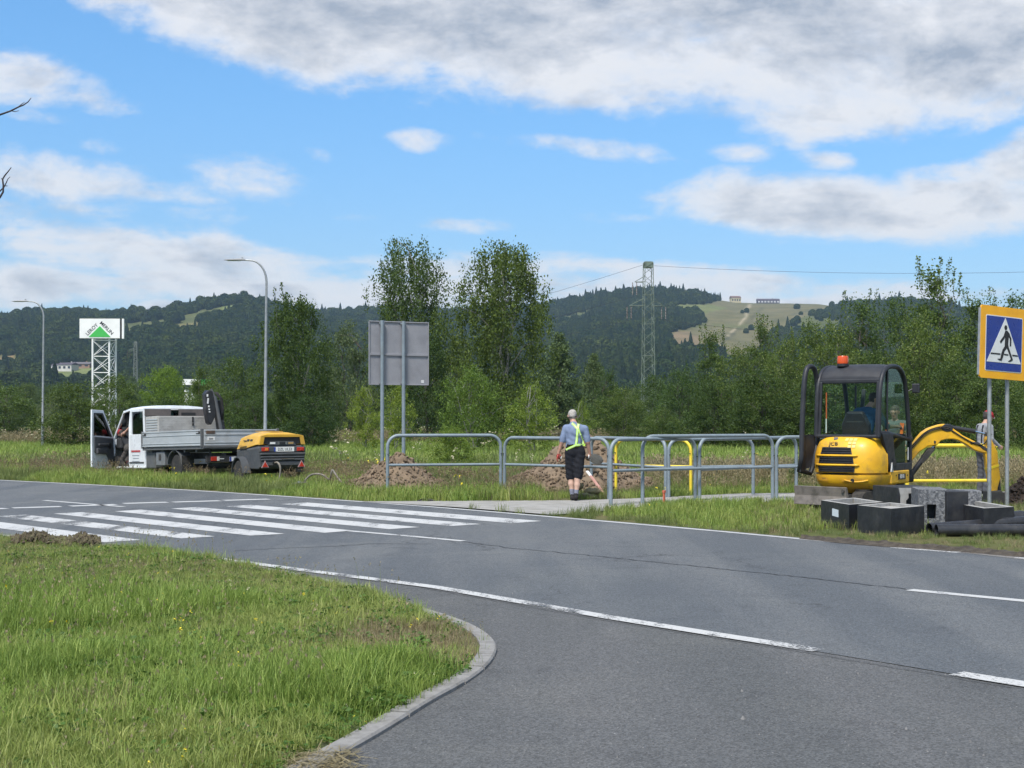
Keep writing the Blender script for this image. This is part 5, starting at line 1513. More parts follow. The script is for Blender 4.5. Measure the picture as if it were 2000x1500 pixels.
def pipe(label, a, b_, r, zoff=0.0, ribs=False, za=None, zb=None):
    A = Vector((a[0], a[1], r + zoff if za is None else za)); B = Vector((b_[0], b_[1], r + zoff if zb is None else zb))
    th = thing('plastic_pipe', label, 'pipe', A)
    t_ = B - A; L_ = t_.length
    M_ = t_.to_track_quat('X', 'Z').to_matrix().to_4x4()
    mb = MB(); mb.M = M_; ri = r * .88; n = 20
    rings = []
    prof = [(ri, .9), (ri, 0.002), (r, 0), (r, L_)] if not ribs else [(ri, .9), (ri, .002)] + [(r if k % 2 == 0 else r * .93, L_ * k / 60) for k in range(61)]
    for rr, h in prof: rings.append([(h, rr * math.cos(2 * math.pi * j / n), rr * math.sin(2 * math.pi * j / n)) for j in range(n)])
    mb.loft(rings, True, False); mb.build('pipe_wall', M_PIPE, th, smooth=True)
    return th
pipe('black plastic pipe lying nearest the road, beside the concrete boxes', (5.835, 19.72), (10.8, 19.95), .082)
pipe('black plastic pipe resting across behind the nearest pipe', (5.80, 19.93), (10.8, 21.6), .082, 0, False, .083, .30)
pipe('thick ribbed black pipe stub at the right picture edge', (7.28, 20.9), (11, 21.2), .13, 0.02, True)
HOLES += [(6 + .25 * k, 19.8, .2) for k in range(12)]

# small marker stakes, boards and sacks
M_RED = pm('faded_red_paint', (.50, .13, .07), (.42, .10, .06), 6, .7)
M_PINK = pm('faded_pink_board', (.55, .30, .25), (.48, .25, .21), 5, .8)
def stake(label, px, row, h):
    P = G(px, row); th = thing('marker_stake', label, 'stake', P, rnd.uniform(0, 1), 'orange survey stakes')
    MB().box((0, 0, h / 2 - .1), (.035, .035, h + .2)).build('wood', M_RED, th, bevel=.004)
    MB().box((0, 0, h), (.05, .05, .05)).build('painted_top', M_RED, th, bevel=.006)
stake('short orange survey stake at the first railing post', 765.5, 961, .2)
stake('short orange survey stake in the grass below the front railing', 1297, 990, .28)
def leaning_board():
    th = thing('warning_board', 'faded red and white narrow board leaning in the grass right of the man', 'board', G(1181, 966))
    s_ = G(1181, 966).y / F
    top = Vector((-33 * s_, .3, 45 * s_)); t_ = top.normalized(); L_ = top.length
    M_ = t_.to_track_quat('X', 'Y').to_matrix().to_4x4()
    for k in range(5):
        mb = MB(); mb.M = M_; mb.box((L_ * (k + .5) / 5, 0, 0), (L_ / 5, .022, .075)); mb.build('red_band' if k not in (4,) else 'white_band', M_PINK if k != 4 else M_WHITE, th)
leaning_board()
def sacks():
    th = thing('crumpled_sacks', 'crumpled khaki sacks lying at the feet of the walking man', 'sack', G(1146, 975))
    Mk = pm('khaki_fabric', (.22, .19, .10), (.13, .115, .06), 9, .95, bump=.01, bscale=30)
    for (dx, dy, sx, sz_, z, ro) in ((0, 0, .42, .13, .05, .2), (.05, .15, .34, .12, .15, -.5), (-.12, .2, .3, .14, .26, .6)):
        rings = []; n = 18
        for k in range(9):
            f_ = -1 + 2 * k / 8; rr = math.sqrt(max(0, 1 - f_ * f_)) ** .7
            rings.append([(dx + f_ * sx * .5, dy + rr * .16 * math.cos(2 * math.pi * j / n) * (1 + .3 * mnoise.noise(Vector((f_ * 3, j * .6, dx * 9)))), z + rr * sz_ * .55 * math.sin(2 * math.pi * j / n) * (1 + .6 * mnoise.noise(Vector((f_ * 4 + 3, j * .5, dx * 7))))) for j in range(n)])
        mb = MB(); mb.M = Matrix.Rotation(ro, 4, 'Z'); mb.loft(rings); mb.build('sack', Mk, th, smooth='all')
sacks()
def black_scrap():
    th = thing('black_scrap', 'flat black scrap of rubber lying on the pavement by the first railing', 'scrap', G(830, 979.5))
    mb = MB(); mb.prism([(-.16, 0), (-.1, -.06), (.05, -.07), (.17, -.02), (.12, .05), (-.05, .06)], .0, .025); mb.build('rubber', M_BLACK, th, bevel=.008)
    mb = MB(); mb.tube([(-.12, .03, .02), (-.05, .0, .05), (.08, .02, .04), (.2, -.01, .02)], .012, 6); mb.build('strap', M_BLACK, th)
black_scrap()
# grit on the near asphalt
def grit():
    mb = MB(); rng = np.random.default_rng(9)
    spots = [(1451, 1403, .018), (1001, 1160, .012), (1568, 1305, .010), (1676, 1315, .010), (1449, 1349, .011), (1538, 1375, .010), (850, 1366, .018), (846, 1456, .010), (1770, 1423, .011), (1895, 1448, .010), (952, 1345, .010)]
    spots += [(rng.uniform(700, 2000), rng.uniform(1200, 1495), rng.uniform(.003, .007)) for _ in range(220)]
    for px, row, sz in spots:
        if px < 980 and row > 1265 + (980 - px) * .6 - 0: continue
        p = G(px, row)
        mb.add([(p.x + sz * math.cos(a) * rnd.uniform(.6, 1), p.y + sz * math.sin(a) * rnd.uniform(.6, 1), -.004) for a in (0, 1.2, 2.5, 3.8, 5)] + [(p.x, p.y, sz * .9)], [(0, 1, 5), (1, 2, 5), (2, 3, 5), (3, 4, 5), (4, 0, 5)])
    tag(mb.build('grit', pm('grit_stone', (.20, .195, .19), (.04, .04, .042), 3, .9)), 'fine loose grit scattered over the near asphalt', kind='stuff')
grit()
# straw at the lower end of the kerb
def straw():
    mb = MB(); rng = np.random.default_rng(4)
    for _ in range(420):
        px_, row = rng.uniform(560, 690), rng.uniform(1476, 1515)
        p = G(px_, row); a = rng.uniform(0, 6.28); L_ = rng.uniform(.05, .14); z = rng.uniform(.0, .035)
        d = Vector((math.cos(a), math.sin(a), rng.normal() * .12)) * L_; s = Vector((-math.sin(a), math.cos(a), 0)) * .0025
        c = Vector((p.x, p.y, z + .004)); mb.add([c - s, c + s, c + d + s, c + d - s], [(0, 1, 2, 3)])
    tag(mb.build('dry_straw', M_G_DRY), 'scattered dry straw at the lower end of the kerb', kind='stuff')
straw()
# ================================================================== VEHICLES
M_CARW = pm('white_car_paint', (.74, .77, .80), (.68, .71, .74), 3, .32, coat=.4, dirt=(.38, .36, .32), dscale=2.2, damt=.35)
M_ALU = pm('aluminium_boards', (.46, .49, .51), (.40, .43, .45), 2.5, .42, metal=.25, dirt=(.26, .25, .23), dscale=2.0, damt=.4, stretch=(1, .4, 1))
M_ALUCH = pm('checker_plate', (.50, .485, .45), (.42, .405, .375), 4, .45, metal=.25, dirt=(.24, .22, .19), dscale=3, damt=.5)
M_DKPL = pm('dark_plastic', (.045, .048, .054), (.06, .062, .068), 6, .65, dirt=(.12, .11, .095), dscale=3, damt=.5)
M_CHAS = pm('chassis_black', (.022, .022, .023), (.04, .038, .036), 6, .75, dirt=(.10, .09, .075), dscale=3, damt=.6)
M_GREYB = pm('grey_steel_frame', (.10, .105, .11), (.075, .08, .085), 4, .6, dirt=(.16, .15, .13), dscale=2, damt=.5)
M_TYRE = pm('tyre_rubber', (.018, .018, .018), (.03, .029, .028), 14, .85, dirt=(.09, .08, .065), dscale=5, damt=.5)
M_RIM = pm('steel_rim', (.22, .22, .22), (.15, .15, .15), 8, .5, metal=.5, dirt=(.12, .10, .08), dscale=6, damt=.5)
M_GLASS = glassmat('car_glass', (.55, .65, .60), 1.2)
M_CABGL = glassmat('cab_glass', (.80, .90, .86), .2)
M_INT = pm('cab_interior', (.030, .031, .034), (.045, .046, .05), 8, .8)
M_LIGHTR = flat('tail_lamp_red', (.42, .035, .02), .2); M_LIGHTO = flat('tail_lamp_orange', (.55, .20, .03), .2); M_LIGHTW = flat('tail_lamp_clear', (.6, .55, .5), .2)
M_PLATE = flat('plate_white', (.70, .70, .68), .4); M_PBLUE = flat('plate_blue', (.02, .05, .30), .4)
M_CHROME = flat('chrome_rod', (.75, .75, .76), .15, 1.0)
RX90 = Matrix.Rotation(R(90), 4, 'X')
def wheel(parent, c, r, w_, side, rimm=None):
    """wheel with its axle along local x; side -1 = outer face to -x"""
    mb = MB(); mb.lathe([(r * .62, -w_ / 2), (r * .92, -w_ / 2), (r, -w_ * .36), (r * 1.005, 0), (r, w_ * .36), (r * .92, w_ / 2), (r * .62, w_ / 2)], 28, c, 'x')
    wh = mb.build('wheel', M_TYRE, parent, smooth=True)
    mb = MB(); x = side * w_ * .36
    mb.lathe([(r * .64, x), (r * .60, x - side * .01), (r * .52, x - side * .045), (r * .30, x - side * .03), (r * .22, x), (r * .12, x + side * .02), (.001, x + side * .02)], 24, c, 'x')
    mb.build('rim', rimm or M_RIM, wh, smooth=True)
    for k in range(5):
        a = 2 * math.pi * k / 5
        MB().lathe([(.014, x - side * .03), (.012, x + side * .0)], 6, (c[0], c[1] + r * .34 * math.cos(a), c[2] + r * .34 * math.sin(a)), 'x').build('wheel_nut', M_CHAS, wh)
    return wh
def truck():
    ang = R(37.7)
    rl = Vector((Xat(395, 36.5), 36.5, 0)); ex = Vector((math.cos(ang), math.sin(ang), 0))
    th = thing('drop_side_truck', 'white double-cab drop-side truck with open driver door and black loading crane', 'truck', rl + ex * 1.1 + Vector((0, 0, .06)), ang)
    th.rotation_euler = (R(-1.5), 0, ang)
    W_ = 1.1
    # ---------- bed
    bed = MB().box((0, 1.88, .835), (2.16, 3.76, .09)).build('bed_floor', M_GREYB, th, bevel=.01)
    for y in (.5, 1.2, 1.9, 2.6, 3.3): MB().box((0, y, .755), (2.05, .08, .07)).build('cross_member', M_GREYB, bed)
    for x in (-.42, .42): MB().box((x, 3.2, .62), (.09, 6.2, .16)).build('chassis_rail', M_CHAS, th)
    def board(y0, y1, x, nm='side_board'):
        o = MB().box((x, (y0 + y1) / 2, 1.09), (.028, y1 - y0 - .02, .40)).build(nm, M_ALU, th, bevel=.006)
        sg = -1 if x < 0 else 1
        for z, h in ((1.275, .035), (1.165, .016), (.96, .022), (.90, .03)):
            MB().box((x + sg * .018, (y0 + y1) / 2, z), (.016, y1 - y0 - .03, h)).build('rib', M_ALU, o, bevel=.004)
        for y in (y0 + .14, y1 - .14):
            l = MB().box((x + sg * .022, y, 1.225), (.02, .22, .075)).build('latch', M_CHAS, o, bevel=.006)
            MB().box((x + sg * .035, y + .03, 1.225), (.012, .12, .03)).build('lever', M_ALU, l)
        return o
    board(.06, 3.72, -W_ + .015); board(.06, 3.72, W_ - .015)
    for x in (-W_ + .02, W_ - .02):
        for y in (.03, 3.74): MB().box((x, y, 1.08), (.07, .06, .47)).build('corner_post', M_GREYB, th, bevel=.008)
    tg = MB().box((0, .012, 1.09), (2.08, .028, .40)).build('tailgate', M_ALU, th, bevel=.006)
    for z, h in ((1.275, .035), (1.165, .016), (.96, .022), (.90, .03)): MB().box((0, -.010, z), (2.06, .016, h)).build('rib', M_ALU, tg, bevel=.004)
    for x in (-.86, .86):
        l = MB().box((x, -.014, 1.225), (.24, .02, .085)).build('latch', pm('rusty_latch', (.10, .06, .04), (.06, .045, .035), 12, .7), tg, bevel=.006)
    MB().box((-.84, -.006, 1.06), (.20, .008, .09)).build('sticker', M_PLATE, tg)
    MB().box((-.85, -.0115, 1.06), (.12, .004, .045)).build('sticker_print', flat('print_grey', (.25, .25, .25), .5), tg)
    MB().box((0, .0, .855), (2.14, .05, .06)).build('rear_sill', M_GREYB, th, bevel=.006)
    # ---------- rear end: light bar, plate, under-run bar
    lb = MB().box((0, .10, .535), (1.9, .06, .17)).build('light_bar', M_CHAS, th, bevel=.01)
    for s in (-1, 1):
        MB().box((s * .74, .062, .54), (.17, .03, .115)).build('tail_light', M_LIGHTR, lb, bevel=.012)
        MB().box((s * .62, .062, .54), (.075, .03, .115)).build('reverse_light', M_LIGHTW, lb, bevel=.012)
        MB().box((s * .52, .066, .54), (.13, .02, .02)).build('lamp_trim', M_PLATE, lb)
        MB().box((s * .8, .14, .70), (.05, .05, .3)).build('bracket', M_CHAS, th)
    pl = MB().box((-.04, .06, .53), (.52, .012, .115)).build('number_plate', M_PLATE, th, bevel=.004)
    MB().box((-.277, .052, .53), (.045, .006, .112)).build('country_band', M_PBLUE, pl)
    text_part('plate_lettering', 'DZL T', .098, M_BLACK, pl, Matrix.Translation((-.06, .0525, .53)) @ RX90, .001, xs=.95)
    MB().box((0, .2, .40), (1.7, .09, .09)).build('under_run_bar', M_CHAS, th, bevel=.01)
    # ---------- wheels, mudguards, side box
    for x in (-.90, .90):
        sg = -1 if x < 0 else 1
        wheel(th, (x, 1.75, .335), .335, .21, sg)
        wheel(th, (x * .99, 6.12, .335), .335, .21, sg)
        rings = []
        for k in range(11):
            a = R(10 + 16 * k); rr = .44
            rings.append([(x - .16, 1.75 + rr * math.cos(a), .335 + rr * math.sin(a)), (x + .16, 1.75 + rr * math.cos(a), .335 + rr * math.sin(a)), (x + .16, 1.75 + (rr + .02) * math.cos(a), .335 + (rr + .02) * math.sin(a)), (x - .16, 1.75 + (rr + .02) * math.cos(a), .335 + (rr + .02) * math.sin(a))])
        MB().loft(rings).build('mudguard', M_GREYB, th, smooth=True)
        MB().box((x, 1.26, .38), (.34, .03, .5)).build('mud_flap', M_TYRE, th)
    sb = MB().box((-.82, 2.72, .56), (.42, .55, .38)).build('side_locker', pm('grey_locker', (.17, .18, .19), (.14, .15, .16), 5, .6, dirt=(.1, .09, .08), dscale=3, damt=.5), th, bevel=.03, seg=3)
    MB().box((-1.034, 2.72, .60), (.012, .14, .16)).build('locker_latch', M_CHAS, sb)
    MB().box((-.86, 3.45, .52), (.25, .62, .45)).build('fuel_tank', M_GREYB, th, bevel=.03)
    MB().box((0, 1.75, .34), (1.6, .14, .14)).build('rear_axle', M_CHAS, th, bevel=.03)
    # ---------- tool chest behind the cab, with crane
    ch = MB().box((-.08, 3.28, 1.30), (1.86, .84, .84)).build('tool_chest', M_ALUCH, th, bevel=.015)
    for k in range(11): MB().box((-1.016, 3.28, .93 + .07 * k), (.014, .74, .035)).build('shutter_slat', M_ALU, ch, bevel=.004)
    mb = MB(); rngl = np.random.default_rng(2)
    for i in range(26):
        for j in range(11):
            x = -.96 + 1.76 * i / 25; z = .93 + .74 * j / 10
            s = .025 * (1 if (i + j) % 2 else -1)
            mb.box((x, 2.857, z), (.052, .006, .010), (0, R(45 if (i + j) % 2 else -45), 0))
    tag(mb.build('tread_pattern', M_ALUCH, ch), kind='stuff')
    MB().box((.0, 2.85, 1.62), (.045, .02, .16)).build('hasp', M_CHAS, ch, bevel=.004); MB().box((0, 2.845, 1.49), (.05, .03, .07)).build('padlock', M_CHAS, ch, bevel=.008)
    MB().box((-.90, 3.72, 1.735), (.05, .04, .04)).build('hinge', M_CHAS, ch)
    # headboard rack of brown steel above the chest
    M_BRN = pm('brown_steel', (.11, .095, .09), (.08, .07, .066), 4, .7, dirt=(.15, .13, .12), dscale=2, damt=.4)
    for x0, x1 in ((-1.0, -.24), (.0, .95)): MB().box(((x0 + x1) / 2, 3.76, 1.845), (x1 - x0, .05, .20)).build('rack_panel', M_BRN, th, bevel=.008)
    MB().box((.28, 3.728, 1.80), (.42, .02, .08)).build('rack_slot', M_BLACK, th)
    MB().box((-.03, 3.76, 1.955), (2.02, .06, .04)).build('rack_rail', M_CARW, th, bevel=.01)
    # crane, folded upright at the right behind the chest
    M_CR = pm('black_crane_paint', (.012, .012, .014), (.022, .022, .025), 6, .4, dirt=(.08, .08, .08), dscale=4, damt=.3)
    CRX = -.20
    cr = MB().box((.86 + CRX, 2.45, 1.06), (.30, .34, .42)).build('crane_base', M_CR, th, bevel=.02)
    mb = MB(); mb.box((.80 + CRX, 2.45, 1.62), (.17, .22, 1.05), (0, R(-8), 0)); c1 = mb.build('crane_column', M_CR, th, bevel=.02)
    mb = MB(); mb.prism([(x + CRX, z) for x, z in ((.42, 1.52), (.50, 1.46), (.64, 1.72), (.62, 2.28), (.56, 2.40), (.42, 2.42), (.34, 2.32), (.35, 1.9))], 2.32, 2.56, 'xz'); c2 = mb.build('crane_boom', M_CR, th, bevel=.025)
    mb = MB(); mb.tube([(.80 + CRX, 2.34, 1.3), (.62 + CRX, 2.34, 2.25)], .05, 10); mb.tube([(.62 + CRX, 2.34, 2.2), (.52 + CRX, 2.36, 2.45)], .035, 8); mb.build('crane_cylinder', M_GREYB, th, smooth=True)
    mb = MB()
    for k in range(3): mb.tube([(.58 + .04 * k + CRX, 2.28, 2.36), (.74 + .03 * k + CRX, 2.26, 2.18), (.80 + .02 * k + CRX, 2.27, 1.9), (.80 + .02 * k + CRX, 2.3, 1.6)], .014, 6)
    tag(mb.build('hydraulic_hoses', M_TYRE, th, smooth='all'), kind='stuff')
    for x, z, h in ((.385, 2.27, .07), (.40, 2.12, .15), (.425, 1.97, .05), (.435, 1.89, .04), (.445, 1.82, .03)): MB().box((x + CRX, 2.314, z), (.045, .008, h), (0, R(7), 0)).build('white_mark', M_PLATE, c2)
    # ---------- double cab
    CWID = .98
    y0, yB, yA, yF = 3.84, 4.90, 6.05, 6.95
    roof_z = 2.02
    # shell pieces
    mb = MB()                                                  # roof, crowned
    prof = [(y0, 1.93), (y0 + .02, 2.0), (y0 + .4, roof_z + .02), (5.0, roof_z), (5.40, 1.97), (5.52, 1.90)]
    rings = [[(-CWID + .05, y, z - .07), (-CWID + .12, y, z - .015), (-.5, y, z + .012), (0, y, z + .02), (.5, y, z + .012), (CWID - .12, y, z - .015), (CWID - .05, y, z - .07)] for y, z in prof]
    rings = [r + [(p[0], p[1], p[2] - .03) for p in reversed(r)] for r in rings]
    mb.loft(rings); mb.build('roof', M_CARW, th, smooth=True)
    def side_panel(x, poly, nm, mat, t_=.04, bevel=.012, par=None):
        mb = MB(); mb.prism(poly, x - t_ / 2, x + t_ / 2, 'yz'); return mb.build(nm, mat, par or th, bevel=bevel)
    belt = 1.25
    for s in (-1, 1):
        x = s * (CWID - .02)
        # rear door lower skin and its window frame
        rd = side_panel(x, [(y0 + .03, .34), (yB - .03, .34), (yB - .03, belt), (y0 + .03, belt)], 'rear_door', M_CARW)
        for poly in ([(y0 + .03, belt), (y0 + .13, belt), (y0 + .16, 1.90), (y0 + .06, 1.96)], [(yB - .13, belt), (yB - .03, belt), (yB - .03, 1.96), (yB - .13, 1.88)], [(y0 + .06, 1.96), (y0 + .16, 1.88), (yB - .13, 1.88), (yB - .03, 1.96)]):
            side_panel(x * .985, poly, 'window_frame', M_CARW, .035, .006, rd)
        side_panel(x * .975, [(y0 + .12, belt - .02), (yB - .12, belt - .02), (yB - .12, 1.90), (y0 + .15, 1.90)], 'window', M_GLASS, .006, 0, rd)
        MB().box((x + s * .03, y0 + .17, 1.10), (.03, .05, .19)).build('door_handle', M_BLACK, rd, bevel=.01)
        MB().box((x + s * .022, yB - .45, .78), (.012, .62, .05)).build('red_stripe', flat('stripe_red', (.42, .07, .07), .4), rd)
        for k, (zz, ww) in enumerate(((.66, .48), (.58, .40), (.50, .5))): MB().box((x + s * .0215, yB - .45, zz), (.008, ww, .018)).build('door_print', flat('print_blue_grey', (.28, .31, .34), .5), rd)
        MB().box((x + s * .024, yB - .5, .46), (.014, 1.0, .04)).build('rub_strip', M_DKPL, rd)
        side_panel(x * .99, [(y0 - .02, .30), (yA + .1, .30), (yA + .1, .36), (y0 - .02, .36)], 'sill', M_CARW, .08)
        # front fender, pillars
        side_panel(x, [(yA + .0, .40), (yA - .05, .75), (yA, 1.18), (yA + .35, 1.12), (yF - .25, 1.02), (yF - .1, .86), (yF - .08, .45), (yA + .45, .42), (yA + .38, .66), (yA + .12, .78)][::-1], 'front_fender', M_CARW, .05)
        mb = MB(); mb.tube([(x * .96, yA + .02, 1.16), (x * .93, yA - .22, 1.5), (x * .90, 5.48, 1.92)], [.045, .038, .036], 8); mb.build('windscreen_pillar', M_CARW, th, smooth=True)
        mb = MB(); mb.tube([(x * .98, yB, .36), (x * .98, yB, 1.5), (x * .94, yB, 1.93)], [.055, .05, .045], 8); mb.build('door_pillar', M_CARW, th, smooth=True)
    MB().box((0, y0 + .012, .82), (1.9, .04, .95)).build('cab_back_wall', M_CARW, th, bevel=.01)
    MB().box((0, y0 + .012, 1.58), (1.86, .035, .64)).build('rear_window', M_GLASS, th)
    mb = MB(); mb.loft([[(-.88, 5.47, 1.90), (.88, 5.47, 1.90)], [(-.92, yA + .02, 1.17), (.92, yA + .02, 1.17)]], closed=False, cap=False); mb.build('windscreen', M_GLASS, th)
    mb = MB(); mb.prism([(yA - .05, 1.17), (yA + .3, 1.13), (yF - .22, 1.02), (yF - .06, .86), (yF, .6), (yF, .34), (yF - .15, .30), (yA + .5, .30), (yA + .5, .9), (yA - .05, .95)], -.93, .93, 'yz'); mb.build('bonnet', M_CARW, th, bevel=.05, seg=3)
    MB().box((0, yF - .02, .42), (1.86, .16, .22)).build('front_bumper', M_DKPL, th, bevel=.05)
    for s in (-1, 1): MB().box((s * .74, yF - .05, .80), (.34, .1, .22)).build('headlight', flat('headlamp', (.7, .72, .74), .1), th, bevel=.03)
    # interior: floor, dash, steering wheel, seats
    MB().box((0, 5.0, .44), (1.84, 2.2, .08)).build('cab_floor', M_INT, th)
    MB().box((0, yA - .12, 1.02), (1.8, .42, .34)).build('dashboard', M_INT, th, bevel=.06, seg=3)
    mb = MB(); mb.tube([(-.45 + .19 * math.cos(a), yA - .42 + .05 * math.sin(a), 1.14 + .18 * math.sin(a)) for a in [2 * math.pi * k / 16 for k in range(17)]], .014, 6); mb.build('steering_wheel', M_INT, th, smooth='all')
    for x, y in ((-.50, 4.72), (.45, 4.72), (0, 4.0)):
        st = MB().box((x, y + .22, .74), (.5 if y > 4.5 else 1.6, .5, .16)).build('seat', M_INT, th, bevel=.05, seg=3)
        MB().box((x, y, 1.12), (.48 if y > 4.5 else 1.6, .13, .62), (R(-10), 0, 0)).build('backrest', M_INT, st, bevel=.05, seg=3)
        MB().box((x, y - .07, 1.52), (.24, .09, .16)).build('head_rest', M_INT, st, bevel=.035, seg=3)
    # left driver door, swung wide open about its front hinge
    hinge = Vector((-CWID, yA - .03, 0)); L_ = 1.12
    D_ = Matrix.Translation(hinge) @ Matrix.Rotation(R(-54), 4, 'Z') @ Matrix.Translation((0, -L_, 0))
    def dpiece(poly, nm, mat, x0, x1, par, bevel=.012):
        mb = MB(); mb.M = D_; mb.prism(poly, x0, x1, 'yz'); return mb.build(nm, mat, par, bevel=bevel)
    # closed door lies along local y 0..L (front at L), outer side x<0, inner side x>0
    door = dpiece([(0, .36), (.25, .30), (L_ - .10, .30), (L_, .40), (L_, 1.2), (0, 1.25)], 'driver_door', M_CARW, -.05, .0, th)
    for poly in ([(0, 1.23), (.09, 1.23), (.11, 1.88), (.02, 1.97)], [(.02, 1.97), (.11, 1.87), (.55, 1.87), (.60, 1.96)], [(.60, 1.96), (.52, 1.87), (L_ - .12, 1.20), (L_, 1.20)]): dpiece(poly, 'window_frame', M_CARW, -.045, .0, door, .008)
    for poly in ([(.09, 1.23), (.125, 1.23), (.14, 1.84), (.11, 1.88)], [(.11, 1.88), (.14, 1.84), (.52, 1.84), (.55, 1.88)], [(.56, 1.88), (.50, 1.84), (L_ - .18, 1.21), (L_ - .10, 1.21)]): dpiece(poly, 'window_seal', M_BLACK, -.02, .008, door, 0)
    dpiece([(.10, 1.2), (L_ - .14, 1.2), (.53, 1.87), (.12, 1.87)], 'window', M_GLASS, -.025, -.019, door, 0)
    dpiece([(.10, .76), (.30, .72), (L_ - .42, .70), (L_ - .20, .40), (L_ - .04, .42), (L_ - .06, 1.16), (.08, 1.21)], 'door_trim', pm('door_card', (.085, .09, .098), (.07, .075, .08), 6, .7), .002, .035, door, .012)
    mb = MB(); mb.M = D_; mb.box((.07, .48, .98), (.07, .5, .07)); mb.build('armrest', M_DKPL, door, bevel=.02)
    mb = MB(); mb.M = D_; mb.box((.06, .42, .80), (.09, .56, .16)); mb.build('door_pocket', M_DKPL, door, bevel=.03)
    mb = MB(); mb.M = D_; mb.lathe([(.09, .0), (.085, .012), (.001, .014)], 16, (.036, .85, .95), 'x'); mb.build('speaker', M_BLACK, door)
    mb = MB(); mb.M = D_; mb.box((-.10, 1.02, 1.28), (.13, .10, .26)); mb.build('wing_mirror', M_DKPL, door, bevel=.03, seg=3)
    # right door stays shut
    x = CWID - .02
    rd = side_panel(x, [(yB + .03, .36), (yA - .02, .36), (yA - .02, 1.2), (yB + .03, belt)], 'passenger_door', M_CARW)
    side_panel(x * .975, [(yB + .05, belt - .02), (yA - .05, 1.18), (5.5, 1.9), (yB + .05, 1.9)], 'window', M_GLASS, .006, 0, rd)
    MB().box((x + .1, yA - .15, 1.25), (.16, .09, .24)).build('wing_mirror', M_DKPL, rd, bevel=.03)
    # windscreen-side details
    MB().box((-.93, y0 + .32, 1.80), (.012, .17, .20)).build('window_sticker', M_PLATE, th)
    Mx = th.matrix_basis.copy()
    c = Mx @ Vector((0, 1.8, 0)); HOLES.extend([(c.x, c.y, .9)]); c = Mx @ Vector((0, 4.8, 0)); HOLES.append((c.x, c.y, .9))
    c = Mx @ Vector((0, 3.4, 0)); HOLES.append((c.x, c.y, .9)); c = Mx @ Vector((0, 6.2, 0)); HOLES.append((c.x, c.y, .7))
    return th
TRUCK = truck()

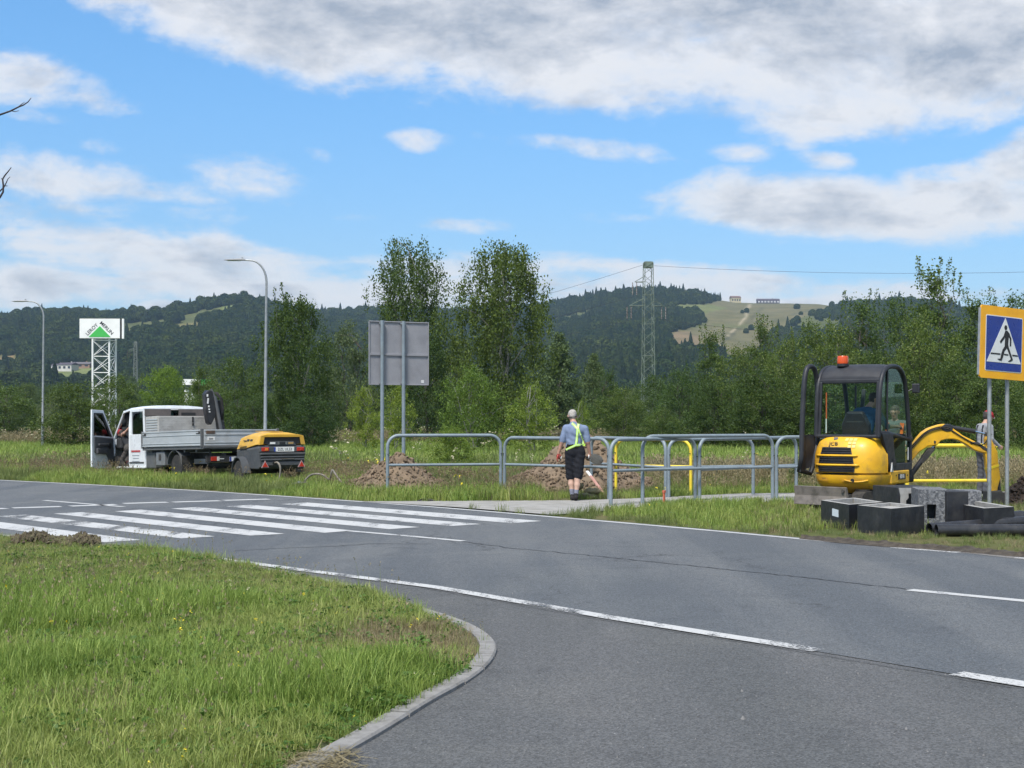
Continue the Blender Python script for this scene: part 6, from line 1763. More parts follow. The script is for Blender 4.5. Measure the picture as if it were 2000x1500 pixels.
# ------------------------------------------------------------------ trailer compressor
M_CYEL = pm('compressor_yellow', (.58, .33, .028), (.52, .29, .025), 3, .42, dirt=(.33, .24, .10), dscale=2.5, damt=.45)
M_CGRY = pm('compressor_grey', (.060, .066, .074), (.05, .055, .06), 4, .6, dirt=(.13, .12, .105), dscale=3, damt=.45)
def compressor():
    ang = R(31); rl = Vector((Xat(505, 34.6), 34.6, 0)); ex = Vector((math.cos(ang), math.sin(ang), 0))
    th = thing('trailer_compressor', 'yellow and dark grey trailer air compressor parked behind the truck', 'compressor', rl + ex * .6, ang)
    hw = .60; L_ = 1.62
    def ring(y, zlo, zhi, w0, w1, r=.06):
        return [(-w0, y, zlo), (w0, y, zlo), (w1, y, zhi - r), (w1 - r, y, zhi), (-w1 + r, y, zhi), (-w1, y, zhi - r)]
    # grey lower tub
    rings = [ring(-.01, .46, .98, hw - .04, hw + .01), ring(.06, .40, .98, hw, hw + .02), ring(.9, .40, .92, hw, hw + .02), ring(L_ - .12, .46, .9, hw - .02, hw), ring(L_, .55, .88, hw - .08, hw - .05)]
    tub = MB().loft(rings).build('lower_body', M_CGRY, th, bevel=.02)
    # yellow hood with crowned roof, open mouth to the rear
    def hr(y, zb, zt, w0, w1): return [(-w0, y, zb), (-w1, y, zt - .06), (-w1 + .12, y, zt), (-.22, y, zt + .035), (.22, y, zt + .035), (w1 - .12, y, zt), (w1, y, zt - .06), (w0, y, zb)]
    rr = [hr(.02, 1.0, 1.20, hw + .01, hw - .06), hr(.16, .99, 1.255, hw + .02, hw - .07), hr(.8, .90, 1.27, hw + .025, hw - .08), hr(L_ - .16, .86, 1.19, hw + .01, hw - .10), hr(L_ + .03, .86, 1.02, hw - .05, hw - .14)]
    mb = MB(); mb.loft(rr, closed=True, cap=True); hood = mb.build('hood', M_CYEL, th, bevel=.015)
    MB().box((0, .85, 1.312), (.30, 1.1, .012)).build('roof_groove', M_CYEL, hood, bevel=.004)
    # rear mouth: dark recess framed by yellow
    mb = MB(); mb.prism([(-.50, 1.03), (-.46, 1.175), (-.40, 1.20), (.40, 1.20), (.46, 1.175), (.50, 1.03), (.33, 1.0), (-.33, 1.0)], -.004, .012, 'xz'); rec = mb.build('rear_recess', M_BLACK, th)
    for pts in ([(-.60, .99), (-.49, 1.0), (-.455, 1.18), (-.55, 1.215)], [(.60, .99), (.49, 1.0), (.455, 1.18), (.55, 1.215)], [(-.55, 1.215), (-.455, 1.18), (.455, 1.18), (.55, 1.215), (.40, 1.25), (-.40, 1.25)]):
        mb = MB(); mb.prism(pts, -.035, .02, 'xz'); mb.build('hood_frame', M_CYEL, hood, bevel=.008)
    mb = MB(); mb.prism([(-.36, .98), (.36, .98), (.30, 1.075), (-.30, 1.075)], -.026, .0, 'xz'); pn = mb.build('control_panel', M_CGRY, th, bevel=.006)
    for x, w_, m_ in ((-.25, .13, M_PLATE), (.22, .13, pm('brass_plate', (.35, .24, .10), (.3, .2, .08), 8, .5)), (0, .22, M_BLACK)): MB().box((x, -.031, 1.035), (w_, .01, .045)).build('gauge_plate', m_, pn)
    for x in (-.1, .1): MB().lathe([(.03, -.04), (.03, -.03)], 12, (x, 0, 1.035), 'y').build('gauge', M_CHROME, pn)
    # light bar
    bar = MB().box((0, -.03, .885), (1.18, .07, .13)).build('light_bar', M_CGRY, th, bevel=.015)
    for s in (-1, 1):
        MB().box((s * .455, -.07, .885), (.19, .02, .095)).build('tail_light', M_LIGHTR, bar, bevel=.01)
        MB().box((s * .455 + .03, -.078, .885), (.07, .016, .06)).build('indicator', M_LIGHTO if s < 0 else M_LIGHTR, bar, bevel=.006)
    pl = MB().box((.03, -.07, .885), (.52, .012, .112)).build('number_plate', M_PLATE, th, bevel=.004)
    MB().box((-.215, -.0785, .885), (.04, .005, .108)).build('country_band', M_PBLUE, pl)
    text_part('plate_lettering', 'DZL UL33', .098, M_BLACK, pl, Matrix.Translation((.045, -.0775, .885)) @ RX90, .001, xs=.86)
    for z, h, y, w_ in ((.775, .06, -.055, 1.16), (.70, .05, -.045, 1.12), (.635, .05, -.05, 1.10), (.54, .11, -.03, 1.04)): MB().box((0, y, z), (w_, .08, h)).build('bumper_rib', M_CGRY, tub, bevel=.018)
    MB().box((.12, -.092, .655), (.34, .008, .02)).build('scuff_strip', M_CHROME, tub)
    for s in (-1, 1):
        mb = MB(); mb.prism([(s * .47 - .10, .445), (s * .47 + .10, .445), (s * .47, .62)], -.105, -.09, 'xz'); f = mb.build('reflector_frame', pm('reflector_rim', (.35, .25, .24), (.3, .2, .2), 9, .6), th)
        mb = MB(); mb.prism([(s * .47 - .07, .462), (s * .47 + .07, .462), (s * .47, .585)], -.113, -.107, 'xz'); mb.build('reflector', M_LIGHTR, f)
    MB().lathe([(.05, -.11), (.05, -.02), (.03, -.02)], 12, (-.22, 0, .56), 'y').build('outlet', M_BLACK, th)
    # side decals and vents
    for y, z, w_, h in ((.55, 1.10, .16, .05), (.78, 1.10, .14, .05), (.66, 1.04, .30, .03), (1.0, 1.08, .22, .02)): 
        MB().box((-hw + .035 - .003, y, z), (.012, w_, h), (0, R(24), 0)).build('side_decal', M_BLACK, hood)
    for k in range(4): MB().box((-hw - .018, 1.0, .95 - .0 - .03 * k), (.012, .5, .012)).build('vent_slot', M_BLACK, hood)
    for s in (-1, 1):
        wheel(th, (s * .68, .98, .30), .30, .17, s, pm('pale_rim', (.30, .27, .20), (.22, .2, .15), 8, .6))
        rings = []
        for k in range(9):
            a = R(0 + 22.5 * k); q = .37
            rings.append([(s * .68 - .11, .98 + q * math.cos(a), .30 + q * math.sin(a)), (s * .68 + .11, .98 + q * math.cos(a), .30 + q * math.sin(a)), (s * .68 + .11, .98 + (q + .025) * math.cos(a), .30 + (q + .025) * math.sin(a)), (s * .68 - .11, .98 + (q + .025) * math.cos(a), .30 + (q + .025) * math.sin(a))])
        MB().loft(rings).build('mudguard', M_CGRY, th, smooth=True)
    mb = MB(); mb.tube([(0, L_ - .1, .45), (0, L_ + .9, .42)], .045, 8); mb.build('drawbar', M_CHAS, th)
    mb = MB(); mb.tube([(0, L_ + .7, .42), (0, L_ + .7, .0)], .03, 8); mb.build('jockey_leg', M_CHAS, th)
    MB().box((0, .98, .32), (1.2, .1, .1)).build('axle', M_CHAS, th)
    c = th.matrix_basis @ Vector((0, .8, 0)); HOLES.append((c.x, c.y, .6))
    # air hose
    M_HOSE = pm('air_hose_rubber', (.20, .18, .15), (.13, .12, .10), 10, .7)
    A = th.matrix_basis @ Vector((-.22, -.11, .56))
    f = Vector((math.sin(ang), -math.cos(ang), 0))
    pts = [A, A + f * .1 + Vector((.03, 0, .02)), A + f * .2 + Vector((.06, 0, -.10)), A + f * .2 + Vector((.04, 0, -.35)), A + f * .3 + Vector((-.06, 0, -.54)), G(560, 952) + Vector((0, 0, .03)), G(585, 955) + Vector((0, 0, .03)), at(596, 938, 33.3), at(606, 927, 33.3), at(622, 925, 33.2), at(634, 929, 33.2), at(644, 939, 33.2), at(647, 925, 33.1), at(649, 916, 33.1), at(655, 926, 33.0), at(664, 940, 32.9), at(676, 947, 32.8), G(690, 956) + Vector((0, 0, .02))]
    pts = chaikin(pts, 2)
    o = MB().tube(pts, .024, 8).build('air_hose', M_HOSE, None, smooth='all'); tag(o, 'grey air hose looping from the compressor through the grass', 'hose')
    th2 = thing('hose_coupling', 'grey hose coupling lying in the grass right of the compressor', 'coupling', G(583, 957) + Vector((0, 0, .14)), .3)
    MB().tube([(-.16, 0, 0), (-.02, 0, .02)], .018, 8).build('hose_end', M_HOSE, th2); MB().lathe([(.03, -.03), (.045, -.02), (.045, .05), (.03, .06)], 10, (0, 0, .02), 'x').build('claw', M_GALV, th2); MB().tube([(.05, 0, .02), (.2, .02, .03)], .018, 8).build('hose_tail', M_HOSE, th2)
compressor()
# ================================================================== MINI EXCAVATOR
M_EYEL = pm('excavator_yellow', (.74, .41, .012), (.66, .35, .014), 2.5, .5, coat=.08, dirt=(.20, .13, .06), dscale=3.2, damt=.6, bump=.0015, bscale=9)
M_EDIRT = pm('scuffed_yellow', (.62, .31, .02), (.10, .075, .045), 5, .6, lo=.55, hi=.68)
M_EBLK = pm('cab_black', (.020, .022, .028), (.029, .031, .037), 4, .5, spec=.35, dirt=(.06, .06, .06), dscale=2, damt=.25)
M_GRILL = pm('grille_black', (.014, .014, .018), (.022, .022, .026), 10, .5)
M_RUBBER = pm('track_rubber', (.022, .021, .02), (.05, .045, .038), 9, .9, bump=.01, bscale=30)
EX_Y = 25.3
EX_A = R(-36)
EXC = thing('mini_excavator', 'yellow mini excavator with black glazed cab and orange beacon', 'excavator', (Xat(1678, EX_Y), EX_Y, 0), EX_A)
EX_INV = (Matrix.Translation(EXC.location) @ Matrix.Rotation(EX_A, 4, 'Z')).inverted()
def excavator():
    th = EXC
    YC, NE_ = -.05, 3.4
    LV = [(.33, .36, .42), (.37, .47, .56), (.44, .56, .66), (.54, .615, .72), (.62, .63, .735), (.645, .632, .736), (.66, .605, .70), (.675, .60, .70), (.69, .64, .745), (.85, .648, .755), (1.0, .64, .745), (1.12, .615, .715), (1.22, .57, .665), (1.29, .50, .585), (1.325, .40, .47)]
    def ring(z, w_, b_, n=40):
        o = []
        for k in range(n):
            a = 2 * math.pi * k / n; c, s = math.cos(a), math.sin(a)
            x = w_ * math.copysign(abs(c) ** (2 / NE_), c); y = b_ * math.copysign(abs(s) ** (2 / NE_), s)
            if z >= .66: y = min(y, -.25)
            o.append((x, YC + y, z))
        return o
    ilow = [i for i, l in enumerate(LV) if l[0] <= .66]
    low = MB().loft([ring(*LV[i]) for i in ilow]).build('lower_skirt', M_EYEL, th, smooth=True, angle=50)
    hood = MB().loft([ring(*l) for l in LV if l[0] >= .66]).build('engine_cover', M_EYEL, th, smooth=True, angle=50)
    def surf(x, z, off=0.0):
        w_ = np.interp(z, [l[0] for l in LV], [l[1] for l in LV]); b_ = np.interp(z, [l[0] for l in LV], [l[2] for l in LV])
        return YC - b_ * max(0, 1 - abs(x / w_) ** NE_) ** (1 / NE_) - off
    def patch(nm, x0, x1, zlo, zhi, off, mat, par, n=16, taper=0.0, curve=0.0):
        mb = MB(); rings = []
        for j in range(5):
            f = j / 4; z = zlo + (zhi - zlo) * f; tp = taper * f
            rings.append([(x0 + tp + (x1 - x0 - 2 * tp) * i / n, surf(x0 + tp + (x1 - x0 - 2 * tp) * i / n, z, off), z - curve * (((i / n) - .5) * 2) ** 2) for i in range(n + 1)])
        mb.loft(rings, closed=False, cap=False); return mb.build(nm, mat, par, smooth='all')
    XO = -.10
    for (zlo, zhi, hw, tp) in ((1.005, 1.13, .30, .035), (.845, .965, .335, .02), (.70, .80, .34, -.01)):
        g = patch('grille', XO - hw, XO + hw, zlo, zhi, .006, M_GRILL, th, taper=tp)
        for k in range(3):
            z = zlo + (zhi - zlo) * (k + .5) / 3; h = hw - .03
            MB().tube([(XO - h + 2 * h * i / 14, surf(XO - h + 2 * h * i / 14, z, .016), z) for i in range(15)], .010, 5).build('louvre', M_GRILL, g)
    for z, h in ((.985, .40), (.822, .43)):
        MB().tube([(XO - h + 2 * h * i / 18, surf(XO - h + 2 * h * i / 18, z, .012), z) for i in range(19)], [.006] + [.019] * 17 + [.006], 8).build('grille_bar', M_EYEL, th, smooth='all')
    patch('dark_gap', -.46, .30, .655, .685, .006, M_BLACK, th, curve=.03)
    patch('scuff', -.30, .45, .40, .50, .004, M_EDIRT, low); patch('scuff', -.55, -.25, .52, .60, .004, M_EDIRT, low); patch('scuff', .0, .25, .52, .58, .004, M_EDIRT, low)
    MB().tube([(.05 + .4 * i / 8, surf(.05 + .4 * i / 8, .565 - .03 * math.sin(math.pi * i / 8), .004), .565 - .03 * math.sin(math.pi * i / 8)) for i in range(9)], .014, 6).build('bumper_lip', M_EYEL, low, smooth='all')
    MB().lathe([(.035, -.0), (.03, .012), (.001, .012)], 12, (.20, surf(.20, .56, .012), .56), 'y').build('tow_hole', M_BLACK, low)
    # stickers
    def sticker(nm, x, z, w_, h, mat, off=.006): return patch(nm, x - w_ / 2, x + w_ / 2, z - h / 2, z + h / 2, off, mat, hood, n=4)
    M_STK = flat('pale_sticker', (.62, .52, .16), .5)
    for i, j in ((0, 0), (1, 0), (2, 0), (1, 1), (2, 1), (1, 2), (2, 2)): sticker('warning_label', .06 + .075 * i, 1.262 - .058 * j, .058, .046, M_STK, .010)
    text_part('maker_lettering', 'JCB', .095, M_BLACK, hood, Matrix.Translation((-.16, surf(-.16, 1.185) - .014, 1.185)) @ Matrix.Rotation(R(-16), 4, 'X') @ RX90, .002, xs=1.1)
    MB().box((-.15, surf(-.15, 1.27) - .004, 1.275), (.07, .012, .05), (R(-35), 0, .3)).build('maker_mark', M_BLACK, hood)
    # right flank: lower yellow belt with number, black door with low window
    xs = .615
    MB().box((xs - .03, .30, .60), (.12, .86, .24)).build('side_belt', M_EYEL, th, bevel=.03, seg=3)
    bd = MB().box((xs + .034, .34, .605), (.012, .34, .10)).build('model_badge', M_BLACK, th)
    text_part('badge_lettering', '8018', .10, M_PLATE, bd, Matrix.Translation((xs + .0415, .34, .605)) @ Matrix.Rotation(R(90), 4, 'Z') @ RX90, .001)
    MB().lathe([(.014, 0), (.014, .01)], 8, (xs + .03, .62, .62), 'x').build('bolt', M_BLACK, th)
    MB().lathe([(.014, 0), (.014, .01)], 8, (xs + .03, .08, .63), 'x').build('bolt', M_BLACK, th)
    mb = MB(); mb.prism([(-.16, .70), (-.05, .70), (-.105, .86)], xs + .022, xs + .032, 'yz'); tr = mb.build('warning_triangle', M_PLATE, th)
    mb = MB(); mb.prism([(-.135, .725), (-.08, .725), (-.107, .80)], xs + .033, xs + .038, 'yz'); mb.build('triangle_print', flat('print_slate', (.25, .27, .3), .5), tr)
    # side profile of the cab (y, z)
    PROF = [(-.56, 1.28), (-.53, 1.9), (-.49, 2.14), (-.40, 2.31), (-.26, 2.42), (-.08, 2.465), (.25, 2.475), (.45, 2.43), (.60, 2.32), (.70, 2.14), (.78, 1.85), (.87, 1.35), (.90, 1.0), (.88, .56)]
    PROF = [(a, 1.3 + (b_ - 1.3) * 1.055 if b_ > 1.3 else b_) for a, b_ in PROF]
    PROF = [(p.x, p.y) for p in chaikin([Vector((a, b_)) for a, b_ in PROF], 2)]
    xr, xl = .60, -.58
    def arch(x, nm, r=.036, pr=PROF, par=th, mat=M_EBLK):
        return MB().tube([(x, y, z) for y, z in pr], r, 8).build(nm, mat, par, smooth='all')
    arch(xr - .02, 'cab_arch', .042); arch(xl + .02, 'cab_arch', .042)
    # roof and rear visor as one crowned sheet between the arches
    sec = [(y, z) for y, z in PROF if z > 2.27]
    rings = []
    for y, z in sec:
        rings.append([(xl + (xr - xl) * i / 12, y, z + .035 * (1 - (abs(i - 6) / 6) ** 3) + .012) for i in range(13)] + [(xl + (xr - xl) * i / 12, y, z - .03) for i in range(12, -1, -1)])
    MB().loft(rings).build('roof', M_EBLK, th, smooth=True, angle=60)
    # rear frame and window
    for z, h in ((1.315, .06), (2.27, .08)): MB().box(((xl + xr) / 2, -.555 + (z - 1.3) * .12, z), (xr - xl - .03, .06, h)).build('rear_crossbar', M_EBLK, th, bevel=.02)
    mb = MB(); mb.add([(xl + .03, -.55, 1.33), (xr - .03, -.55, 1.33), (xr - .03, -.47, 2.24), (xl + .03, -.47, 2.24)], [(0, 1, 2, 3)]); mb.build('rear_window', M_CABGL, th)
    mb = MB(); mb.box((xl + .06, -.5, 1.7), (.09, .05, .85)); mb.box((xr - .045, -.52, 1.72), (.085, .06, .9)); 
    for x, w_ in ((xl + .06, .08), (xr - .045, .085)): MB().box((x, -.51, 1.78), (w_, .05, .96), (R(-5), 0, 0)).build('rear_post', M_EBLK, th, bevel=.015)
    # right flank glazing
    z_b = 1.36
    def inside(lo, hi, y0=-9, y1=9): return [(y, z) for y, z in PROF if lo <= z <= hi and y0 < y < y1]
    up = [(y * .97, min(z, 2.51)) for y, z in PROF if z >= z_b + .02]
    mb = MB(); mb.prism([(-.52, z_b)] + up + [(.85, z_b)], xr - .024, xr - .018, 'yz'); mb.build('side_window', M_CABGL, th)
    MB().tube([(xr - .01, -.18, z_b), (xr - .01, -.20, 1.9), (xr - .01, -.17, 2.48)], .016, 6).build('window_bar', M_EBLK, th)
    MB().tube([(xr - .005, -.55, z_b + .02), (xr - .005, -.15, z_b + .01), (xr - .005, .88, z_b - .12)], .034, 8).build('waist_rail', M_EBLK, th, smooth='all')
    lowp = [(-.30, 1.36), (.88, 1.24), (.885, .72), (-.03, .72)]
    mb = MB(); mb.prism([(-.55, 1.38), (-.02, 1.36), (.10, .84), (.86, .84), (.86, .70), (-.14, .70), (-.30, 1.0)][::-1], xr - .03, xr + .035, 'yz'); mb.build('door_panel', M_EBLK, th, bevel=.015)
    MB().box((xr + .0, .875, 1.02), (.06, .05, .60)).build('front_post', M_EBLK, th, bevel=.015)
    mb = MB(); mb.prism([(.03, 1.32), (.85, 1.22), (.85, .85), (.13, .85)], xr - .012, xr - .006, 'yz'); mb.build('lower_window', M_CABGL, th)
    MB().box((xr + .04, .02, .86), (.01, .14, .12)).build('latch_box', M_GRILL, th, bevel=.006)
    MB().box((xr + .006, .76, 1.0), (.01, .025, .22)).build('grab_strip', M_PLATE, th)
    # front window, floor, seat and controls
    mb = MB(); mb.add([(xl + .03, .86, 1.35), (xr - .03, .86, 1.35), (xr - .03, .67, 2.28), (xl + .03, .67, 2.28)], [(0, 1, 2, 3)]); mb.build('front_window', M_CABGL, th)
    MB().box((xl + .30, .80, 1.72), (.07, .05, .9), (R(-13), 0, 0)).build('front_post', M_EBLK, th, bevel=.015)
    MB().box((-.02, .4, .86), (1.05, .95, .10)).build('cab_floor', M_EBLK, th)
    MB().box((-.02, .86, 1.1), (1.06, .05, .5)).build('front_panel', M_EBLK, th, bevel=.01)
    st = MB().box((.03, .06, 1.24), (.46, .44, .12)).build('seat', M_GRILL, th, bevel=.05, seg=3)
    mb = MB(); mb.M = Matrix.Translation((.03, -.20, 1.50)) @ Matrix.Rotation(R(100), 4, 'X'); mb.prism([(-.26, -.25), (.26, -.25), (.26, .02), (.15, .25), (-.15, .25), (-.26, .02)], -.055, .055); mb.build('seat_back', M_GRILL, st, bevel=.04, seg=4)
    MB().box((.03, -.262, 1.57), (.30, .012, .015)).build('seat_seam', flat('seat_piping', (.10, .11, .11), .6), st)
    for x in (-.25, .31):
        b_ = MB().box((x, .18, 1.36), (.12, .40, .10)).build('control_box', M_GRILL, th, bevel=.03)
        MB().tube([(x, .34, 1.40), (x, .36, 1.60)], .014, 8).build('joystick', M_GRILL, b_)
    MB().tube([(xl + .17, -.47, 1.36), (xl + .17, -.47, 2.08)], .011, 6).build('level_staff', flat('staff_orange', (.65, .13, .03), .5), th)
    MB().tube([(xl + .17, -.478, 1.37), (xl + .17, -.478, 1.62)], .0125, 6).build('staff_tip', M_PLATE, th)
    MB().box((xl + .26, .62, 1.62), (.03, .03, 1.2)).build('inner_post', M_EBLK, th)
    # left door folded back along the flank
    HX = xl + .03
    DP = [(-.46 - (y + .46) * .42, z) for y, z in PROF]      # mirrored rearwards about the hinge line
    dpts = [(y * .92 - .02, z) for y, z in DP if z > .9]
    dr = MB().tube([(HX - .05 - .10 * abs(y + .46), y, z) for y, z in dpts] + [(HX - .16, dpts[-1][0] + .02, .72), (HX - .10, dpts[-1][0] + .35, .66), (HX - .05, -.60, .80), (HX - .05, -.48, 1.1), (HX - .05, dpts[0][0], dpts[0][1])], .045, 8).build('cab_door', M_EBLK, th, smooth='all')
    mb = MB(); mb.add([(HX - .05 - .10 * abs(y + .46), y, z) for y, z in dpts if z > 1.32] , [tuple(range(len([1 for y, z in dpts if z > 1.32])))]); mb.build('door_glass', M_CABGL, dr)
    yE = dpts[-1][0]
    mb = MB(); mb.loft([[(HX - .05, -.50, 1.34), (HX - .15, yE + .06, 1.34)], [(HX - .05, -.52, 1.05), (HX - .15, yE + .03, 1.05)], [(HX - .06, -.60, .78), (HX - .15, yE + .10, .72)]], closed=False, cap=False)
    mb.build('door_skin', M_EBLK, dr)
    MB().box((HX - .16, yE + .18, 1.22), (.03, .20, .24)).build('lock_plate', M_EBLK, dr, bevel=.02)
    MB().box((HX - .13, yE + .10, .86), (.03, .22, .34)).build('lower_door_panel', M_EBLK, dr, bevel=.02)
    # beacon, mirror
    bc = MB().lathe([(.105, 2.54), (.105, 2.585), (.09, 2.59)], 16, (-.22, -.2, 0)).build('beacon_base', M_GRILL, th, smooth=True)
    m_b, t, out = newmat('beacon_orange'); pb_ = t.node('ShaderNodeBsdfPrincipled'); t.put(pb_.inputs['Base Color'], (.75, .10, .02)); pb_.inputs['Roughness'].default_value = .25; pb_.inputs['Transmission Weight'].default_value = .25; t.l.new(pb_.outputs[0], out.inputs[0])
    MB().lathe([(.095, 2.59), (.098, 2.61), (.095, 2.705), (.085, 2.725), (.001, 2.73)], 18, (-.22, -.2, 0)).build('beacon_dome', m_b, bc, smooth=True)
    mi = MB().tube([(xr, .72, 2.1), (xr + .10, .78, 2.16)], .012, 6).build('mirror_arm', M_EBLK, th)
    MB().box((xr + .14, .78, 2.16), (.14, .05, .17)).build('mirror', M_EBLK, mi, bevel=.02)
    # undercarriage with tracks and dozer blade, turned a little against the house
    UA = R(-12)
    U = Matrix.Rotation(UA, 4, 'Z')
    for s in (-1, 1):
        mb = MB(); mb.M = U
        prof = []
        for k in range(12): a = R(90 + 180 * k / 11); prof.append((-.56 + .18 * math.cos(a), .20 + .18 * math.sin(a)))
        for k in range(12): a = R(-90 + 180 * k / 11); prof.append((.56 + .18 * math.cos(a), .20 + .18 * math.sin(a)))
        mb.prism(prof, s * .44 - .115, s * .44 + .115, 'yz'); tk = mb.build('track', M_RUBBER, th, bevel=.01)
        for k in range(22):
            y = -.6 + 1.2 * k / 21
            mb = MB(); mb.M = U; mb.box((s * .44, y, .395), (.22, .025, .02)); mb.box((s * .44, y, .008), (.22, .025, .02)); tag(mb.build('track_lug', M_RUBBER, tk), kind='stuff')
        for y in (-.45, -.15, .15, .45):
            mb = MB(); mb.M = U; mb.lathe([(.08, -.02), (.08, .02), (.02, .03)], 12, (s * (.44 + .10 * 1), y, .18), 'x'); mb.build('roller', M_CHAS, tk)
    mb = MB(); mb.M = U; mb.box((0, 0, .26), (.7, .7, .16)); mb.build('undercarriage_frame', M_CHAS, th, bevel=.02)
    MB().lathe([(.34, .30), (.34, .36), (.30, .37)], 24).build('slew_ring', M_CHAS, th)
    M_BLADE = pm('worn_blade', (.17, .15, .135), (.09, .08, .07), 6, .7, dirt=(.24, .21, .18), dscale=3, damt=.6)
    mb = MB(); mb.M = U
    mb.prism([(-1.16, .14), (-1.10, .14), (-1.06, .30), (-1.10, .46), (-1.16, .46), (-1.13, .30)], -.55, .52, 'yz'); bl = mb.build('dozer_blade', M_BLADE, th, bevel=.01)
    for s in (-.3, .3):
        mb = MB(); mb.M = U; mb.box((s, -.75, .27), (.09, .75, .09)); mb.build('blade_arm', M_CHAS, bl)
    mb = MB(); mb.M = U; mb.lathe([(.03, 0), (.03, .02)], 8, (.47, -1.17, .40), 'y'); mb.build('blade_pin', M_CHAS, bl)
    # ---------- boom, swung to the right, almost parallel to the road
    YB = 26.15
    def Wp(cx_, cy_, dy=0.0):
        p = at(1760 + cx_ / 6.25, 780 + cy_ / 6.25, YB + dy); return EX_INV @ p
    def wedge(nm, pts, half, mat, par, bevel=.02, dy=0.0):
        n = len(pts); mb = MB()
        a = [Wp(x, y, dy - half) for x, y in pts]; b_ = [Wp(x, y, dy + half) for x, y in pts]
        # keep width constant with depth: use the near outline on both sides
        off = (EX_INV.to_3x3() @ Vector((0, 2 * half, 0)))
        b_ = [p + off for p in a]
        mb.add(a + b_, [tuple(range(n)), tuple(reversed(range(n, 2 * n)))] + [(i, (i + 1) % n, n + (i + 1) % n, n + i) for i in range(n)])
        return mb.build(nm, mat, par, bevel=bevel, seg=3)
    HS = [[(60, 655), (190, 500), (300, 392), (420, 345), (520, 330), (600, 350)], [(70, 672), (200, 516), (306, 408), (424, 361), (520, 348), (590, 366)]]
    for hp in HS: MB().tube(chaikin([Wp(x, y, -.105) for x, y in hp], 2), .011, 6).build('hydraulic_hose', M_RUBBER, th, smooth='all')
    MB().tube(chaikin([Wp(x, y, -.10) for x, y in ((620, 380), (760, 470), (900, 545), (1010, 560), (1060, 480), (1050, 440))], 2), .011, 6).build('hydraulic_hose', M_RUBBER, th, smooth='all')
    boom = wedge('boom', [(-60, 820), (60, 640), (140, 560), (200, 475), (260, 405), (330, 355), (400, 330), (470, 308), (530, 300), (590, 318), (660, 372), (760, 442), (900, 512), (1040, 592), (1085, 630), (1060, 660), (1000, 655), (900, 622), (790, 548), (700, 500), (640, 486), (560, 488), (490, 505), (445, 560), (330, 572), (230, 642), (150, 735), (40, 900)], .085, M_EYEL, th)
    wedge('boom_rib', [(215, 470), (270, 418), (340, 372), (470, 330), (480, 345), (345, 395), (280, 440), (228, 488)], .09, M_EYEL, boom, .006)
    MB().lathe([(.028, -.11), (.028, .11)], 12, Wp(430, 520)[:], 'y').build('pin', M_CHAS, boom)
    for x, y in ((358, 510), (790, 500), (830, 520)): MB().lathe([(.014, -.10), (.014, .10)], 8, Wp(x, y)[:], 'y').build('pin', M_BLACK, boom)
    br = wedge('cylinder_bracket', [(485, 340), (530, 305), (600, 300), (640, 335), (625, 385), (560, 395), (500, 375)], .10, M_EBLK, th, .012)
    wedge('hose_guard', [(845, 520), (940, 520), (1040, 590), (1075, 615), (1060, 640), (1000, 610), (930, 550), (850, 550)], .095, M_CHAS, th, .008)
    dc = MB().tube([Wp(560, 335), Wp(900, 392)], .042, 12).build('arm_cylinder', M_EBLK, th, smooth=True)
    MB().tube([Wp(890, 390), Wp(1035, 424)], .020, 10).build('arm_rod', M_CHROME, dc, smooth=True)
    MB().tube([Wp(1020, 420), Wp(1070, 432)], .036, 10).build('rod_eye', M_CHAS, dc, smooth=True)
    bcx = MB().tube([Wp(60, 1000), Wp(330, 640)], .048, 12).build('boom_cylinder', M_EBLK, th, smooth=True)
    MB().tube([Wp(280, 705), Wp(425, 545)], .024, 10).build('boom_rod', M_CHROME, bcx, smooth=True)
    wedge('cylinder_guard', [(265, 690), (330, 600), (420, 580), (420, 610), (330, 720), (260, 790), (240, 780)], .05, M_CHAS, bcx, .01)
    dip = wedge('dipper_arm', [(1050, 420), (1072, 410), (1100, 470), (1140, 560), (1180, 640), (1190, 780), (1216, 960), (1182, 1080), (1162, 1272), (1132, 1272), (1092, 1110), (1052, 850), (1022, 640), (1040, 560), (1034, 480)], .075, M_EYEL, th, .015)
    wedge('dipper_side_plate', [(1080, 660), (1130, 720), (1150, 780), (1100, 800), (1060, 700)], .08, M_EYEL, dip, .004)
    MB().lathe([(.032, -.10), (.032, .10)], 12, Wp(1060, 620)[:], 'y').build('pin', M_CHAS, dip)
    MB().lathe([(.03, -.09), (.03, .09)], 12, Wp(1068, 432)[:], 'y').build('pin', M_CHAS, dip)
    wedge('strap', [(1050, 838), (1195, 790), (1198, 820), (1056, 868)], .083, flat('strap_yellow', (.75, .55, .02), .5), dip, .003)
    wedge('bucket_link', [(1190, 985), (1212, 980), (1228, 1190), (1205, 1195), (1185, 1080)], .05, M_CHAS, dip, .008)
    # bucket standing behind the concrete box
    mb = MB(); c0 = Wp(1150, 1290)
    off = EX_INV.to_3x3()
    prof = [(-.16, .30), (.05, .32), (.14, .22), (.14, .06), (.02, -.04), (-.16, -.05), (-.20, .05)]
    a = [Vector((c0.x, c0.y, 0)) + off @ Vector((x, -.19, 0)) + Vector((0, 0, z)) for x, z in prof]; b_ = [p + off @ Vector((0, .38, 0)) for p in a]
    n = len(prof); mb.add(a + b_, [tuple(range(n)), tuple(reversed(range(n, 2 * n)))] + [(i, (i + 1) % n, n + (i + 1) % n, n + i) for i in range(n)])
    mb.build('bucket', M_CHAS, th, bevel=.01)
    # kingpost between house and boom
    p0 = Wp(-40, 860)
    MB().lathe([(.10, .40), (.12, .45), (.12, .95), (.09, 1.0)], 12, (p0.x, p0.y, 0)).build('kingpost', M_CHAS, th, smooth=True)
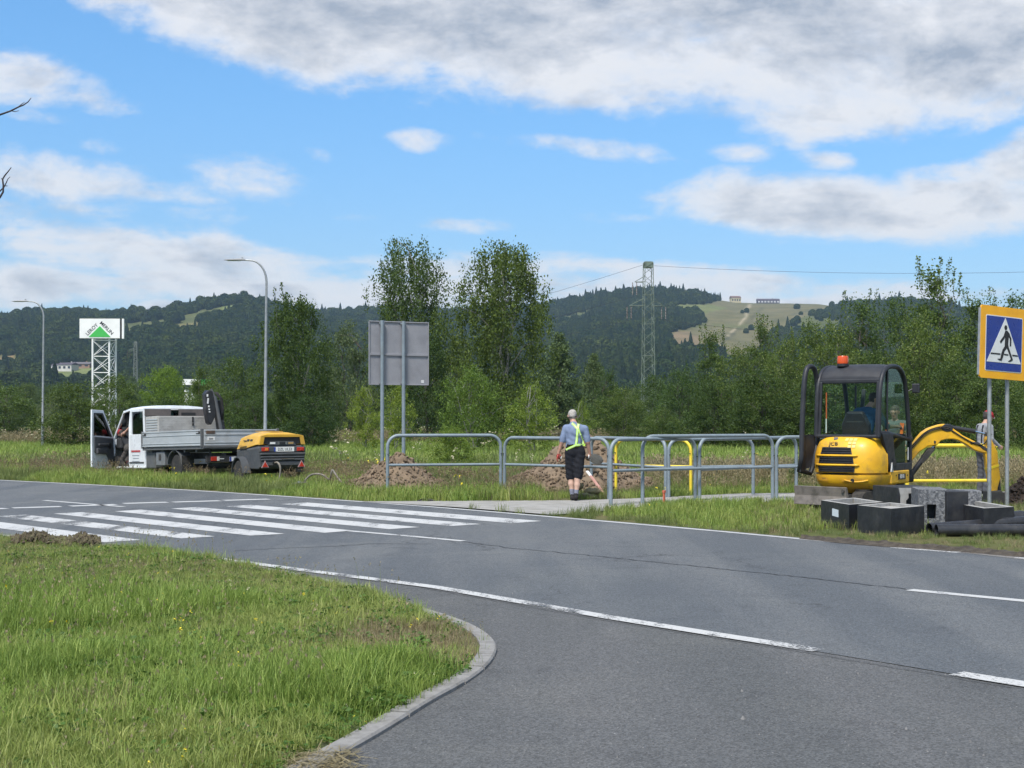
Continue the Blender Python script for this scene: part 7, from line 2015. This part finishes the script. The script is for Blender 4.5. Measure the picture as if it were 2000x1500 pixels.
    MB().box((p0.x * .5 + .05, .85 * .5 + p0.y * .5, .58), (.3, .8, .22), (0, 0, R(-40))).build('swing_bracket', M_CHAS, th, bevel=.03)
    HOLES.extend([(EXC.location.x, EXC.location.y, .8)])
excavator()
# ================================================================== PEOPLE: one continuous skin per figure from blended tapered limbs
def surface_nets(D, org, h):
    nx, ny, nz = D.shape
    S = D < 0
    c = S[:-1, :-1, :-1].astype(np.int8)
    tot = np.zeros((nx - 1, ny - 1, nz - 1), np.int8)
    corners = [(i, j, k) for i in (0, 1) for j in (0, 1) for k in (0, 1)]
    for i, j, k in corners: tot += S[i:nx - 1 + i, j:ny - 1 + j, k:nz - 1 + k]
    act = (tot > 0) & (tot < 8)
    idx = np.full(act.shape, -1, np.int64); cells = np.argwhere(act); idx[act] = np.arange(len(cells))
    acc = np.zeros((len(cells), 3)); cnt = np.zeros(len(cells))
    ci, cj, ck = cells.T
    for a in corners:
        for ax in range(3):
            if a[ax] == 1: continue
            b_ = list(a); b_[ax] = 1
            da = D[ci + a[0], cj + a[1], ck + a[2]]; db = D[ci + b_[0], cj + b_[1], ck + b_[2]]
            m_ = (da < 0) != (db < 0)
            t_ = np.where(m_, da / np.where(m_, da - db, 1), 0)
            p = np.array(a, float)[None] + np.zeros((len(cells), 3)); p[:, ax] += t_
            acc[m_] += p[m_]; cnt[m_] += 1
    V = (cells + acc / cnt[:, None]) * h + org
    Fs = []
    for ax in range(3):
        o1, o2 = [(1, 2), (2, 0), (0, 1)][ax]
        sl0 = [slice(None)] * 3; sl1 = [slice(None)] * 3
        sl0[ax] = slice(0, -1); sl1[ax] = slice(1, None)
        a = S[tuple(sl0)]; b_ = S[tuple(sl1)]
        for flip, m_ in ((False, a & ~b_), (True, ~a & b_)):
            e = np.argwhere(m_)
            e = e[(e[:, o1] > 0) & (e[:, o2] > 0) & (e[:, o1] < D.shape[o1] - 1) & (e[:, o2] < D.shape[o2] - 1)]
            if len(e) == 0: continue
            q = []
            for d1, d2 in ((0, 0), (1, 0), (1, 1), (0, 1)):
                g = e.copy(); g[:, o1] -= d1; g[:, o2] -= d2; q.append(idx[g[:, 0], g[:, 1], g[:, 2]])
            q = np.stack(q, 1)
            Fs.append(q[:, ::-1] if flip else q)
    return V, np.vstack(Fs)
class Body:
    def __init__(s, h=.009): s.h = h; s.pr = []
    def cap(s, a, b_, ra, rb, tag_, k=.025, sq=(1, 1, 1), wr=0.0):
        s.pr.append((np.array(a, float), np.array(b_, float), ra, rb, tag_, k, np.array(sq, float), wr)); return s
    def ball(s, c, r, tag_, k=.012, sq=(1, 1, 1)): return s.cap(c, np.array(c, float) + [0, 0, 1e-4], r, r, tag_, k, sq)
    def solve(s, tags):
        P = np.array([p[0] for p in s.pr] + [p[1] for p in s.pr]); lo = P.min(0) - .28; hi = P.max(0) + .28
        n = np.ceil((hi - lo) / s.h).astype(int) + 1
        D = np.full(n, 1.0, np.float32); T = np.zeros(n, np.int8); Bst = np.full(n, 1.0, np.float32)
        ax = [lo[i] + s.h * np.arange(n[i]) for i in range(3)]
        for a, b_, ra, rb, tg, k, sq, wr in s.pr:
            mr = max(ra, rb) / min(sq) + .09
            l = np.maximum(((np.minimum(a, b_) - mr - lo) / s.h).astype(int), 0); u = np.minimum(((np.maximum(a, b_) + mr - lo) / s.h).astype(int) + 2, n)
            X, Y, Z = np.meshgrid(*[ax[i][l[i]:u[i]] for i in range(3)], indexing='ij')
            p = np.stack([X, Y, Z], -1)
            c_ = (a + b_) / 2
            pa = (p - a) ; ba = (b_ - a)
            L2 = max((ba * ba * sq * sq).sum(), 1e-9)
            t_ = np.clip((pa * sq * sq * ba).sum(-1) / L2, 0, 1)
            q = (pa - t_[..., None] * ba) * sq
            d = np.sqrt((q * q).sum(-1)) - (ra + (rb - ra) * t_)
            if wr: d = d + wr * (np.sin(X * 38 + Z * 21) * np.sin(Y * 33 - Z * 17) + .6 * np.sin(Z * 61 + X * 23))
            sl = tuple(slice(l[i], u[i]) for i in range(3))
            D0 = D[sl]
            hh = np.clip(.5 + .5 * (D0 - d) / k, 0, 1)
            D[sl] = D0 * (1 - hh) + d * hh - k * hh * (1 - hh)
            bt = d < Bst[sl]
            T[sl] = np.where(bt, tags.index(tg), T[sl]); Bst[sl] = np.minimum(Bst[sl], d)
        s.D, s.lo, s.n = D, lo, n
        V, Fq = surface_nets(D, lo, s.h)
        cen = V[Fq].mean(1); ci = np.clip(np.round((cen - lo) / s.h).astype(int), 0, n - 1)
        return V, Fq, T[ci[:, 0], ci[:, 1], ci[:, 2]]
    def back(s, x, z, side=-1, off=.004):
        """y of the skin at x, z seen from behind (side -1) or from the front (+1)"""
        i = int(round((x - s.lo[0]) / s.h)); k = int(round((z - s.lo[2]) / s.h))
        col = np.where(s.D[i, :, k] < 0)[0]
        if len(col) == 0: return 0.0
        return s.lo[1] + s.h * (col[0] if side < 0 else col[-1]) + side * (off + s.h * .3)
    def build(s, th, mats):
        tags = list(mats); V, Fq, mi = s.solve(tags)
        o = mesh_np('body', V, Fq, mats[tags[0]], th, smooth=True)
        for t_ in tags[1:]: o.data.materials.append(mats[t_])
        o.data.polygons.foreach_set('material_index', mi.astype(np.int32))
        md = o.modifiers.new('smooth', 'SMOOTH'); md.factor = .5; md.iterations = 2
        return o
M_SKIN = pm('skin', (.46, .27, .20), (.40, .22, .16), 9, .55, spec=.4)
M_SKINL = pm('pale_skin', (.52, .34, .26), (.46, .29, .22), 9, .55, spec=.4)
M_EYE = flat('eye_dark', (.03, .025, .02), .4); M_LIP = flat('lip', (.32, .13, .11), .6)
def cloth(name, c, c2=None, rough=.9): return pm(name, c, c2 or tuple(v * .8 for v in c), 12, rough, bump=.004, bscale=60, spec=.2)
def hand(B, wrist, dirn, palm_n, thumb_side, tag_='skin', curl=.5, size=1.0):
    """palm with four bent fingers of different length and a thumb"""
    d = Vector(dirn).normalized(); nrm = Vector(palm_n).normalized(); sd = d.cross(nrm).normalized() * thumb_side
    w_ = Vector(wrist)
    B.cap(w_, w_ + d * .045 * size, .024 * size, .028 * size, tag_, .015)
    for i, L_ in enumerate((.072, .080, .075, .060)):
        o = (i - 1.5) * .019 * size
        a = w_ + d * .05 * size - sd * o * 1.0
        k0 = a + d * .04 * size
        B.cap(a - d * .01, k0, .013 * size, .011 * size, tag_, .008)
        f1 = k0 + (d * math.cos(curl) + nrm * math.sin(curl)) * L_ * .5 * size
        f2 = f1 + (d * math.cos(curl * 2.1) + nrm * math.sin(curl * 2.1)) * L_ * .5 * size
        B.cap(k0, f1, .0098 * size, .009 * size, tag_, .004); B.cap(f1, f2, .009 * size, .0078 * size, tag_, .004)
    t0 = w_ + d * .02 * size + sd * .024 * size; t1 = t0 + (d * .6 + sd * .8 + nrm * .3).normalized() * .035 * size; t2 = t1 + (d * .95 + sd * .2 + nrm * .4).normalized() * .032 * size
    B.cap(t0, t1, .014 * size, .011 * size, tag_, .008); B.cap(t1, t2, .0105 * size, .009 * size, tag_, .004)
def head(B, c, fwd, up, hair='hair', skin='skin', hair_len=1.0, cap_=None):
    """skull, jaw, nose, ears, eyes, mouth, hair; c = centre of the skull"""
    c = Vector(c); f = Vector(fwd).normalized(); u = Vector(up).normalized(); r = f.cross(u).normalized()
    P = lambda a, b_, e: c + r * a + f * b_ + u * e
    B.cap(P(0, -.018, .02), P(0, .02, .02), .082, .076, skin, .03)
    B.cap(P(0, .035, -.035), P(0, .055, -.085), .058, .040, skin, .03)            # face and jaw
    B.cap(P(0, .088, .0), P(0, .108, -.028), .011, .015, skin, .010)              # nose
    B.cap(P(0, .080, .022), P(0, .084, .022), .03, .03, skin, .02, )
    for s in (-1, 1):
        B.ball(P(s * .033, .090, .006), .0105, 'eye', .003)
        B.cap(P(s * .084, -.002, .012), P(s * .083, -.004, -.03), .016, .011, skin, .008)
    B.cap(P(-.018, .090, -.058), P(.018, .090, -.058), .009, .009, 'lip', .005)
    if hair:
        B.cap(P(0, -.036, .048), P(0, .018, .058), .083, .074, hair, .010)
        B.cap(P(0, -.052, .0), P(0, -.044, .045), .066, .078, hair, .012)
        for s in (-1, 1): B.cap(P(s * .058, -.012, .012), P(s * .050, .0, .05), .030, .04, hair, .010)
    if cap_:
        B.cap(P(0, -.02, .062), P(0, .02, .06), .090, .086, cap_, .012); B.cap(P(0, .05, .055), P(0, .06, .05), .05, .05, cap_, .02)
        B.cap(P(-.035, .11, .045), P(.035, .11, .045), .018, .018, cap_, .02); B.cap(P(0, .10, .048), P(0, .150, .034), .034, .022, 'brim', .012, )
def ribbon_on(B, name, pts, width, mat, par, off=.006, side=-1):
    """strap lying on the clothes: pts = (x, z) along the middle"""
    P = []
    for (x0, z0), (x1, z1) in zip(pts[:-1], pts[1:]):
        n = max(3, int(math.hypot(x1 - x0, z1 - z0) / .02))
        P += [(x0 + (x1 - x0) * k / n, z0 + (z1 - z0) * k / n) for k in range(n)]
    P.append(pts[-1]); rings = []
    ys = [B.back(x, z, side, off) for x, z in P]
    ys = [np.median(ys[max(0, i - 2):i + 3]) for i in range(len(ys))]
    for i, (x, z) in enumerate(P):
        a = P[max(i - 1, 0)]; b_ = P[min(i + 1, len(P) - 1)]; t_ = Vector((b_[0] - a[0], b_[1] - a[1])).normalized(); nx_, nz_ = -t_.y * width / 2, t_.x * width / 2
        rings.append([(x - nx_, ys[i], z - nz_), (x + nx_, ys[i], z + nz_), (x + nx_, ys[i] - side * .012, z + nz_), (x - nx_, ys[i] - side * .012, z - nz_)])
    return MB().loft(rings).build(name, mat, par, smooth=True)

# ---------------------------------------------------------------- the man walking away with a shovel
def man_walking():
    P0 = G(1123, 978.5)
    th = thing('person', 'grey-haired man in blue t-shirt, black shorts and neon straps walking away', 'person', (P0.x, P0.y, .012), R(-4))
    B = Body(.0085)
    tee, sh = 'tee', 'shorts'
    # torso, seen from behind; y is forward
    B.cap((-.02, .035, 1.36), (.03, .035, 1.36), .135, .135, tee, .05, (1, 1.15, 1), .002)
    B.cap((-.015, .03, 1.10), (-.01, .035, 1.34), .150, .165, tee, .06, (1, 1.25, 1), .0055)
    B.cap((-.15, .03, 1.42), (.165, .03, 1.41), .075, .075, tee, .06, (1, 1.1, 1))
    B.cap((-.02, .05, 1.08), (-.02, .06, 1.16), .155, .160, tee, .05, (1, 1.15, 1), .006)
    B.cap((-.02, .045, 1.50), (-.04, .075, 1.57), .060, .056, 'skin', .03)          # neck
    B.cap((-.03, .04, 1.47), (-.03, .05, 1.50), .075, .07, tee, .03)
    head(B, (-.055, .115, 1.655), (-.12, .92, -.36), (-.02, .36, .93))
    # arms
    B.cap((-.185, .03, 1.42), (-.235, .02, 1.24), .068, .060, tee, .03, wr=.002); B.cap((-.235, .02, 1.24), (-.242, .02, 1.19), .062, .064, tee, .02)
    B.cap((-.235, .02, 1.25), (-.255, .015, 1.15), .046, .043, 'skin', .02); B.cap((-.255, .015, 1.15), (-.325, .06, .93), .043, .028, 'skin', .02)
    hand(B, (-.325, .06, .93), (-.1, .25, -1), (.55, .8, 0), 1, 'glove', .7)
    B.cap((.20, .03, 1.41), (.235, .02, 1.24), .068, .060, tee, .03, wr=.002); B.cap((.235, .02, 1.24), (.24, .02, 1.19), .062, .064, tee, .02)
    B.cap((.235, .02, 1.25), (.25, .01, 1.15), .046, .043, 'skin', .02); B.cap((.25, .01, 1.15), (.29, .07, .93), .043, .028, 'skin', .02)
    hand(B, (.29, .07, .93), (.06, .22, -1), (-.5, .8, 0), -1, 'skin', .9)
    # shorts
    B.cap((-.06, .02, .97), (.07, .02, .97), .128, .128, sh, .05, (1, 1.05, 1), .002); B.cap((-.01, .03, 1.03), (-.01, .03, 1.045), .158, .158, 'belt', .02, (1, 1.2, 1))
    B.cap((-.095, .02, .92), (-.095, .05, .66), .108, .098, sh, .035, (1, 1, 1), .0045); B.cap((-.095, .05, .66), (-.09, .06, .47), .098, .094, sh, .02, (1, 1, 1), .0045)
    B.cap((.095, .01, .92), (.075, -.02, .66), .108, .098, sh, .035, (1, 1, 1), .0045); B.cap((.075, -.02, .66), (.065, -.05, .48), .098, .090, sh, .02, (1, 1, 1), .0045)
    # legs, socks, shoes
    B.cap((-.09, .06, .52), (-.078, .05, .42), .058, .060, 'leg', .02); B.cap((-.078, .045, .42), (-.075, .025, .32), .060, .058, 'leg', .02); B.cap((-.075, .025, .32), (-.05, .0, .12), .058, .036, 'leg', .02)
    B.cap((-.062, .005, .20), (-.05, .0, .10), .047, .041, 'sock', .008)
    B.cap((.06, -.05, .52), (.05, -.07, .42), .056, .058, 'leg', .02); B.cap((.05, -.075, .42), (.045, -.10, .31), .059, .056, 'leg', .02); B.cap((.045, -.10, .31), (.025, -.13, .13), .056, .035, 'leg', .02)
    B.cap((.034, -.115, .21), (.025, -.13, .11), .046, .040, 'sock', .008)
    for (x, y, a, lift) in ((-.05, -.005, 8, 0), (.022, -.135, -6, .02)):
        dx, dy = math.sin(R(a)), math.cos(R(a))
        B.cap((x - dx * .04, y - dy * .04, .045 + lift), (x + dx * .06, y + dy * .06, .05), .043, .046, 'shoe', .02); B.cap((x + dx * .06, y + dy * .06, .045), (x + dx * .16, y + dy * .16, .035), .046, .036, 'shoe', .02)
        B.cap((x, y, .10 + lift), (x, y, .06 + lift), .044, .046, 'shoe', .01)
    mats = {'skin': M_SKIN, 'leg': M_SKINL, 'tee': cloth('blue_grey_tee', (.175, .225, .33), (.15, .19, .285)), 'shorts': cloth('black_shorts', (.016, .017, .022)), 'belt': cloth('black_belt', (.01, .01, .011)), 'sock': cloth('grey_socks', (.20, .21, .27)), 'shoe': cloth('dark_shoes', (.030, .028, .028)),
            'hair': pm('grey_hair', (.40, .38, .35), (.24, .22, .20), 40, .8), 'eye': M_EYE, 'lip': M_LIP, 'glove': cloth('red_gloves', (.34, .07, .055))}
    B.build(th, mats)
    MB().tube([(-.055 + .088 * math.cos(R(a)), .10 + .080 * math.sin(R(a)), 1.652 + .012 * math.cos(R(a)) + .012 * math.sin(R(a))) for a in range(160, 381, 20)], .009, 6).build('glasses_strap', M_BLACK, th, smooth='all')
    M_NEON = flat('neon_yellow', (.52, .85, .05), .6); M_REFL = flat('reflective_silver', (.55, .60, .58), .3)
    S_ = 674.0
    def c(x, y): return ((x - 440) / S_, (1345 - y) / S_)
    for nm, pts in (('neon_strap', [c(398, 318), c(432, 345), c(472, 392), c(474, 420), c(468, 500), c(455, 606)]), ('neon_strap', [c(488, 326), c(480, 380), c(486, 410), c(520, 490), c(552, 606)]), ('neon_strap', [c(322, 672), c(385, 640), c(450, 611), c(515, 606), c(576, 608)])):
        st = ribbon_on(B, nm, pts, .040, M_NEON, th, .010)
        ribbon_on(B, 'reflective_band', pts, .012, M_REFL, st, .0135)
    # shovel carried low in the right hand, tools in the left
    sh_ = thing('shovel', 'grey steel shovel held low in the right hand of the walking man', 'shovel', (P0.x, P0.y, .012), R(-4))
    MB().tube([(.28, .10, .845), (-.05, .45, .90), (-.3, .75, .95)], .016, 8).build('handle', pm('ash_wood', (.30, .22, .13), (.24, .17, .10), 10, .7), sh_, smooth='all')
    rings = []
    for k in range(9):
        f_ = k / 8; hw = .11 * math.sin(math.pi * (.18 + .75 * f_)) ** .6 * (1 if f_ < .99 else .1)
        x = .30 + .26 * f_; z = .835 - .05 * f_
        rings.append([(x, .08 - .01, z + hw * .9), (x + .005, .055, z), (x, .08 - .01, z - hw * .9), (x, .085, z - hw * .9), (x + .005, .064, z), (x, .085, z + hw * .9)])
    MB().loft(rings).build('blade', pm('worn_steel', (.12, .115, .10), (.08, .075, .065), 8, .5, metal=.4), sh_, smooth=True)
    MB().tube([(.22, .12, .855), (.33, .08, .835)], [.02, .026], 8).build('socket', M_CHAS, sh_, smooth=True)
    mk = thing('marker_pen', 'small white marker held in the right hand of the walking man', 'pen', (P0.x, P0.y, .012), R(-4))
    MB().tube([(.275, -.005, .90), (.268, .0, .83)], .011, 8).build('pen_body', M_PLATE, mk, smooth='all'); MB().tube([(.268, .0, .83), (.266, .0, .81)], .008, 8).build('pen_cap', M_BLACK, mk)
    pl = thing('pliers', 'red-handled pliers held in the left hand of the walking man', 'pliers', (P0.x, P0.y, .012), R(-4))
    MB().tube([(-.335, .05, .90), (-.36, .06, .82), (-.34, .07, .76)], .011, 6).build('handle', flat('grip_red', (.45, .05, .04), .5), pl, smooth='all'); MB().tube([(-.30, .05, .88), (-.285, .06, .80), (-.30, .07, .77)], .010, 6).build('handle', M_BLACK, pl, smooth='all')
    MB().box((-.272, .04, .845), (.014, .02, .05), (0, R(20), 0)).build('jaw', M_PLATE, pl, bevel=.004)
man_walking()
def white_probe():
    B0 = G(1097, 951); th = thing('t_handle_tool', 'white T-handled tool leaning by the dirt pile left of the walking man', 'tool', B0)
    s_ = B0.y / F
    top = Vector((10 * s_, -.1, 34 * s_ * 1.0))
    t_ = top.normalized()
    MB().tube([Vector((0, 0, -.05)), t_ * .10], [.012, .022], 8).build('tip', M_PLATE, th); MB().tube([t_ * .10, t_ * .17], .034, 8).build('collar', M_CHAS, th)
    MB().tube([t_ * .17, t_ * .50], .034, 10).build('shaft', M_WHITE, th, smooth='all')
    MB().tube([t_ * .50 + Vector((-.14, 0, .01)), t_ * .50 + Vector((.05, 0, -.01))], .018, 8).build('handle', M_CHAS, th)
white_probe()

# ---------------------------------------------------------------- the excavator driver, seated, seen from behind
def driver():
    th = thing('person', 'excavator driver in dark blue t-shirt seated in the glazed cab', 'person', EXC.location + Vector((0, 0, -.12)), EX_A)
    B = Body(.011); t_ = 'tee'
    B.cap((.06, .02, 1.40), (.10, .10, 1.78), .150, .165, t_, .06, (1, 1.2, 1), .003); B.cap((-.06, .12, 1.86), (.26, .12, 1.84), .08, .08, t_, .06)
    B.cap((.11, .15, 1.93), (.15, .20, 2.0), .055, .055, 'skin', .03)
    head(B, (.19, .25, 2.07), (.55, .8, -.28), (.1, .25, .96))
    for s, sx in ((-1, -.10), (1, .30)):
        el = (sx + s * .05, .16, 1.58) if s < 0 else (.42, .22, 1.60)
        B.cap((sx, .12, 1.84), el, .066, .055, t_, .03); B.cap(el, (el[0], el[1] + .24, 1.56) if s < 0 else (.50, .46, 1.60), .042, .03, 'skin', .02)
    hand(B, (-.15, .40, 1.56), (0, 1, -.1), (0, 0, -1), 1, 'skin', .8); hand(B, (.50, .46, 1.60), (.5, .9, 0), (0, 0, -1), -1, 'skin', .7)
    for s in (-1, 1):
        B.cap((.03 + s * .10, .04, 1.36), (.03 + s * .14, .44, 1.40), .085, .065, 'jeans', .04); B.cap((.03 + s * .14, .44, 1.40), (.03 + s * .14, .60, 1.02), .062, .045, 'jeans', .02); B.cap((.03 + s * .14, .60, .96), (.03 + s * .14, .72, .95), .045, .035, 'shoe', .02)
    B.build(th, {'skin': M_SKIN, 'tee': cloth('navy_tee', (.045, .11, .20)), 'jeans': cloth('dark_jeans', (.03, .035, .05)), 'shoe': cloth('work_boots', (.03, .025, .02)), 'hair': pm('dark_hair', (.035, .026, .02), (.05, .04, .03), 40, .7), 'eye': M_EYE, 'lip': M_LIP})
driver()
# ---------------------------------------------------------------- man in orange vest behind the cab, facing us
def vest_man():
    Y0 = 27.3; X0 = Xat(1748, Y0)
    th = thing('person', 'young man in grey shirt and orange safety vest behind the excavator cab', 'person', (X0, Y0, 0), R(180 - 20))
    B = Body(.011); t_ = 'shirt'
    B.cap((0, 0, 1.10), (0, 0, 1.42), .150, .175, t_, .05, (1, 1.35, 1), .003); B.cap((-.17, 0, 1.52), (.17, 0, 1.52), .075, .075, t_, .05)
    B.cap((0, 0, 1.58), (0, .02, 1.66), .055, .054, 'skin', .03)
    head(B, (0, .04, 1.745), (.18, .95, -.22), (0, .2, .97))
    B.cap((-.20, 0, 1.51), (-.27, .03, 1.25), .064, .052, t_, .03); B.cap((-.27, .03, 1.25), (-.20, .22, 1.12), .048, .034, t_, .02); hand(B, (-.20, .22, 1.12), (.5, .8, 0), (0, 0, -1), 1, 'skin', .6)
    B.cap((.20, 0, 1.51), (.30, .05, 1.28), .064, .052, t_, .03); B.cap((.30, .05, 1.28), (.32, .28, 1.32), .046, .032, 'skin', .02); hand(B, (.32, .28, 1.32), (.1, 1, .1), (0, 0, -1), -1, 'skin', .6)
    B.cap((-.06, 0, .98), (.06, 0, .98), .125, .125, 'trousers', .05)
    for s in (-1, 1):
        B.cap((s * .09, 0, .93), (s * .11, .02, .50), .092, .066, 'trousers', .03, wr=.004); B.cap((s * .11, .02, .50), (s * .12, -.01, .10), .066, .052, 'trousers', .02, wr=.004); B.cap((s * .12, -.02, .05), (s * .13, .15, .04), .045, .038, 'shoe', .02)
    B.build(th, {'skin': M_SKIN, 'shirt': cloth('grey_work_shirt', (.13, .14, .14)), 'trousers': cloth('grey_work_trousers', (.09, .095, .10)), 'shoe': cloth('work_shoes', (.03, .027, .025)), 'hair': pm('brown_hair', (.05, .035, .025), (.07, .05, .035), 40, .7), 'eye': M_EYE, 'lip': M_LIP})
    M_OR = flat('vest_orange', (.85, .16, .03), .6)
    ribbon_on(B, 'vest_panel', [(-.14, 1.54), (-.115, 1.35), (-.09, 1.12)], .075, M_OR, th, .012, 1); ribbon_on(B, 'vest_panel', [(.14, 1.54), (.115, 1.35), (.09, 1.12)], .075, M_OR, th, .012, 1)
    ribbon_on(B, 'vest_panel', [(-.14, 1.2), (0, 1.2), (.14, 1.2)], .05, flat('vest_silver', (.5, .52, .52), .3), th, .016, 1)
vest_man()
# ---------------------------------------------------------------- man in red cap behind the boom
def cap_man():
    Y0 = 30.5; X0 = Xat(1921, Y0)
    th = thing('person', 'man in red and white cap and grey overalls behind the dipper arm', 'person', (X0, Y0, 0), R(-72))
    B = Body(.011); t_ = 'shirt'
    B.cap((0, 0, 1.05), (0, .02, 1.36), .155, .165, t_, .05, (1, 1.2, 1), .003); B.cap((-.15, .02, 1.45), (.15, .02, 1.45), .075, .075, t_, .05)
    B.cap((0, .03, 1.50), (0, .07, 1.58), .058, .056, 'skin', .03)
    head(B, (0, .11, 1.655), (0, .93, -.32), (0, .3, .95), hair='hair', cap_='cap')
    B.cap((.19, .03, 1.44), (.23, .02, 1.20), .065, .055, t_, .03); B.cap((.23, .02, 1.20), (.22, .22, 1.05), .048, .033, t_, .02); hand(B, (.22, .22, 1.05), (0, .8, -.5), (-1, 0, 0), -1, 'skin', .6)
    B.cap((-.19, .03, 1.44), (-.23, .05, 1.20), .065, .055, t_, .03); B.cap((-.23, .05, 1.20), (-.20, .28, 1.08), .048, .033, t_, .02); hand(B, (-.20, .28, 1.08), (0, .9, -.2), (1, 0, 0), 1, 'skin', .6)
    B.cap((-.06, 0, .95), (.06, 0, .95), .130, .130, 'trousers', .05)
    for s in (-1, 1):
        B.cap((s * .09, 0, .90), (s * .10, .02, .50), .098, .075, 'trousers', .03, wr=.005); B.cap((s * .10, .02, .50), (s * .10, -.02, .10), .074, .062, 'trousers', .02, wr=.005); B.cap((s * .10, -.03, .05), (s * .11, .14, .04), .046, .038, 'shoe', .02)
    B.build(th, {'skin': M_SKIN, 'shirt': cloth('pale_grey_jacket', (.27, .28, .30)), 'trousers': cloth('grey_overalls', (.085, .088, .10)), 'shoe': cloth('dark_boots', (.03, .027, .025)), 'hair': pm('short_dark_hair', (.03, .025, .022), (.04, .033, .03), 40, .7), 'eye': M_EYE, 'lip': M_LIP, 'cap': cloth('red_cap', (.36, .03, .035)), 'brim': cloth('white_brim', (.55, .50, .50))})
    for s in (-1, 1): ribbon_on(B, 'brace_strap', [(s * .09, 1.49), (s * .085, 1.3), (s * .07, 1.0)], .035, cloth('dark_brace', (.03, .032, .04)), th, .010)
cap_man()
# ---------------------------------------------------------------- man bending into the truck cab
def truck_man():
    M_ = TRUCK.matrix_basis
    p = M_ @ Vector((-.90, 5.28, .20))
    th = thing('person', 'man in dark work trousers leaning into the open truck cab', 'person', p, TRUCK.rotation_euler.z + R(18))
    B = Body(.012); t_ = 'shirt'
    # local: y towards the truck nose, x to the right (into the cab)
    B.cap((.10, -.02, .72), (.22, .28, .98), .150, .155, t_, .05, (1, 1.1, 1), .003); B.cap((.14, .34, 1.05), (.34, .26, 1.06), .085, .085, t_, .05)
    B.cap((.24, .34, 1.06), (.24, .42, 1.07), .056, .056, 'skin', .03)
    head(B, (.22, .50, 1.06), (.2, .8, -.5), (-.2, .5, .8), cap_='cap')
    B.cap((.12, .32, 1.04), (.0, .10, 1.10), .058, .050, 'skin', .03); B.cap((.0, .10, 1.10), (-.02, -.16, 1.28), .042, .030, 'skin', .02); hand(B, (-.02, -.16, 1.28), (0, -.8, .6), (1, 0, 0), 1, 'skin', .9)
    B.cap((.34, .25, 1.04), (.26, .02, .86), .058, .046, t_, .03); B.cap((.26, .02, .86), (.10, -.12, .84), .042, .030, 'skin', .02); hand(B, (.10, -.12, .84), (-.6, -.6, 0), (0, 0, -1), -1, 'skin', .6)
    B.cap((.0, -.06, .66), (.16, -.06, .66), .130, .130, 'trousers', .05)
    B.cap((.0, -.06, .62), (-.06, .14, .34), .100, .078, 'trousers', .03, wr=.004); B.cap((-.06, .14, .34), (-.03, .06, .08), .075, .060, 'trousers', .02, wr=.004)
    B.cap((.14, -.08, .62), (.02, -.02, .34), .100, .080, 'trousers', .03, wr=.004); B.cap((.02, -.02, .34), (.05, -.10, .10), .076, .06, 'red', .02, wr=.004)
    B.cap((-.03, .04, .04), (-.08, .17, .04), .048, .04, 'shoe', .02); B.cap((.05, -.10, .04), (.0, .03, .04), .048, .04, 'shoe', .02)
    B.build(th, {'skin': M_SKIN, 'shirt': cloth('dark_work_shirt', (.03, .032, .036)), 'trousers': cloth('grey_brown_trousers', (.075, .068, .062)), 'red': cloth('red_trim', (.12, .05, .045)), 'shoe': cloth('dusty_boots', (.09, .08, .07)), 'hair': pm('cropped_hair', (.04, .03, .025), (.05, .04, .03), 40, .7), 'eye': M_EYE, 'lip': M_LIP, 'cap': cloth('dark_red_cap', (.28, .03, .035)), 'brim': cloth('red_brim', (.20, .03, .03))})
truck_man()
make_verge()
# ================================================================== AIR
hz = MB(); hz.box((0, 1900, 139), (6000, 4600, 284))
m_h, t, out = newmat('haze_air')
pv_ = t.node('ShaderNodeVolumePrincipled'); pv_.inputs['Density'].default_value = .00011; t.put(pv_.inputs['Color'], (.55, .76, 1.0)); pv_.inputs['Anisotropy'].default_value = .25
t.l.new(pv_.outputs[0], out.inputs['Volume'])
haze = hz.build('haze', m_h); tag(haze, 'thin bluish summer haze over the valley', kind='stuff')
